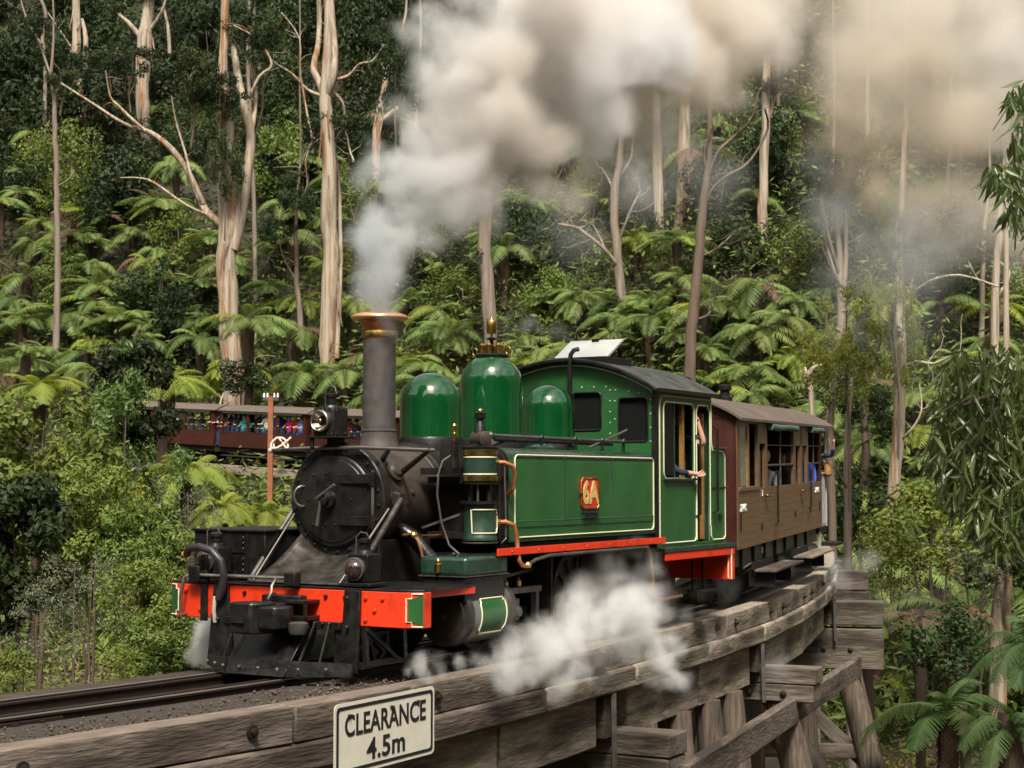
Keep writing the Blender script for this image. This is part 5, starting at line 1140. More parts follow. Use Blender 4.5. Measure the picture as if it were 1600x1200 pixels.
A = gum('forked pale gum with peeling orange bark rising from the left fern bank', 84,
    [(366, 610, 34), (360, 540, 33), (356, 470, 33), (353, 400, 30), (355, 350, 29), (352, 280, 25), (356, 200, 20), (350, 130, 17), (350, 60, 14), (354, -30, 12)],
    [[(362, 390, 22), (374, 345, 20), (386, 270, 17), (392, 215, 15), (380, 160, 13), (370, 110, 12), (362, 50, 9), (350, 10, 7)],
     [(352, 352, 15), (342, 348, 13), (322, 330, 12), (308, 300, 11), (290, 262, 10), (265, 230, 10), (235, 207, 8), (205, 198, 6), (180, 185, 5), (150, 165, 4), (95, 130, 3)],
     [(228, 205, 6), (205, 185, 5), (185, 165, 4), (172, 150, 3), (165, 110, 2)], [(318, 318, 7), (300, 280, 5), (290, 240, 4), (275, 190, 3), (268, 150, 2)],
     [(330, 338, 5), (290, 320, 4), (240, 285, 4), (215, 278, 3), (188, 278, 2)], [(392, 215, 8), (400, 150, 7), (392, 100, 6), (396, 40, 5), (400, -10, 4)],
     [(384, 165, 6), (405, 120, 5), (425, 100, 4), (400, 60, 3), (365, 40, 3)]], seed=1, ntw=3)
B = gum('pale gum with peeling bark and dead white branches left of the smoke', 86,
    [(511, 560, 25), (512, 500, 25), (515, 440, 27), (517, 400, 26), (513, 330, 25), (515, 250, 22), (510, 190, 22), (508, 145, 20)],
    [[(509, 150, 15), (497, 125, 12), (490, 105, 11), (497, 70, 9), (499, 30, 8), (497, -20, 7)], [(510, 150, 16), (520, 120, 13), (523, 80, 11), (519, 30, 10), (516, -30, 9)],
     [(503, 150, 7), (480, 140, 5), (455, 115, 5), (425, 95, 4), (408, 70, 3), (395, 40, 2)], [(425, 95, 4), (412, 130, 3), (410, 170, 3), (398, 215, 2)],
     [(516, 140, 6), (535, 160, 5), (537, 190, 4), (520, 205, 3), (492, 215, 3), (478, 250, 3), (480, 290, 2), (466, 315, 2)], [(500, 215, 4), (480, 235, 3), (470, 262, 2), (458, 280, 2)],
     [(522, 125, 6), (545, 118, 5), (562, 100, 4), (582, 95, 3), (600, 70, 2)], [(526, 560, 8), (530, 470, 8), (532, 400, 7), (530, 300, 6), (524, 240, 6), (518, 200, 5)],
     [(540, 200, 4), (548, 240, 3), (560, 262, 2)], [(490, 230, 4), (470, 120, 3), (468, 60, 2), (440, 20, 2)]], seed=2, ntw=5)
gum('thick pale trunk with a broken branch high on the dark hillside', 112, [(232, 225, 20), (224, 180, 22), (222, 130, 22), (226, 60, 24), (228, 40, 20), (236, -20, 14)],
    [[(222, 62, 10), (200, 35, 7), (172, 14, 5)], [(185, 75, 5), (176, 95, 4)], [(232, 50, 7), (252, 20, 5), (262, -10, 3)], [(265, 84, 6), (262, 40, 5), (250, -10, 4)]], seed=3)
gum('leaning pale trunk with an orange side in the upper left', 116, [(124, 135, 11), (118, 90, 14), (120, 50, 14), (118, 0, 12), (116, -20, 10)], [[(133, 110, 10), (134, 60, 8), (128, 30, 5)], [(112, 75, 4), (95, 50, 3), (75, 20, 2)]], seed=4)
gum('slim pinkish trunk with a fork standing left of the ferns', 92, [(90, 345, 9), (88, 300, 9), (88, 250, 8), (85, 200, 8), (84, 150, 7), (80, 125, 5)],
    [[(84, 150, 5), (98, 128, 3)], [(92, 290, 3), (110, 278, 3), (112, 262, 2), (107, 245, 2)], [(82, 128, 4), (66, 80, 3), (45, 40, 2)]], seed=5, bark=bark_grey)
gum('thin twisted trunk at the top left corner', 110, [(70, 95, 6), (66, 60, 6), (72, 20, 6), (62, -10, 5)], [[(68, 75, 4), (42, 30, 3), (30, -10, 2)]], seed=6, bark=bark_grey)
gum('tall brown trunk between the two forked gums', 96, [(398, 330, 7), (393, 250, 7), (391, 180, 7), (388, 90, 6), (390, -10, 5)], seed=7, bark=bark_grey)
gum('pale gum half hidden by the left edge of the smoke', 98, [(596, 560, 18), (592, 480, 18), (588, 400, 17), (585, 320, 16), (588, 240, 14), (590, 190, 13), (600, 140, 11), (610, 100, 8), (624, 60, 6), (634, 20, 4)],
    [[(596, 190, 10), (618, 172, 9), (634, 158, 8), (650, 120, 6)], [(604, 125, 5), (596, 90, 4), (606, 60, 3)]], seed=8)
gum('broad grey gum trunk under the smoke above the tall green dome', 80, [(768, 560, 22), (764, 480, 22), (757, 400, 23), (760, 330, 22), (766, 250, 20), (774, 160, 18), (780, 60, 16)], [[(755, 420, 5), (735, 405, 4), (718, 395, 3)]], seed=9, bark=bark_grey, ntw=2)
gum('grey dead topped gum with bare white limbs above the cab', 78, [(976, 600, 17), (972, 520, 16), (968, 430, 15), (960, 350, 14), (962, 290, 13), (970, 240, 10), (975, 180, 7)],
    [[(968, 420, 7), (945, 390, 6), (915, 365, 5), (900, 355, 4), (872, 350, 3)], [(944, 386, 4), (925, 350, 3), (905, 345, 2)], [(970, 370, 5), (985, 330, 4), (1000, 300, 3)], [(960, 300, 5), (945, 270, 3), (930, 255, 2)], [(964, 280, 5), (985, 250, 4), (990, 210, 3)]], seed=10, bark=bark_grey, ntw=4)
gum('first of the two straight pale trunks rising into the smoke, the left one', 82, [(1034, 470, 17), (1032, 415, 17), (1029, 330, 16), (1026, 230, 16), (1024, 120, 15), (1022, 20, 14)], seed=11)
gum('thicker straight pale trunk with an orange side rising into the smoke', 83, [(1056, 470, 22), (1060, 400, 22), (1065, 320, 22), (1070, 200, 18), (1072, 80, 16), (1072, 0, 14)], [[(1062, 400, 10), (1078, 320, 9), (1082, 260, 7)]], seed=12)
gum('dark leaning trunk with curling bare branches behind the cab roof', 66, [(1078, 610, 19), (1080, 540, 18), (1084, 470, 17), (1092, 400, 16), (1096, 345, 15), (1102, 300, 13), (1106, 268, 10)],
    [[(1096, 335, 7), (1110, 300, 6), (1135, 275, 5), (1160, 262, 5), (1180, 240, 4), (1200, 200, 4), (1195, 170, 3)], [(1104, 285, 6), (1120, 240, 5), (1145, 215, 5), (1172, 190, 4), (1182, 160, 3)], [(1092, 400, 5), (1110, 395, 4), (1130, 380, 3), (1150, 360, 3)], [(1082, 500, 4), (1102, 495, 4), (1112, 485, 3)], [(1106, 268, 5), (1100, 240, 4), (1112, 200, 3)]], seed=13, bark=bark_dark, ntw=5)
gum('gum with bright orange peeling bark over the fern slope', 78, [(1176, 510, 19), (1182, 460, 18), (1190, 400, 18), (1191, 340, 16), (1193, 290, 15), (1196, 200, 14), (1198, 110, 12)], [[(1196, 200, 7), (1208, 160, 6), (1212, 130, 4)]], seed=14)
gum('short brown trunk behind the orange barked gum', 84, [(1206, 450, 10), (1212, 390, 10), (1216, 330, 9), (1208, 280, 8), (1212, 200, 7)], seed=15, bark=bark_dark)
gum('multi stemmed pale gum under the white smoke', 72, [(1314, 640, 14), (1312, 560, 14), (1314, 470, 13), (1311, 400, 11), (1308, 330, 9), (1300, 270, 6)],
    [[(1312, 430, 7), (1300, 390, 6), (1286, 330, 5), (1290, 290, 3)], [(1316, 480, 9), (1322, 400, 8), (1320, 320, 7), (1316, 250, 5)], [(1315, 450, 7), (1302, 420, 5), (1285, 350, 4), (1282, 300, 3)], [(1324, 380, 4), (1345, 370, 3), (1358, 350, 3)]], seed=16, bark=bark_grey, ntw=3)
gum('pale trunk pair under the white smoke, the thicker one', 80, [(1328, 640, 17), (1334, 520, 17), (1336, 430, 16), (1340, 350, 15), (1346, 280, 13), (1352, 230, 10)], [[(1338, 430, 9), (1349, 360, 8), (1350, 300, 7)], [(1346, 290, 4), (1365, 262, 3), (1385, 255, 2)]], seed=17)
Pg = gum('tall leaning pale gum with peeling bark on the right', 57, [(1378, 930, 21), (1385, 880, 20), (1394, 800, 20), (1402, 700, 19), (1406, 600, 18), (1407, 520, 17), (1408, 450, 15), (1406, 380, 13), (1409, 300, 10), (1412, 225, 8)],
    [[(1402, 690, 4), (1425, 670, 4), (1440, 640, 3), (1436, 600, 2)], [(1408, 440, 5), (1430, 430, 3), (1438, 400, 2)], [(1406, 400, 4), (1425, 330, 4), (1450, 335, 3)], [(1407, 580, 6), (1430, 565, 5), (1460, 568, 4), (1500, 548, 3)], [(1404, 575, 5), (1375, 560, 4), (1360, 540, 3)], [(1412, 470, 4), (1450, 440, 4), (1500, 430, 4), (1560, 448, 3)]], seed=18, ntw=3)
gum('stout pale trunk at the lower right beyond the ferns', 44, [(1558, 1060, 27), (1560, 980, 26), (1564, 900, 22), (1566, 850, 18), (1570, 760, 14)], [[(1572, 1000, 12), (1576, 930, 10), (1578, 880, 8)]], seed=19)
for i, (x0, y0, x1, y1, w_, D, lab, bk) in enumerate([
    (1472, 540, 1478, 320, 12, 78, 'brown trunk on the left of the right hand group', bark_dark), (1489, 540, 1494, 380, 11, 80, 'brown trunk second in the right hand group', bark_dark),
    (1484, 540, 1484, 400, 8, 84, 'thin trunk between two brown ones on the right', bark_grey), (1533, 545, 1540, 350, 9, 72, 'slim pale trunk with an orange fork at the right', bark_pale),
    (1524, 520, 1528, 350, 11, 84, 'grey trunk behind the slim pale one at the right', bark_grey), (1556, 570, 1562, 360, 14, 70, 'pale trunk near the right edge below the hanging leaves', bark_pale),
    (1578, 540, 1582, 340, 12, 80, 'reddish trunk closest to the right edge', bark_dark), (1322, 880, 1326, 650, 13, 38, 'rough trunk just behind the end of the brown carriage', bark_grey),
    (1300, 800, 1304, 590, 13, 48, 'second rough trunk behind the end of the brown carriage', bark_dark), (1345, 860, 1352, 640, 16, 60, 'dim brown trunk between the carriage end and the leaning gum', bark_dark),
    (470, 520, 462, 360, 9, 88, 'thin grey trunk left of the pale gum with dead branches', bark_grey), (1150, 640, 1155, 300, 9, 104, 'slender trunk deep behind the wattle', bark_grey),
    (1005, 300, 1000, 120, 9, 112, 'slender pale trunk in the smoke over the cab', bark_grey), (1250, 430, 1252, 330, 9, 100, 'dim trunk right of the orange barked gum', bark_dark),
    (1270, 480, 1276, 330, 10, 96, 'dim brown trunk left of the white smoke', bark_dark), (285, 250, 292, -20, 8, 120, 'straight grey trunk deep in the upper left forest', bark_grey),
    (160, 200, 158, -20, 7, 124, 'thin grey trunk in the shade of the upper left forest', bark_grey), (432, 200, 436, -20, 7, 122, 'thin grey trunk high between the two pale gums', bark_grey),
    (655, 420, 650, 200, 12, 104, 'trunk veiled by the smoke column', bark_grey), (820, 300, 824, 60, 12, 112, 'trunk lost in the thick smoke', bark_grey),
    (900, 330, 906, 60, 12, 108, 'trunk behind the smoke over the cab', bark_grey), (1120, 330, 1126, 100, 12, 110, 'trunk just left of the orange barked gum, in the smoke', bark_grey)]):
    xm = (x0 + x1) / 2 + random.uniform(-4, 4)
    gum(lab, D, [(x0, y0, w_), (xm, (y0 + y1) / 2, w_ * .9), (x1, y1, w_ * .7), (x1 + 3, y1 - 60, w_ * .5)], [[(xm, (y0 + y1) / 2, w_ * .4), (xm + random.choice((-1, 1)) * 22, (y0 + y1) / 2 - 40, w_ * .25), (xm + random.choice((-1, 1)) * 30, (y0 + y1) / 2 - 80, w_ * .15)]], bk, 30 + i, 1)
sn = gum('broken pale snag just above the brown carriage roof', 40, [(1268, 650, 8), (1264, 610, 9), (1262, 590, 11), (1270, 576, 7), (1284, 570, 4)], [[(1263, 592, 6), (1258, 575, 4)]], seed=60, name='dead_snag', cat='dead tree')
fl = gum('fallen bare branches on the bank above the far carriages', 84, [(372, 600, 6), (390, 560, 5), (400, 520, 4)], [[(372, 600, 4), (350, 615, 4), (342, 640, 3)], [(395, 590, 4), (420, 600, 3), (440, 615, 2)], [(380, 640, 4), (398, 580, 3), (392, 530, 2)]], seed=61, name='fallen_branch', cat='branch', down=False, ntw=4)

# ------------------------------------------------------------------ crowns
leaf_fe = M('acacia_leaf', (.075, .125, .026), .5, trans=.3, objvar=.5, col2=(.10, .15, .032), scale=1.2)
CR = {
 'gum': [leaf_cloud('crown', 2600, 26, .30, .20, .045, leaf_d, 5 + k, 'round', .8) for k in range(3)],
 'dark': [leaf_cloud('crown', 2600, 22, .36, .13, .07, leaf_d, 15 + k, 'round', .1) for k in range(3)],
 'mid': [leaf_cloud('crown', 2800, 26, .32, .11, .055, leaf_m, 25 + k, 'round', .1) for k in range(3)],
 'wattle': [leaf_cloud('crown', 5200, 34, .22, .085, .020, leaf_y, 35 + k, 'round', .2, .2) for k in range(2)],
 'feather': [leaf_cloud('crown', 9000, 46, .24, .10, .026, leaf_fe, 45 + k, 'cone', .1, .4) for k in range(2)],
 'grey': [leaf_cloud('crown', 2400, 40, .24, .07, .02, leaf_g, 55 + k, 'round', -.4, .2) for k in range(2)],
 'bright': [leaf_cloud('crown', 1800, 20, .28, .10, .06, leaf_y, 65 + k, 'round', 0) for k in range(2)],
 'near': [leaf_cloud('crown', 8500, 40, .30, .13, .060, leaf_d, 75, 'round', .15, .6), leaf_cloud('crown', 8500, 40, .30, .12, .052, leaf_m, 76, 'round', .15, .6)],
}
for i, (t_, p_, s_) in enumerate(TUFT): link('leaf_tuft', CR['gum'][i % 3], t_, p_, (0, 0, i), (s_, s_, s_ * .8))
STEM = [mesh(G().tube([(0, 0, 0), (.12 * k, .05, .35), (.05, -.04 * k, .7), (.1, .02, 1)], [.05, .04, .03, .015], 7).tube([(.06 * k, 0, .3), (.3, .1, .6), (.4, .2, .9)], [.025, .02, .01], 5).tube([(.06 * k, 0, .4), (-.2, -.15, .65), (-.35, -.2, .9)], [.025, .02, .01], 5), 'trunk', bark_dark, 80) for k in (1, -1, 2)]
BN = 0
def bush(px, py, wpx, hpx, D, kind, label, group=None, name='shrub', cat='shrub', stems=0, ground_it=True):
    global BN
    c = at(px, py, D); rx = wpx / 2 * D / F; rz = hpx / 2 * D / F; gz = ground(c.x, c.y)
    bz = min(gz - .1, c.z - rz * .9)
    if c.z - rz - gz > 6: bz = c.z - rz - 2
    rng = random.Random(BN); BN += 1
    t = thing(name, label, cat, (c.x, c.y, bz), (0, 0, 0), group)
    ms = CR[kind]; link('crown', ms[BN % len(ms)], t, (0, 0, c.z - bz), (0, 0, rng.uniform(0, 6.28)), (rx, rx * .9, rz))
    link('trunk', STEM[BN % 3], t, (0, 0, 0), (0, 0, rng.uniform(0, 6)), (rx * .8, rx * .8, c.z - bz + rz * .5))
    if stems:
        g = G(); h = c.z - bz + rz * .7
        for k in range(stems):
            a = rng.uniform(0, 6.28); p = Vector((math.cos(a) * rx * .3, math.sin(a) * rx * .3, 0)); pts = [p]
            for j in range(6): pts.append(pts[-1] + Vector((rng.uniform(-.16, .16) + math.cos(a) * .09, rng.uniform(-.16, .16) + math.sin(a) * .09, 1)) * h / 6 * rng.uniform(.7, 1.0))
            g.tube(pts, [.03, .024, .018, .014, .01, .008, .005], 5)
            for q in range(5):
                i = rng.randrange(2, 6); d = Vector((rng.uniform(-1, 1), rng.uniform(-1, 1), rng.uniform(.2, 1))) * h * .16; g.tube([pts[i], pts[i] + d * .5 + Vector((0, 0, .02)), pts[i] + d], [.012, .008, .004], 4)
        part('bare_stem', g, twig_m, t, kind='stuff')
    return t
near = [(195, 640, 200, 250, 33, 'feather', 'feathery green acacia bush with a pale stem left of the far carriages', 'acacia_bush', 0),
        (200, 620, 150, 170, 34, 'near', 'darker foliage bush behind the feathery acacia on the left', 'shrub', 0),
        (60, 730, 230, 260, 29, 'near', 'big dark green bush at the left edge below the ferns', 'shrub', 0),
        (30, 860, 220, 230, 24, 'near', 'dense dark bush in the left foreground', 'shrub', 0),
        (130, 800, 160, 170, 27, 'near', 'round dark green bush behind the dry scrub on the left', 'shrub', 0),
        (185, 800, 110, 120, 27, 'bright', 'yellow green sapling right of the big dark bush', 'shrub', 0),
        (230, 850, 140, 160, 26, 'near', 'mid green bush left of the black toolbox', 'shrub', 0),
        (290, 820, 130, 190, 30, 'grey', 'grey green feathery bush just left of the toolbox', 'shrub', 0),
        (345, 905, 150, 120, 30, 'grey', 'grey green bush behind the buffer beam', 'shrub', 0),
        (120, 930, 170, 190, 21, 'grey', 'dry grey shrub with grey green twigs in the left foreground', 'dry_shrub', 0),
        (60, 1000, 150, 150, 19, 'grey', 'tangled dry shrub beside the track at the far left', 'dry_shrub', 3),
        (215, 940, 140, 130, 22, 'mid', 'mid green bush beside the dry shrub', 'shrub', 0),
        (268, 1000, 130, 120, 20.5, 'near', 'round dense dark bush left of the white steam', 'shrub', 0),
        (190, 1045, 90, 70, 19, 'bright', 'low bright green bush beside the rails', 'shrub', 0),
        (20, 1070, 110, 110, 17, 'mid', 'low green bush in the lower left corner', 'shrub', 0),
        (110, 1085, 120, 60, 17.5, 'grey', 'low dry grassy bush beside the rails', 'shrub', 5),
        (380, 990, 120, 120, 24, 'near', 'dark bush behind the cowcatcher', 'shrub', 0),
        (150, 690, 130, 130, 36, 'mid', 'bush with small leaves left of the acacia', 'shrub', 0),
        (255, 930, 110, 120, 25, 'near', 'dark bush under the left end of the buffer beam', 'shrub', 0),
        (1400, 500, 110, 240, 55, 'wattle', 'yellow green feathery wattle foliage around the leaning gum', 'wattle_tree', 0),
        (1325, 540, 160, 230, 36, 'wattle', 'yellow green wattle behind the end of the carriage', 'wattle_tree', 0),
        (1420, 330, 120, 170, 60, 'wattle', 'upper wattle foliage in the thin smoke at the right', 'wattle_tree', 0),
        (1290, 520, 100, 130, 56, 'wattle', 'small pale wattle left of the leaning gum', 'wattle_tree', 0),
        (1450, 830, 190, 150, 46, 'mid', 'loose green bush on the slope right of the leaning gum', 'shrub', 0),
        (1530, 880, 170, 170, 44, 'grey', 'feathery bush beside the stout trunk on the right', 'shrub', 0),
        (1390, 880, 110, 100, 48, 'mid', 'small bush at the foot of the leaning gum', 'shrub', 0),
        (375, 590, 90, 60, 80, 'dark', 'dark low bush at the foot of the forked pale gum', 'shrub', 0),
        (1480, 1000, 150, 110, 34, 'dark', 'dark bush under the dead brown ferns', 'shrub', 0),
        (1340, 800, 110, 150, 50, 'dark', 'dark bush behind the balcony of the carriage', 'shrub', 0)]
for px, py, wd, ht, D, kd, lab, nm, st in near: bush(px, py, wd, ht, D, kd, lab, name=nm, cat={'wattle_tree': 'wattle'}.get(nm, 'shrub'), stems=st)
# dark leafy trees over the upper hillside
def tree_on(px, py, wpx, hpx, kind, label, group=None, dh=0):
    p = hit(px, py + hpx * .5, 0)
    if p is None: return
    bush(px, py, wpx, hpx, p.y, kind, label, group, 'leafy_tree', 'tree')
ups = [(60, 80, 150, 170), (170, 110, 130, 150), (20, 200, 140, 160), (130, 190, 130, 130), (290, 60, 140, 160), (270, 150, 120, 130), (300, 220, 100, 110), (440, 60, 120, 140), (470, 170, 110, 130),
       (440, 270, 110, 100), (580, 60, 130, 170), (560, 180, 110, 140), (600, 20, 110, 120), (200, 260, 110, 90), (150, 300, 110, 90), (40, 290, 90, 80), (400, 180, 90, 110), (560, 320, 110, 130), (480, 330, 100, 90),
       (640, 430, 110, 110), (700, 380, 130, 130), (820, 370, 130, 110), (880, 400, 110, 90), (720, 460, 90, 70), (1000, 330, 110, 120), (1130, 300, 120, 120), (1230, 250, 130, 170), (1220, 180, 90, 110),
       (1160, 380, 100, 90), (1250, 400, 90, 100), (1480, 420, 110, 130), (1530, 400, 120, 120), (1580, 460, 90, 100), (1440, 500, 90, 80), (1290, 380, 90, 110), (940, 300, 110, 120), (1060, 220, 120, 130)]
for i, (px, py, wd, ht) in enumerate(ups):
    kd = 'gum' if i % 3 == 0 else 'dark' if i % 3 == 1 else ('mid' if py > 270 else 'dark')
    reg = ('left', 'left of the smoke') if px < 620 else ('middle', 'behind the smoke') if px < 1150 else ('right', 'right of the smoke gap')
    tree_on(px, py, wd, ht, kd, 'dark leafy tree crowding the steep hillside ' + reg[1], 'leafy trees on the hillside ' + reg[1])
k = 0
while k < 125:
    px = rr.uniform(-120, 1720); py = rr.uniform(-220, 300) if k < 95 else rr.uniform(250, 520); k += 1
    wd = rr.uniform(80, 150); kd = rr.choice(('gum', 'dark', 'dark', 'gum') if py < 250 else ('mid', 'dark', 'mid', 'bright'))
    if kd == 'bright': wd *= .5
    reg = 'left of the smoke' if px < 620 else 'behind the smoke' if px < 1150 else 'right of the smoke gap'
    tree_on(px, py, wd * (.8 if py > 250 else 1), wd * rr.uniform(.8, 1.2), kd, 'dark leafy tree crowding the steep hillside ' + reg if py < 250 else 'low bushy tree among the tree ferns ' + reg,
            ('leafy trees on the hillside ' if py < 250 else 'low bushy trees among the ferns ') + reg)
# gum foliage hanging in tufts about the traced trunks
for (px, py, wd, ht, D, lab) in [(352, 255, 60, 120, 83, 'dark leaf tuft on the forked gum trunk'), (345, 150, 90, 70, 83, 'gum leaf tuft above the fork'), (300, 120, 110, 100, 84, 'gum leaves left of the forked trunk'),
                                 (95, 95, 90, 70, 95, 'gum leaves over the slim pinkish trunk'), (205, 100, 70, 60, 108, 'gum leaves over the thick pale trunk'), (620, 110, 90, 160, 92, 'dark hanging gum leaves at the edge of the smoke'),
                                 (1215, 240, 110, 130, 86, 'dark gum crown over the orange trunk'), (395, 60, 90, 80, 84, 'gum leaves between the stems high up')]:
    bush(px, py, wd, ht, D, 'gum', lab, name='gum_foliage', cat='foliage')
# unseen trees added behind the viewer, shaping dark reflections in the paintwork
for i in range(34):
    big = i >= 22; a = R(rr.uniform(95, 265) if not big else (rr.uniform(88, 145) if i % 2 else rr.uniform(212, 272))); d_ = rr.uniform(28, 60) if not big else rr.uniform(24, 38); X = math.sin(a) * d_ - 2; Y = math.cos(a) * d_
    t = thing('leafy_tree', 'unseen tree added for dome reflections behind the photographer', 'tree', (X, Y, ground(X, Y) - .2), (0, 0, a), 'trees behind the photographer'); h = rr.uniform(8, 17) if not big else rr.uniform(19, 27)
    link('crown', CR['dark'][i % 3], t, (0, 0, h * .62), (0, 0, a), (h * .26, h * .26, h * .4)); link('trunk', STEM[i % 3], t, None, None, (h * .3, h * .3, h))

# ------------------------------------------------------------------ undergrowth, one mass
def scatter(name, n, tm, mat, label, ylo, yhi, size, seed, xr=(-70, 75), avoid=3.4, leaf=(.22, .06), zlim=None):
    rng = np.random.default_rng(seed); cl = []
    tp = rng.normal(size=(tm, 3)) * [.55, .55, .42]; tp[:, 2] = np.abs(tp[:, 2]); tn = unit(tp + rng.normal(size=(tm, 3)) * .5 + [0, 0, .4])
    V0 = leaf_quads(tp, tn, leaf[0], leaf[1], rng, .05)
    out = []; tries = 0
    while len(out) < n and tries < n * 6:
        tries += 1
        Y = ylo + (yhi - ylo) * rng.random() ** 1.25; X = rng.uniform(-.36 * Y - 4, .36 * Y + 4)
        q = math.hypot(X - CEN.x, Y - CEN.y) - RT
        if -avoid < q < avoid: continue
        z = ground(X, Y); s = size * (.6 + .9 * rng.random()); a = rng.random() * 6.28; ca, sa = math.cos(a) * s, math.sin(a) * s
        out.append(V0 @ np.array([[ca, sa, 0], [-sa, ca, 0], [0, 0, s]]) + [X, Y, z - .15])
    o = link(name, quads_mesh(name, np.concatenate(out), mat)); tag(o, label, 'undergrowth', kind='stuff'); return o
scatter('undergrowth', 4800, 46, leaf_m, 'tangled green undergrowth covering the hillside', 46, 100, 1.5, 1)
scatter('dark_undergrowth', 6000, 46, leaf_d, 'dark shaded undergrowth between the trees', 48, 165, 1.6, 2)  # darker leaf colour stands in for the shade between trees
scatter('dry_undergrowth', 900, 40, M('dry_leaf', (.13, .075, .035), .8, objvar=0, col2=(.10, .085, .04), scale=.8), 'brown dead fronds and dry litter on the slope', 40, 130, 1.0, 3)
scatter('gully_undergrowth', 2600, 60, leaf_m, 'low plants filling the gully beneath the bridge', 16, 56, 1.0, 4, leaf=(.13, .04), avoid=2.2)
scatter('bright_undergrowth', 700, 46, leaf_y, 'yellow green seedlings among the ferns', 30, 95, .8, 5, leaf=(.16, .05))
# ------------------------------------------------------------------ people
def body_mesh(name, J, E, Rd, regions, root=0, sub=1):
    """skeleton joints J, edges E, radii Rd -> one continuous skin; regions(center)->material slot"""
    me = bpy.data.meshes.new('tmp'); me.from_pydata(J, E, []); me.update()
    o = bpy.data.objects.new('tmp', me); COL.objects.link(o)
    sk = o.modifiers.new('skin', 'SKIN'); sk.use_smooth_shade = True
    for i, v in enumerate(me.skin_vertices[0].data):
        r = Rd[i]; v.radius = r if isinstance(r, tuple) else (r, r); v.use_root = (i == root)
    ss = o.modifiers.new('sub', 'SUBSURF'); ss.levels = sub; ss.render_levels = sub
    dg = bpy.context.evaluated_depsgraph_get(); out = bpy.data.meshes.new_from_object(o.evaluated_get(dg)); bpy.data.objects.remove(o); bpy.data.meshes.remove(me)
    out.name = name; out.materials.clear()
    for p in out.polygons: p.material_index = regions(p.center); p.use_smooth = True
    return out
def person_mesh(pose, hands=False):
    """standing figure 1.7 m tall facing -y, z up from its soles; pose gives elbow and wrist points"""
    J = [(0, 0, .95), (0, 0, 1.12), (0, 0, 1.32), (0, 0, 1.43), (0, -.01, 1.50), (0, -.02, 1.60), (0, -.015, 1.69)]
    Rd = [(.155, .115), (.14, .10), (.16, .105), (.085, .07), (.052, .052), (.078, .092), (.062, .072)]
    E = [(0, 1), (1, 2), (2, 3), (3, 4), (4, 5), (5, 6)]
    if pose.get('seat'): J = [(x, y, z - .38) for x, y, z in J]
    for s in (-1, 1):
        el, wr = pose[s]
        k = len(J); J += [(s * .175, 0, 1.36 - (.38 if pose.get('seat') else 0)), el, wr]; Rd += [.058, .042, .028]; E += [(2, k), (k, k + 1), (k + 1, k + 2)]
        d = (Vector(wr) - Vector(el)).normalized()
        if not hands:
            J.append(tuple(Vector(wr) + d * .09)); Rd.append((.035, .018)); E.append((k + 2, k + 3))
        else:
            up = d.orthogonal().normalized(); sd = d.cross(up); pm = Vector(wr) + d * .055; J.append(tuple(pm)); Rd.append((.036, .02)); kp = k + 3; E.append((k + 2, kp))
            for q in range(4):
                b_ = pm + up * (-.033 + q * .022) + d * .035; L_ = (.062, .072, .068, .052)[q]
                n_ = len(J); J += [tuple(b_), tuple(b_ + d * L_ * .5 + sd * .012), tuple(b_ + d * L_ * .75 + sd * .04)]; Rd += [.010, .009, .0075]; E += [(kp, n_), (n_, n_ + 1), (n_ + 1, n_ + 2)]
            n_ = len(J); b_ = pm - up * .035 - d * .02; J += [tuple(b_), tuple(b_ - up * .02 + d * .035 + sd * .02)]; Rd += [.011, .009]; E += [(kp, n_), (n_, n_ + 1)]
        k = len(J); J += [(s * .095, 0, .86), (s * .10, -.01, .48), (s * .10, .02, .08), (s * .11, -.13, .035)] if not pose.get('seat') else [(s * .10, -.05, .52), (s * .11, -.42, .53), (s * .11, -.42, .10), (s * .11, -.54, .04)]; Rd += [.09, .058, .042, (.035, .03)]
        E += [(0, k), (k, k + 1), (k + 1, k + 2), (k + 2, k + 3)]
    wr_ = [Vector(pose[s][1]) for s in (-1, 1)]; el_ = [Vector(pose[s][0]) for s in (-1, 1)]
    def reg(c):
        c = Vector(c)
        for w_, e_ in zip(wr_, el_):
            if (c - w_).length < .13 or (hands and (c - w_).dot((w_ - e_).normalized()) > -.10 and (c - w_).length < .25): return 0
            if pose.get('bare') and (c - (w_ + e_) / 2).length < .15 and abs(c.x) > .14: return 0
        o_ = .38 if pose.get('seat') else 0
        if c.z > 1.45 - o_ and abs(c.x) < .12: return 0
        if o_: return 2 if (c.y < -.14 and c.z < .62 or c.z < .5) else 1
        return 1 if c.z > .92 else 2
    m = body_mesh('body', J, E, Rd, reg)
    for mt in (skin_m, black, black): m.materials.append(mt)
    return m
def hair_mesh(kind):
    g = G()
    if kind == 'hat': g.lathe([(.15, 1.665), (.155, 1.672), (.10, 1.685), (.095, 1.76), (.05, 1.785), (.005, 1.79)], (0, -.01, 0), (0, 0, 1), 16)
    elif kind == 'cap': g.lathe([(.098, 1.66), (.10, 1.70), (.08, 1.755), (.04, 1.775), (.005, 1.78)], (0, -.0, 0), (0, 0, 1), 16).box(-.07, .07, -.18, -.06, 1.665, 1.68)
    elif kind == 'long': g.lathe([(.075, 1.42), (.095, 1.52), (.102, 1.64), (.09, 1.72), (.05, 1.765), (.005, 1.775)], (0, .035, 0), (0, 0, 1), 14)
    else: g.lathe([(.07, 1.56), (.097, 1.62), (.096, 1.69), (.075, 1.74), (.04, 1.765), (.005, 1.77)], (0, .028, 0), (0, 0, 1), 14)
    return g
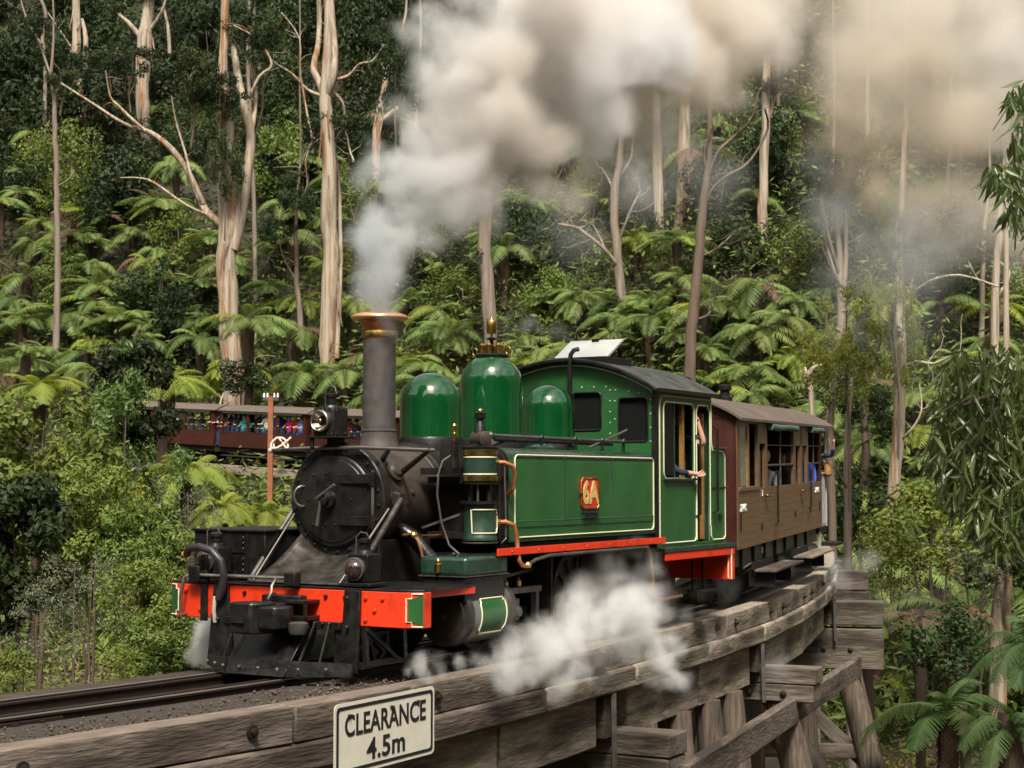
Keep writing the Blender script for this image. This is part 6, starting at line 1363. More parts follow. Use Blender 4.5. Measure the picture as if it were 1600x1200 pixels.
FACE = G().ball((0, -.118, 1.615), .016, 6).box(-.028, .028, -.112, -.100, 1.570, 1.578).ball((-.033, -.100, 1.64), .011, 6).ball((.033, -.100, 1.64), .011, 6)
face_me = mesh(FACE, 'face', M('lips_and_eyes', (.16, .06, .045), .5), 80)
def cloth(name, c): return M('cloth_' + name, c, .85, col2=tuple(x * .7 for x in c), scale=14)
CL = {'magenta': (.80, .02, .30), 'teal': (.01, .42, .38), 'blue': (.03, .10, .60), 'lightblue': (.12, .24, .50), 'black': (.012, .012, .014), 'white': (.8, .8, .78), 'orange': (.5, .10, .02), 'grey': (.12, .13, .14),
      'pink': (.75, .42, .42), 'navy': (.012, .02, .06), 'green': (.03, .14, .05), 'cream': (.5, .42, .3), 'denim': (.03, .06, .16), 'redc': (.35, .02, .02)}
HC = {'brown': (.045, .022, .012), 'black': (.01, .008, .007), 'blond': (.35, .22, .10), 'grey': (.35, .34, .32), 'white': (.65, .63, .6)}
POSES = [person_mesh({-1: ((-.27, -.10, 1.12), (-.17, -.30, 1.10)), 1: ((.27, -.10, 1.12), (.17, -.30, 1.10))}),
         person_mesh({-1: ((-.26, -.10, 1.12), (-.12, -.28, 1.10)), 1: ((.32, -.16, 1.36), (.30, -.28, 1.58))}),
         person_mesh({-1: ((-.24, -.20, 1.30), (-.08, -.30, 1.52)), 1: ((.24, -.20, 1.30), (.08, -.30, 1.52))}),
         person_mesh({-1: ((-.23, .03, 1.12), (-.22, -.02, .88)), 1: ((.23, .03, 1.12), (.22, -.02, .88))}),
         person_mesh({-1: ((-.21, -.02, .72), (-.14, -.22, .66)), 1: ((.21, -.02, .72), (.14, -.22, .66)), 'seat': True})]
HM = {}
def person(loc, rz, scale, coat, hair, hk, label, pose=0, trousers='denim', group=None, me=None, rot=None):
    t = thing('person', label, 'person', loc, rot or (0, 0, rz), group)
    b = link('body', me or POSES[pose], t, None, None, scale)
    b.material_slots[1].link = 'OBJECT'; b.material_slots[1].material = cloth(coat, CL[coat]); b.material_slots[2].link = 'OBJECT'; b.material_slots[2].material = cloth(trousers, CL[trousers])
    key = (hk, hair)
    if key not in HM: HM[key] = mesh(hair_mesh(hk), 'hair' if hk in ('short', 'long') else 'hat', cloth('hair_' + hair, HC[hair]) if hair in HC else cloth(hair, CL[hair]), 60)
    off = (0, 0, -.38 * scale if pose == 4 else 0)
    link('hair' if hk in ('short', 'long') else 'hat', HM[key], t, off, None, scale); link('face', face_me, t, off, None, scale)
    return t
# passengers along the open sides of the far carriages: px, coat, hair, hair kind, pose, height offset
PP = [(270, 'grey', 'black', 'short', 0, 0, 'passenger in grey coat near the left end of the left open carriage'), (287, 'white', 'brown', 'short', 0, .12, 'passenger in white top standing in the left open carriage'),
      (300, 'black', 'black', 'short', 0, -.28, 'small dark coated passenger in the left open carriage'), (315, 'black', 'brown', 'long', 0, -.25, 'dark coated passenger near the end wall of the left open carriage'),
      (337, 'pink', 'brown', 'long', 0, 0, 'passenger in pale pink beside the end wall of the open carriage'), (346, 'black', 'black', 'short', 1, .02, 'passenger in black lifting an arm beside the one in pink'),
      (350, 'orange', 'brown', 'short', 0, -.30, 'child in orange in the open carriage'), (354, 'grey', 'brown', 'short', 0, .05, 'passenger in grey right of the child in orange'),
      (366, 'navy', 'white', 'cap', 2, 0, 'passenger in navy coat and white cap holding up a camera'), (373, 'black', 'black', 'short', 0, -.08, 'passenger in black right of the white cap'),
      (381, 'teal', 'brown', 'short', 1, -.22, 'passenger in teal jacket leaning out with an arm up'), (389, 'teal', 'black', 'long', 0, -.30, 'second passenger in teal jacket leaning on the sill'),
      (406, 'black', 'blond', 'long', 0, .06, 'blond passenger in black left of the rusty pole'), (412, 'teal', 'brown', 'short', 0, -.32, 'child in teal beside the blond passenger'),
      (418, 'white', 'redc', 'hat', 0, .08, 'passenger in white and a red hat just left of the rusty pole'), (434, 'blue', 'brown', 'short', 1, .05, 'passenger in bright blue coat right of the rusty pole pointing'),
      (441, 'navy', 'brown', 'short', 0, .0, 'passenger in navy behind the bright blue coat'), (453, 'magenta', 'pink', 'cap', 0, -.10, 'passenger in bright magenta coat'),
      (463, 'redc', 'brown', 'short', 0, -.05, 'passenger in dark red between the magenta and the pale blue coat'), (471, 'lightblue', 'brown', 'long', 0, -.08, 'passenger in pale blue coat beside the headlamp'),
      (541, 'pink', 'brown', 'short', 0, 0, 'passenger in pale top right of the headlamp'), (548, 'redc', 'cream', 'hat', 0, -.1, 'passenger in red with a sun hat right of the headlamp'), (557, 'navy', 'black', 'short', 0, -.2, 'dark coated passenger left of the chimney')]
def on_circle(px, rad, zref=4.0):
    r = ray(px, 660); best = None
    for i in range(3500):
        D = 50 + i * .01 * 1.0
        p = Vector((r.x / r.y * D, D, 0)); e = abs(math.hypot(p.x - CEN.x, p.y - CEN.y) - rad)
        if best is None or e < best[0]: best = (e, p)
    return best[1]
for px, coat, hair, hk, ps, dz, lab in PP:
    p = on_circle(px, RT + random.uniform(-.79, -.67)); ph = math.atan2(p.y - CEN.y, p.x - CEN.x); s = (ph + TH) * RT
    person((p.x, p.y, ztrack(s) + .78 + dz * .0), ph - R(90) + R(random.uniform(-25, 25)) + R(20), .96 + dz * .45, coat, hair, hk, lab, ps)
# crew in the cab: one arm out along the sill, one hand up on the rail
def loco_to_world(x, y, z): return O + EX * x + EY * y + Vector((0, 0, z))
crew1 = person_mesh({-1: ((-.26, -.06, 1.12), (-.16, -.16, 1.00)), 1: ((.22, -.24, 1.10), (.46, -.33, 1.08)), 'bare': False}, True)
yaw = R(90) - TH
person(loco_to_world(5.42, -.83, .62), yaw, 1.0, 'navy', 'grey', 'cap', 'driver in dark clothes resting a forearm on the cab window sill', 0, 'navy', me=crew1)
crew2 = person_mesh({-1: ((-.24, -.46, 1.22), (-.30, -.40, 1.49)), 1: ((.27, .0, 1.10), (.2, -.2, 1.0)), 'bare': True}, True)
person(loco_to_world(6.42, -.72, .90), yaw, .93, 'black', 'brown', 'short', 'fireman in the cab doorway with a bare arm raised to the handrail', 0, 'black', me=crew2)
def in_car(x, y, z=0.0):
    m = Matrix.Translation(a0) @ Matrix.Rotation(hz, 4, 'Z') @ Matrix.Rotation(tilt, 4, 'Y'); return m @ Vector((x, y, z))
person(in_car(6.35, -.74, .80), hz - R(97), .98, 'blue', 'brown', 'short', 'passenger in blue at the last window of the brown carriage', 4)
person(in_car(3.0, -.74, .78), hz - R(97), .90, 'grey', 'grey', 'short', 'passenger in grey leaning on the second window of the brown carriage', 4)
person(in_car(4.65, -.73, .78), hz - R(97), .92, 'black', 'brown', 'long', 'dark dressed passenger inside the middle window of the brown carriage', 4)
person(in_car(7.30, -.76, .70), hz - R(60), .90, 'navy', 'black', 'short', 'person in navy leaning out from the rear balcony of the brown carriage', 1, 'navy')
bag = thing('shoulder_bag', 'tan shoulder bag on the person leaning out of the balcony', 'bag', in_car(7.50, -.98, 1.72), (0, 0, hz))
part('bag_body', G().box(-.09, .09, -.06, .06, -.16, .10), M('tan_canvas', (.34, .17, .06), .8), bag, .05)
part('strap', G().tube([(-.08, 0, .09), (-.14, .05, .22), (-.20, .10, .2)], .015, 5), M('tan_canvas', (.34, .17, .06), .8), bag)

# ------------------------------------------------------------------ smoke and steam (true volumes grown from puffs)
def smoke_mat(name, dens, col, col2=None, grad=None, aniso=0.1, scale=.25, bands=(.42, .62), ero=.4, es=3.0, base=None, blue=False):
    m = bpy.data.materials.new(name); m.use_nodes = True; t = m.node_tree; t.nodes.remove(t.nodes['Principled BSDF'])
    v = nn(t, 'ShaderNodeVolumePrincipled'); v.inputs['Density'].default_value = dens; v.inputs['Anisotropy'].default_value = aniso
    v.inputs['Color'].default_value = (*col, 1); v.inputs['Density Attribute'].default_value = 'density'
    t.links.new(v.outputs[0], t.nodes['Material Output'].inputs['Volume'])
    # fine wisps: the grown density is eaten away by a finer noise
    v.inputs['Density Attribute'].default_value = ''
    att = nn(t, 'ShaderNodeAttribute', attribute_name='density'); tq = nn(t, 'ShaderNodeTexCoord'); ne = nn(t, 'ShaderNodeTexNoise', Scale=es, Detail=5.0, Roughness=.68)
    t.links.new(tq.outputs['Object'], ne.inputs['Vector'])
    e1 = nn(t, 'ShaderNodeMath', operation='MULTIPLY_ADD'); e1.inputs[1].default_value = -2 * ero; e1.inputs[2].default_value = ero * .92; t.links.new(ne.outputs['Fac'], e1.inputs[0])
    e2 = nn(t, 'ShaderNodeMath', operation='ADD'); t.links.new(att.outputs['Fac'], e2.inputs[0]); t.links.new(e1.outputs[0], e2.inputs[1])
    e3 = nn(t, 'ShaderNodeMath', operation='MULTIPLY', use_clamp=True); t.links.new(e2.outputs[0], e3.inputs[0]); t.links.new(att.outputs['Fac'], e3.inputs[1])
    e4 = nn(t, 'ShaderNodeMath', operation='MULTIPLY'); e4.inputs[1].default_value = dens * 1.3; t.links.new(e3.outputs[0], e4.inputs[0]); t.links.new(e4.outputs[0], v.inputs['Density'])
    if col2:
        tcn = nn(t, 'ShaderNodeTexCoord'); nz = nn(t, 'ShaderNodeTexNoise', Scale=scale, Detail=4.0); t.links.new(tcn.outputs['Object'], nz.inputs['Vector'])
        rp = nn(t, 'ShaderNodeValToRGB'); rp.color_ramp.elements[0].position = bands[0]; rp.color_ramp.elements[1].position = bands[1]
        rp.color_ramp.elements[0].color = (*col, 1); rp.color_ramp.elements[1].color = (*col2, 1)
        t.links.new(nz.outputs['Fac'], rp.inputs['Fac']); t.links.new(rp.outputs['Color'], v.inputs['Color'])
        if base:   # sooty grey where it leaves the chimney
            sx = nn(t, 'ShaderNodeSeparateXYZ'); t.links.new(tcn.outputs['Object'], sx.inputs[0]); mg = nn(t, 'ShaderNodeMapRange'); mg.inputs['From Min'].default_value = base[0]; mg.inputs['From Max'].default_value = base[1]; t.links.new(sx.outputs['Z'], mg.inputs['Value'])
            mc = nn(t, 'ShaderNodeMix', data_type='RGBA'); mc.inputs['A'].default_value = (.60, .575, .55, 1); t.links.new(rp.outputs['Color'], mc.inputs['B']); t.links.new(mg.outputs[0], mc.inputs['Factor'])
            mh = nn(t, 'ShaderNodeMapRange'); mh.inputs['From Min'].default_value = -3.4; mh.inputs['From Max'].default_value = .2; t.links.new(sx.outputs['X'], mh.inputs['Value'])
            mb = nn(t, 'ShaderNodeMix', data_type='RGBA'); mb.inputs['A'].default_value = (.80, .89, .96, 1); t.links.new(mc.outputs['Result'], mb.inputs['B']); t.links.new(mh.outputs[0], mb.inputs['Factor']); t.links.new(mb.outputs['Result'], v.inputs['Color'])
    return m
def smoke(name, puffs, voxel, mat, label, cat, wob=.5, wscale=1.0, soft=.9, fine=.6, fscale=2.0):
    P_ = np.array([p[:3] for p in puffs]); R_ = np.array([p[3] for p in puffs]); c0 = P_.mean(0)
    me = bpy.data.meshes.new(name); me.from_pydata([tuple(p - c0) for p in P_], [], []); at_ = me.attributes.new('rad', 'FLOAT', 'POINT'); at_.data.foreach_set('value', R_.astype(np.float32))
    dn = me.attributes.new('den', 'FLOAT', 'POINT'); dn.data.foreach_set('value', np.array([p[4] if len(p) > 4 else 1.0 for p in puffs], dtype=np.float32))
    o = bpy.data.objects.new(name, me); COL.objects.link(o); o.location = c0
    lo = (P_ - R_[:, None] * 1.35 - wob * .6).min(0) - c0; hi = (P_ + R_[:, None] * 1.35 + wob * .6).max(0) - c0
    ng = bpy.data.node_groups.new(name, 'GeometryNodeTree'); ng.interface.new_socket('Geometry', in_out='INPUT', socket_type='NodeSocketGeometry'); ng.interface.new_socket('Geometry', in_out='OUTPUT', socket_type='NodeSocketGeometry')
    N = ng.nodes.new; K = ng.links.new; gi = N('NodeGroupInput'); go = N('NodeGroupOutput')
    pos = N('GeometryNodeInputPosition')
    nz = N('ShaderNodeTexNoise'); nz.inputs['Scale'].default_value = wscale; nz.inputs['Detail'].default_value = 3; K(pos.outputs[0], nz.inputs['Vector'])
    sb_ = N('ShaderNodeVectorMath'); sb_.operation = 'SUBTRACT'; sb_.inputs[1].default_value = (.5, .5, .5); K(nz.outputs['Color'], sb_.inputs[0])
    sc_ = N('ShaderNodeVectorMath'); sc_.operation = 'SCALE'; sc_.inputs['Scale'].default_value = wob * 2; K(sb_.outputs[0], sc_.inputs[0])
    ad = N('ShaderNodeVectorMath'); ad.operation = 'ADD'; K(pos.outputs[0], ad.inputs[0]); K(sc_.outputs[0], ad.inputs[1])
    # the noise displaces the puffs relative to their size
    sn_ = N('GeometryNodeSampleNearest'); K(gi.outputs[0], sn_.inputs['Geometry']); K(ad.outputs[0], sn_.inputs['Sample Position'])
    def samp(kind, src):
        si = N('GeometryNodeSampleIndex'); si.data_type = kind; K(gi.outputs[0], si.inputs['Geometry']); K(src, si.inputs['Value']); K(sn_.outputs[0], si.inputs['Index']); return si.outputs[0]
    na = N('GeometryNodeInputNamedAttribute'); na.data_type = 'FLOAT'; na.inputs['Name'].default_value = 'rad'
    nd = N('GeometryNodeInputNamedAttribute'); nd.data_type = 'FLOAT'; nd.inputs['Name'].default_value = 'den'
    rad = samp('FLOAT', na.outputs[0]); den = samp('FLOAT', nd.outputs[0])
    pr = N('GeometryNodeProximity'); pr.target_element = 'POINTS'; K(gi.outputs[0], pr.inputs[0]); K(ad.outputs[0], pr.inputs['Sample Position'] if 'Sample Position' in pr.inputs else pr.inputs[1])
    dv = N('ShaderNodeMath'); dv.operation = 'DIVIDE'; K(pr.outputs['Distance'], dv.inputs[0]); K(rad, dv.inputs[1])
    nf = N('ShaderNodeTexNoise'); nf.inputs['Scale'].default_value = fscale; nf.inputs['Detail'].default_value = 5; nf.inputs['Roughness'].default_value = .62; K(pos.outputs[0], nf.inputs['Vector'])
    m1 = N('ShaderNodeMath'); m1.operation = 'MULTIPLY_ADD'; m1.inputs[1].default_value = fine * 2; m1.inputs[2].default_value = -fine; K(nf.outputs['Fac'], m1.inputs[0])
    s1 = N('ShaderNodeMath'); s1.operation = 'ADD'; K(dv.outputs[0], s1.inputs[0]); K(m1.outputs[0], s1.inputs[1])
    mr = N('ShaderNodeMapRange'); mr.interpolation_type = 'SMOOTHSTEP'; mr.inputs['From Min'].default_value = 1.15; mr.inputs['From Max'].default_value = 1.15 - soft; K(s1.outputs[0], mr.inputs['Value'])
    mm = N('ShaderNodeMath'); mm.operation = 'MULTIPLY'; K(mr.outputs[0], mm.inputs[0]); K(den, mm.inputs[1])
    vc = N('GeometryNodeVolumeCube'); K(mm.outputs[0], vc.inputs['Density']); vc.inputs['Min'].default_value = tuple(lo); vc.inputs['Max'].default_value = tuple(hi)
    for ax, k in zip('XYZ', range(3)): vc.inputs['Resolution ' + ax].default_value = max(8, int((hi[k] - lo[k]) / voxel))
    sm = N('GeometryNodeSetMaterial'); sm.inputs['Material'].default_value = mat; K(vc.outputs[0], sm.inputs[0]); K(sm.outputs[0], go.inputs[0])
    md = o.modifiers.new('grow', 'NODES'); md.node_group = ng; me.materials.append(mat)
    tag(o, label, cat, kind='stuff'); return o
rs = random.Random(4)
def puff_path(keys, n, spread=.55, rv=(.45, .8), dens=1.0):
    """keys: (px, py, radius px, depth, density)"""
    out = []; ws = [k[2] for k in keys]
    for i in range(n):
        k = rs.choices(keys, ws)[0]; D = k[3]; r = k[2] * D / F; c = at(k[0], k[1], D); u = rs.uniform(0, 1) ** .5; a = rs.uniform(0, 6.283); z = rs.uniform(-1, 1)
        d = Vector((math.cos(a) * math.sqrt(1 - z * z), math.sin(a) * math.sqrt(1 - z * z), z)) * r * spread * u
        out.append((*(c + d), r * rs.uniform(*rv), (k[4] if len(k) > 4 else 1.0) * rs.uniform(.75, 1.2)))
    return out
cx, cyy, cz = loco_to_world(1.40, .03, 3.2)
col = [(cx, cyy, 3.10, .16, 2), (cx, cyy, 3.18, .19, 2), (cx, cyy + .0, 3.28, .22, 1.8), (cx - .02, cyy, 3.42, .25, 1.7), (cx, cyy, 3.56, .27, 1.6), (cx - .03, cyy, 3.7, .29, 1.5), (cx, cyy, 3.84, .31, 1.4)]
keys = [(562, 255, 26, 16, .6), (572, 300, 30, 15.9, .6), (575, 350, 26, 15.8, .6), (580, 220, 30, 16.2, .6), (650, 170, 50, 16.6, .7), (670, 110, 40, 16.8, .7), (668, 40, 40, 17, .7), (650, 400, 30, 15.8, .6), (720, 370, 36, 16, .6), (780, 330, 50, 16.5, .7), (880, 290, 50, 18, .5), (980, 260, 50, 19.5, .5), (1060, 240, 50, 21, .4), (606, 400, 44, 15.6, 1.1), (602, 425, 38, 15.5, 1.2), (615, 360, 56, 15.7, 1), (610, 320, 52, 15.8, 1), (650, 330, 62, 15.9, 1), (600, 260, 52, 16, .8), (660, 270, 95, 16, 1), (720, 310, 80, 16.2, 1), (600, 230, 40, 16, .7),
        (690, 200, 80, 16.5, 1), (740, 230, 100, 16.8, 1), (700, 130, 62, 16.8, .9), (690, 60, 45, 17, .8), (760, 140, 110, 17.2, 1), (730, 20, 80, 17.5, .9), (820, 60, 130, 18, 1), (830, 200, 100, 18, 1), (850, 150, 110, 18.5, 1), (800, 290, 50, 17, .6),
        (930, 110, 130, 19.5, 1), (930, 220, 75, 19, .9), (1000, 190, 80, 20, .8), (960, 20, 120, 20, 1), (1040, 90, 120, 21, .9), (1090, 170, 65, 21.5, .7), (1090, 20, 110, 22, .9), (1150, 80, 80, 23, .7), (1190, 20, 80, 24, .8), (900, 270, 40, 18.5, .5), (700, 360, 50, 16, .6), (760, 350, 50, 16.5, .55), (640, 430, 26, 15.7, .6), (850, 300, 50, 17.5, .5), (950, 270, 50, 19, .5), (560, 280, 34, 16, .7), (650, 80, 46, 17, .8), (1040, 220, 60, 21, .5), (690, 320, 60, 16, .9), (740, 310, 60, 16.3, .8), (640, 370, 50, 15.7, .9), (566, 320, 30, 15.9, .7), (600, 330, 50, 15.8, .9), (590, 250, 50, 16, .9)]
PLUME = col + puff_path(keys, 340, .72, (.6, 1.1))
keys2 = [(1310, 170, 80, 28, .9), (1330, 240, 70, 28.5, .9), (1380, 270, 70, 29, .7), (1450, 300, 80, 30, .7), (1540, 330, 80, 31, .7), (1590, 360, 60, 32, .6), (1290, 30, 110, 27, .8), (1330, 110, 90, 28, .8), (1360, 190, 100, 29, .75), (1300, 210, 60, 28, .5), (1390, 60, 120, 29, .9), (1440, 150, 130, 30, .85), (1450, 250, 100, 30, .7), (1510, 60, 140, 31, 1.0), (1560, 170, 150, 32, .9), (1540, 290, 90, 32, .6),
         (1620, 60, 150, 33, 1), (1640, 230, 130, 33, .7), (1600, 340, 60, 33, .35), (1340, 280, 50, 29, .4), (1230, 90, 60, 26, .45), (1250, 20, 70, 26, .6), (1480, 340, 50, 32, .25), (1640, -60, 160, 33, 1), (1480, -60, 130, 31, 1), (1320, 240, 60, 29, .7), (1400, 300, 60, 30, .5), (1560, 330, 70, 32, .45), (1290, 130, 50, 27, .8)]
PLUME2 = puff_path(keys2 + [(1200, 10, 90, 25, .8), (1260, 60, 60, 26, .7), (1150, 0, 80, 24, .8)], 300, .78, (.5, 1.0))
sm_mat = smoke_mat('chimney_smoke', 4.0, (.92, .92, .91), (.82, .745, .66), scale=.22, bands=(.36, .64), blue=True, ero=.72, es=2.4, base=(3.4 - sum(p[2] for p in PLUME) / len(PLUME), 5.6 - sum(p[2] for p in PLUME) / len(PLUME)))
sm_mat2 = smoke_mat('drifting_smoke', 1.15, (.90, .885, .86), (.78, .69, .58), scale=.12, bands=(.34, .60), ero=.6, es=1.1)
smoke('smoke_plume', PLUME, .06, sm_mat, 'thick white and brown smoke pouring from the chimney', 'smoke', wob=.45, wscale=.8, fine=.6, fscale=1.5, soft=1.15)
smoke('drifting_smoke', PLUME2, .14, sm_mat2, 'brownish smoke drifting away in the upper right', 'smoke', wob=.9, wscale=.45, fine=.75, fscale=.9, soft=1.2)
st_mat = smoke_mat('white_steam', 4.6, (.94, .94, .93), ero=.8, es=4.5)
st_thin = smoke_mat('thin_steam', 2.6, (.90, .90, .89), ero=.6, es=4.0)
ks = [(770, 1040, 26, 13.8, .8), (810, 1015, 30, 14, .9), (845, 985, 34, 14.3, .7), (745, 1038, 18, 13.6, .8), (900, 940, 40, 15, .7), (860, 1090, 20, 14.1, .7), (1000, 940, 44, 15.8, .8), (1050, 1030, 30, 15.8, .9), (790, 1045, 34, 13.8, 1), (830, 1030, 38, 14, 1), (870, 1010, 48, 14.4, 1), (880, 1070, 32, 14.2, .8), (915, 985, 50, 14.8, 1.1), (955, 960, 46, 15.2, 1.1), (990, 990, 44, 15.4, 1), (1020, 1020, 32, 15.6, 1), (1035, 1060, 26, 15.6, .9), (940, 1050, 40, 14.8, .5), (1040, 990, 24, 15.8, .9), (1040, 1085, 14, 15.6, .9), (720, 1025, 10, 13.4, .9), (735, 1030, 14, 13.5, .9)]
smoke('cylinder_steam', puff_path(ks, 170, .65, (.6, 1.15)), .032, st_mat, 'white steam blown from the cylinder over the side of the bridge', 'steam', wob=.2, wscale=2.2, fine=.7, fscale=2.6, soft=1.1)
ks = [(715, 1035, 14, 13.4, .9), (690, 1045, 18, 13.4, .7), (660, 1035, 20, 13.2, .8), (660, 1045, 18, 13.2, 1), (640, 1050, 12, 13.2, 1), (680, 1030, 16, 13.3, .5)]
smoke('ground_steam', puff_path(ks, 34, .6, (.6, 1.2)), .03, st_mat, 'small puff of steam by the near rail above the sign', 'steam', wob=.06, wscale=5, fine=.5, fscale=6)
ks = [(335, 1000, 26, 14.9, 1), (318, 1022, 20, 14.8, 1), (360, 1010, 26, 15, 1), (330, 1005, 32, 15.4, 1), (350, 985, 34, 15.6, 1), (385, 990, 38, 15.8, 1), (420, 990, 38, 15.9, 1), (470, 990, 38, 16, 1), (510, 1000, 34, 16, 1), (312, 1022, 18, 15.2, 1)]
smoke('far_side_steam', puff_path(ks, 90, .6, (.6, 1.1)), .04, smoke_mat('dense_steam', 14.0, (.93, .93, .92), ero=.4, es=3.5), 'white steam behind the cowcatcher on the far side of the rails', 'steam', wob=.12, wscale=3, fine=.5, fscale=4)
ks = [(960, 860, 30, 16.9, .8), (990, 850, 26, 17.2, .8), (930, 890, 34, 16.4, .9), (1010, 880, 30, 17.2, .8), (950, 900, 34, 16.6, .9), (980, 870, 30, 17, .8), (930, 930, 36, 16, .8), (1000, 910, 34, 17, .8), (1030, 930, 30, 17.5, .7), (1060, 960, 26, 18, .6), (1090, 930, 30, 19.3, .4), (1150, 920, 34, 20.6, .3), (1220, 890, 30, 24, .3), (1300, 900, 30, 26.5, .6), (1345, 880, 34, 27.5, .6), (1380, 940, 40, 28, .3), (1200, 1050, 34, 19.5, .5), (1110, 1010, 30, 18, .4)]
smoke('thin_steam', puff_path(ks, 90, .7, (.5, .9)), .07, st_thin, 'thin grey steam drifting along the wheels and the far side of the bridge', 'steam', wob=.3, wscale=1.5, fine=.6, fscale=2.2)
kv = [(1330, 330, 70, 48, 1), (1400, 400, 80, 50, 1), (1350, 460, 70, 48, .9), (1450, 350, 80, 52, 1), (1520, 330, 80, 54, .9), (1420, 520, 70, 48, .6), (1330, 560, 60, 46, .6), (1300, 260, 60, 48, 1), (1560, 400, 70, 54, .6), (1120, 290, 70, 60, .7), (1020, 310, 60, 60, .7), (900, 350, 60, 58, .7), (820, 380, 50, 58, .6), (1400, 930, 40, 34, .8), (1360, 900, 40, 32, .8), (1430, 980, 40, 34, .5)]
smoke('smoke_veil', puff_path(kv, 90, .8, (.8, 1.3)), .45, smoke_mat('veil', .16, (.92, .93, .93), ero=.4, es=.5), 'thin veil of smoke hanging before the trees on the right', 'smoke', wob=1.2, wscale=.3, fine=.5, fscale=.4, soft=1.3)
ks = [(800, 515, 16, 19, .7), (830, 520, 24, 19.5, .8), (870, 522, 22, 20, .7), (895, 510, 14, 20.3, .5)]
smoke('valve_steam', puff_path(ks, 24, .7, (.5, .9)), .06, st_thin, 'wisp of steam right of the safety valves', 'steam', wob=.2, wscale=2, fine=.6, fscale=3)
# ------------------------------------------------------------------ gum branches hanging into the view at the right, close to the camera
def leaf_blade(name, seed, mat):
    rng = random.Random(seed); vs = []; fs = []; n = 6; cv = rng.uniform(.12, .3)
    for i in range(n + 1):
        t = i / n; w_ = .095 * math.sin(math.pi * min(1, t * .93 + .05)) ** .8 * (1 - .35 * t); x = cv * t * t
        vs += [(x - w_, .02 * math.sin(t * 5), -t), (x, .03 + .02 * math.sin(t * 5), -t), (x + w_, .02 * math.sin(t * 5), -t)]
    for i in range(n): b = i * 3; fs += [(b, b + 1, b + 4, b + 3), (b + 1, b + 2, b + 5, b + 4)]
    me = bpy.data.meshes.new(name); me.from_pydata(vs, [], fs); me.update(); me.polygons.foreach_set('use_smooth', [True] * len(me.polygons)); me.materials.append(mat); return me
gum_y = M('gum_leaf_pale', (.12, .17, .045), .35, trans=.3, objvar=.6, spec=.6)
BL = [leaf_blade('leaf', 1, leaf_gum), leaf_blade('leaf', 2, leaf_gum), leaf_blade('leaf', 3, leaf_gum), leaf_blade('leaf', 4, gum_y)]
def hanging(label, D, stems, clusters, nleaf, size, seed):
    rng = random.Random(seed); base = at(*stems[0][0][:2], D)
    t = thing('gum_branch', label, 'branch', base)
    for i, st in enumerate(stems):
        pts, rd = [], []
        for k, (px, py, w_) in enumerate(st): pts.append(at(px, py, D + .35 * math.sin(k * 1.3 + i)) - base); rd.append(w_ / 2 * D / F)
        p2, r2 = smooth_path(pts, rd); part('twig' if i else 'stem', G().tube(p2, r2, 7), bark_grey, t, smooth=80)
    rest = []
    for k in range(nleaf):
        px, py, r = rng.choice(clusters); a = rng.uniform(0, 6.28); u = rng.random() ** .6
        c = at(px + math.cos(a) * r * u, py + math.sin(a) * r * u, D + rng.uniform(-.55, .55)) - base
        rot = (rng.gauss(0, .5), rng.gauss(0, .5), rng.uniform(0, 6.28)); sc = size * rng.uniform(.65, 1.25); mi = 3 if rng.random() < .18 else rng.randrange(3)
        if k < 300: link('leaf', BL[mi], t, c, rot, sc)
        else: rest.append((c, rot, sc, mi))
    if rest:
        from mathutils import Euler
        g = G()
        for c, rot, sc, mi in rest:
            m = Euler(rot).to_matrix(); me = BL[0]
            g.add([m @ (v.co * sc) + c for v in me.vertices], [tuple(p.vertices) for p in me.polygons])
        part('leaf_mass', g, leaf_gum, t, kind='stuff', smooth=80)
    return t
cl = [(1500, 590, 34), (1560, 570, 40), (1590, 600, 36), (1480, 640, 26), (1530, 640, 44), (1580, 660, 48), (1480, 690, 30), (1530, 710, 46), (1590, 730, 50), (1505, 760, 32), (1555, 780, 42), (1600, 800, 40), (1570, 830, 22), (1535, 800, 20), (1630, 650, 60), (1640, 760, 60), (1470, 710, 16), (1500, 560, 16)]
hanging('leafy gum branch hanging low into the right of the view', 9.0, [[(1720, 520, 26), (1660, 560, 20), (1600, 600, 12), (1540, 620, 8), (1490, 640, 5)], [(1640, 570, 10), (1600, 680, 7), (1560, 760, 5), (1550, 830, 3)], [(1600, 600, 7), (1560, 575, 5), (1500, 565, 3)], [(1640, 600, 8), (1640, 700, 6), (1600, 800, 3)], [(1580, 610, 6), (1520, 690, 4), (1490, 740, 3)]], cl, 2300, .135, 5)
cl = [(1590, 150, 18), (1600, 200, 22), (1592, 240, 24), (1570, 275, 22), (1556, 265, 14), (1596, 300, 26), (1610, 340, 26), (1580, 330, 10), (1640, 240, 60), (1640, 150, 50)]
hanging('tip of a gum branch with dark leaves at the upper right edge', 8.0, [[(1720, 60, 18), (1650, 110, 12), (1605, 170, 7), (1590, 230, 4), (1572, 262, 3)], [(1640, 130, 7), (1620, 230, 5), (1600, 310, 3)]], cl, 420, .125, 6)
gt_ = thing('gum_tree', 'trunk of the gum whose branches hang into the right of the view', 'gum tree', at(1960, 700, 9.6))
gz_ = ground(gt_.location.x, gt_.location.y) - gt_.location.z
part('trunk', G().tube([(0, 0, gz_ - .3), (.05, 0, -1), (0, .05, 1), (-.05, 0, 3), (.1, 0, 6)], [.2, .15, .13, .10, .06], 12), bark_grey, gt_, smooth=80)
part('limb', G().tube([(0, 0, .2), (-.2, 0, .45), Vector(at(1720, 520, 9.0)) - gt_.location], [.07, .06, .045], 8).tube([(0, 0, 1.6), (-.15, -.3, 2.0), Vector(at(1720, 60, 8.0)) - gt_.location], [.06, .05, .035], 8), bark_grey, gt_, smooth=80)

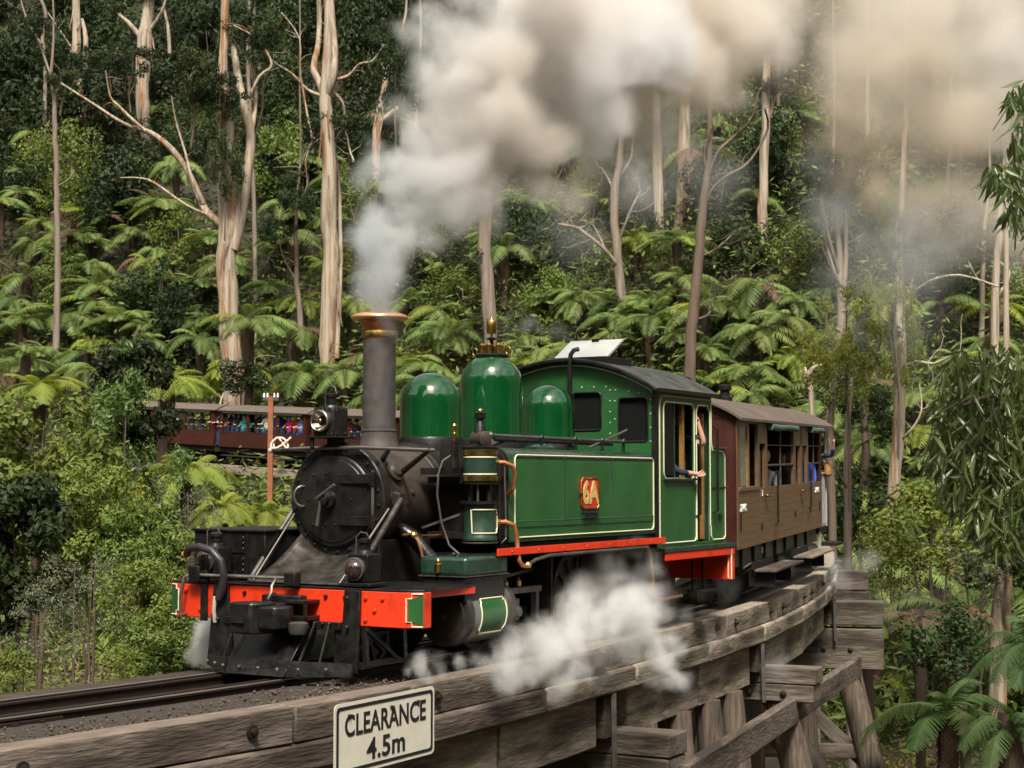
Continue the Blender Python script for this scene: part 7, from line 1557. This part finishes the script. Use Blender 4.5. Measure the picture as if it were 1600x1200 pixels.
# ------------------------------------------------------------------ labels that tell the many trees and ferns apart
LM = [('the forked pale gum', 355, 260), ('the pale gum with dead branches', 513, 250), ('the thick pale trunk', 225, 130), ('the slim pinkish trunk', 88, 240), ('the copper chimney cap', 592, 500),
      ('the tall green dome', 768, 600), ('the cab roof', 960, 580), ('the dark leaning trunk', 1090, 420), ('the two straight pale trunks', 1045, 300), ('the orange barked gum', 1190, 360), ('the white smoke', 1350, 200),
      ('the tall leaning gum', 1405, 600), ('the group of brown trunks', 1480, 430), ('the hanging gum leaves', 1540, 680), ('the brown carriage roof', 1220, 640), ('the rusty pole', 422, 690), ('the acacia bush', 200, 600),
      ('the dead grey tree', 965, 400), ('the broken snag', 1265, 600), ('the bridge end beams', 1320, 980), ('the top left corner', 0, 0), ('the right edge', 1600, 400), ('the left edge', 0, 420), ('the stout lower trunk', 1560, 980)]
DIRS = ['right of', 'up and right of', 'above', 'up and left of', 'left of', 'down and left of', 'below', 'down and right of']
ORD = ['', 'second ', 'third ', 'fourth ', 'fifth ', 'sixth ', 'seventh ', 'eighth ', 'ninth ', 'tenth ', 'eleventh ', 'twelfth ', 'thirteenth ', 'fourteenth ']
items = {}
bpy.context.view_layer.update()
for o in [q for q in bpy.data.objects if q.parent is None and q.get('group')]:
    if o.get('group') and o.name.split('.')[0] in ('leafy_tree', 'tree_fern', 'ground_fern') and 'photographer' not in o['group']:
        h = max([c.location.z for c in o.children] + [0]); x, y, d = proj(o.location + Vector((0, 0, h)))
        if d < 1 or not (-60 < x < 1660) or y < -60 or y > 1250:
            if d < 1 or x < -150 or x > 1750 or y < -160:
                for c in list(o.children): bpy.data.objects.remove(c)
                bpy.data.objects.remove(o); continue
        l, lx, ly = min(LM, key=lambda q: (q[1] - x) ** 2 + (q[2] - y) ** 2)
        k = int(((math.degrees(math.atan2(ly - y, x - lx)) + 382.5) % 360) // 45)
        noun = {'leafy_tree': 'bushy tree' if 'low' in o['label'] else 'dark leafy tree', 'tree_fern': 'tree fern', 'ground_fern': 'fern'}[o.name.split('.')[0]]
        items.setdefault((noun, l, DIRS[k]), []).append((math.hypot(x - lx, y - ly), o))
for (noun, l, dr), lst in items.items():
    lst.sort(key=lambda q: q[0])
    for i, (d, o) in enumerate(lst):
        nm = ORD[min(i, 13)] + (noun if noun != 'fern' else 'low fern') + ' ' + dr + ' ' + l; o['label'] = nm + (' on the hillside' if len(nm.split()) < 13 else '')
        if len(lst) > 14 and i >= 13: o['group'] = 'outer ' + noun + 's ' + dr + ' ' + l
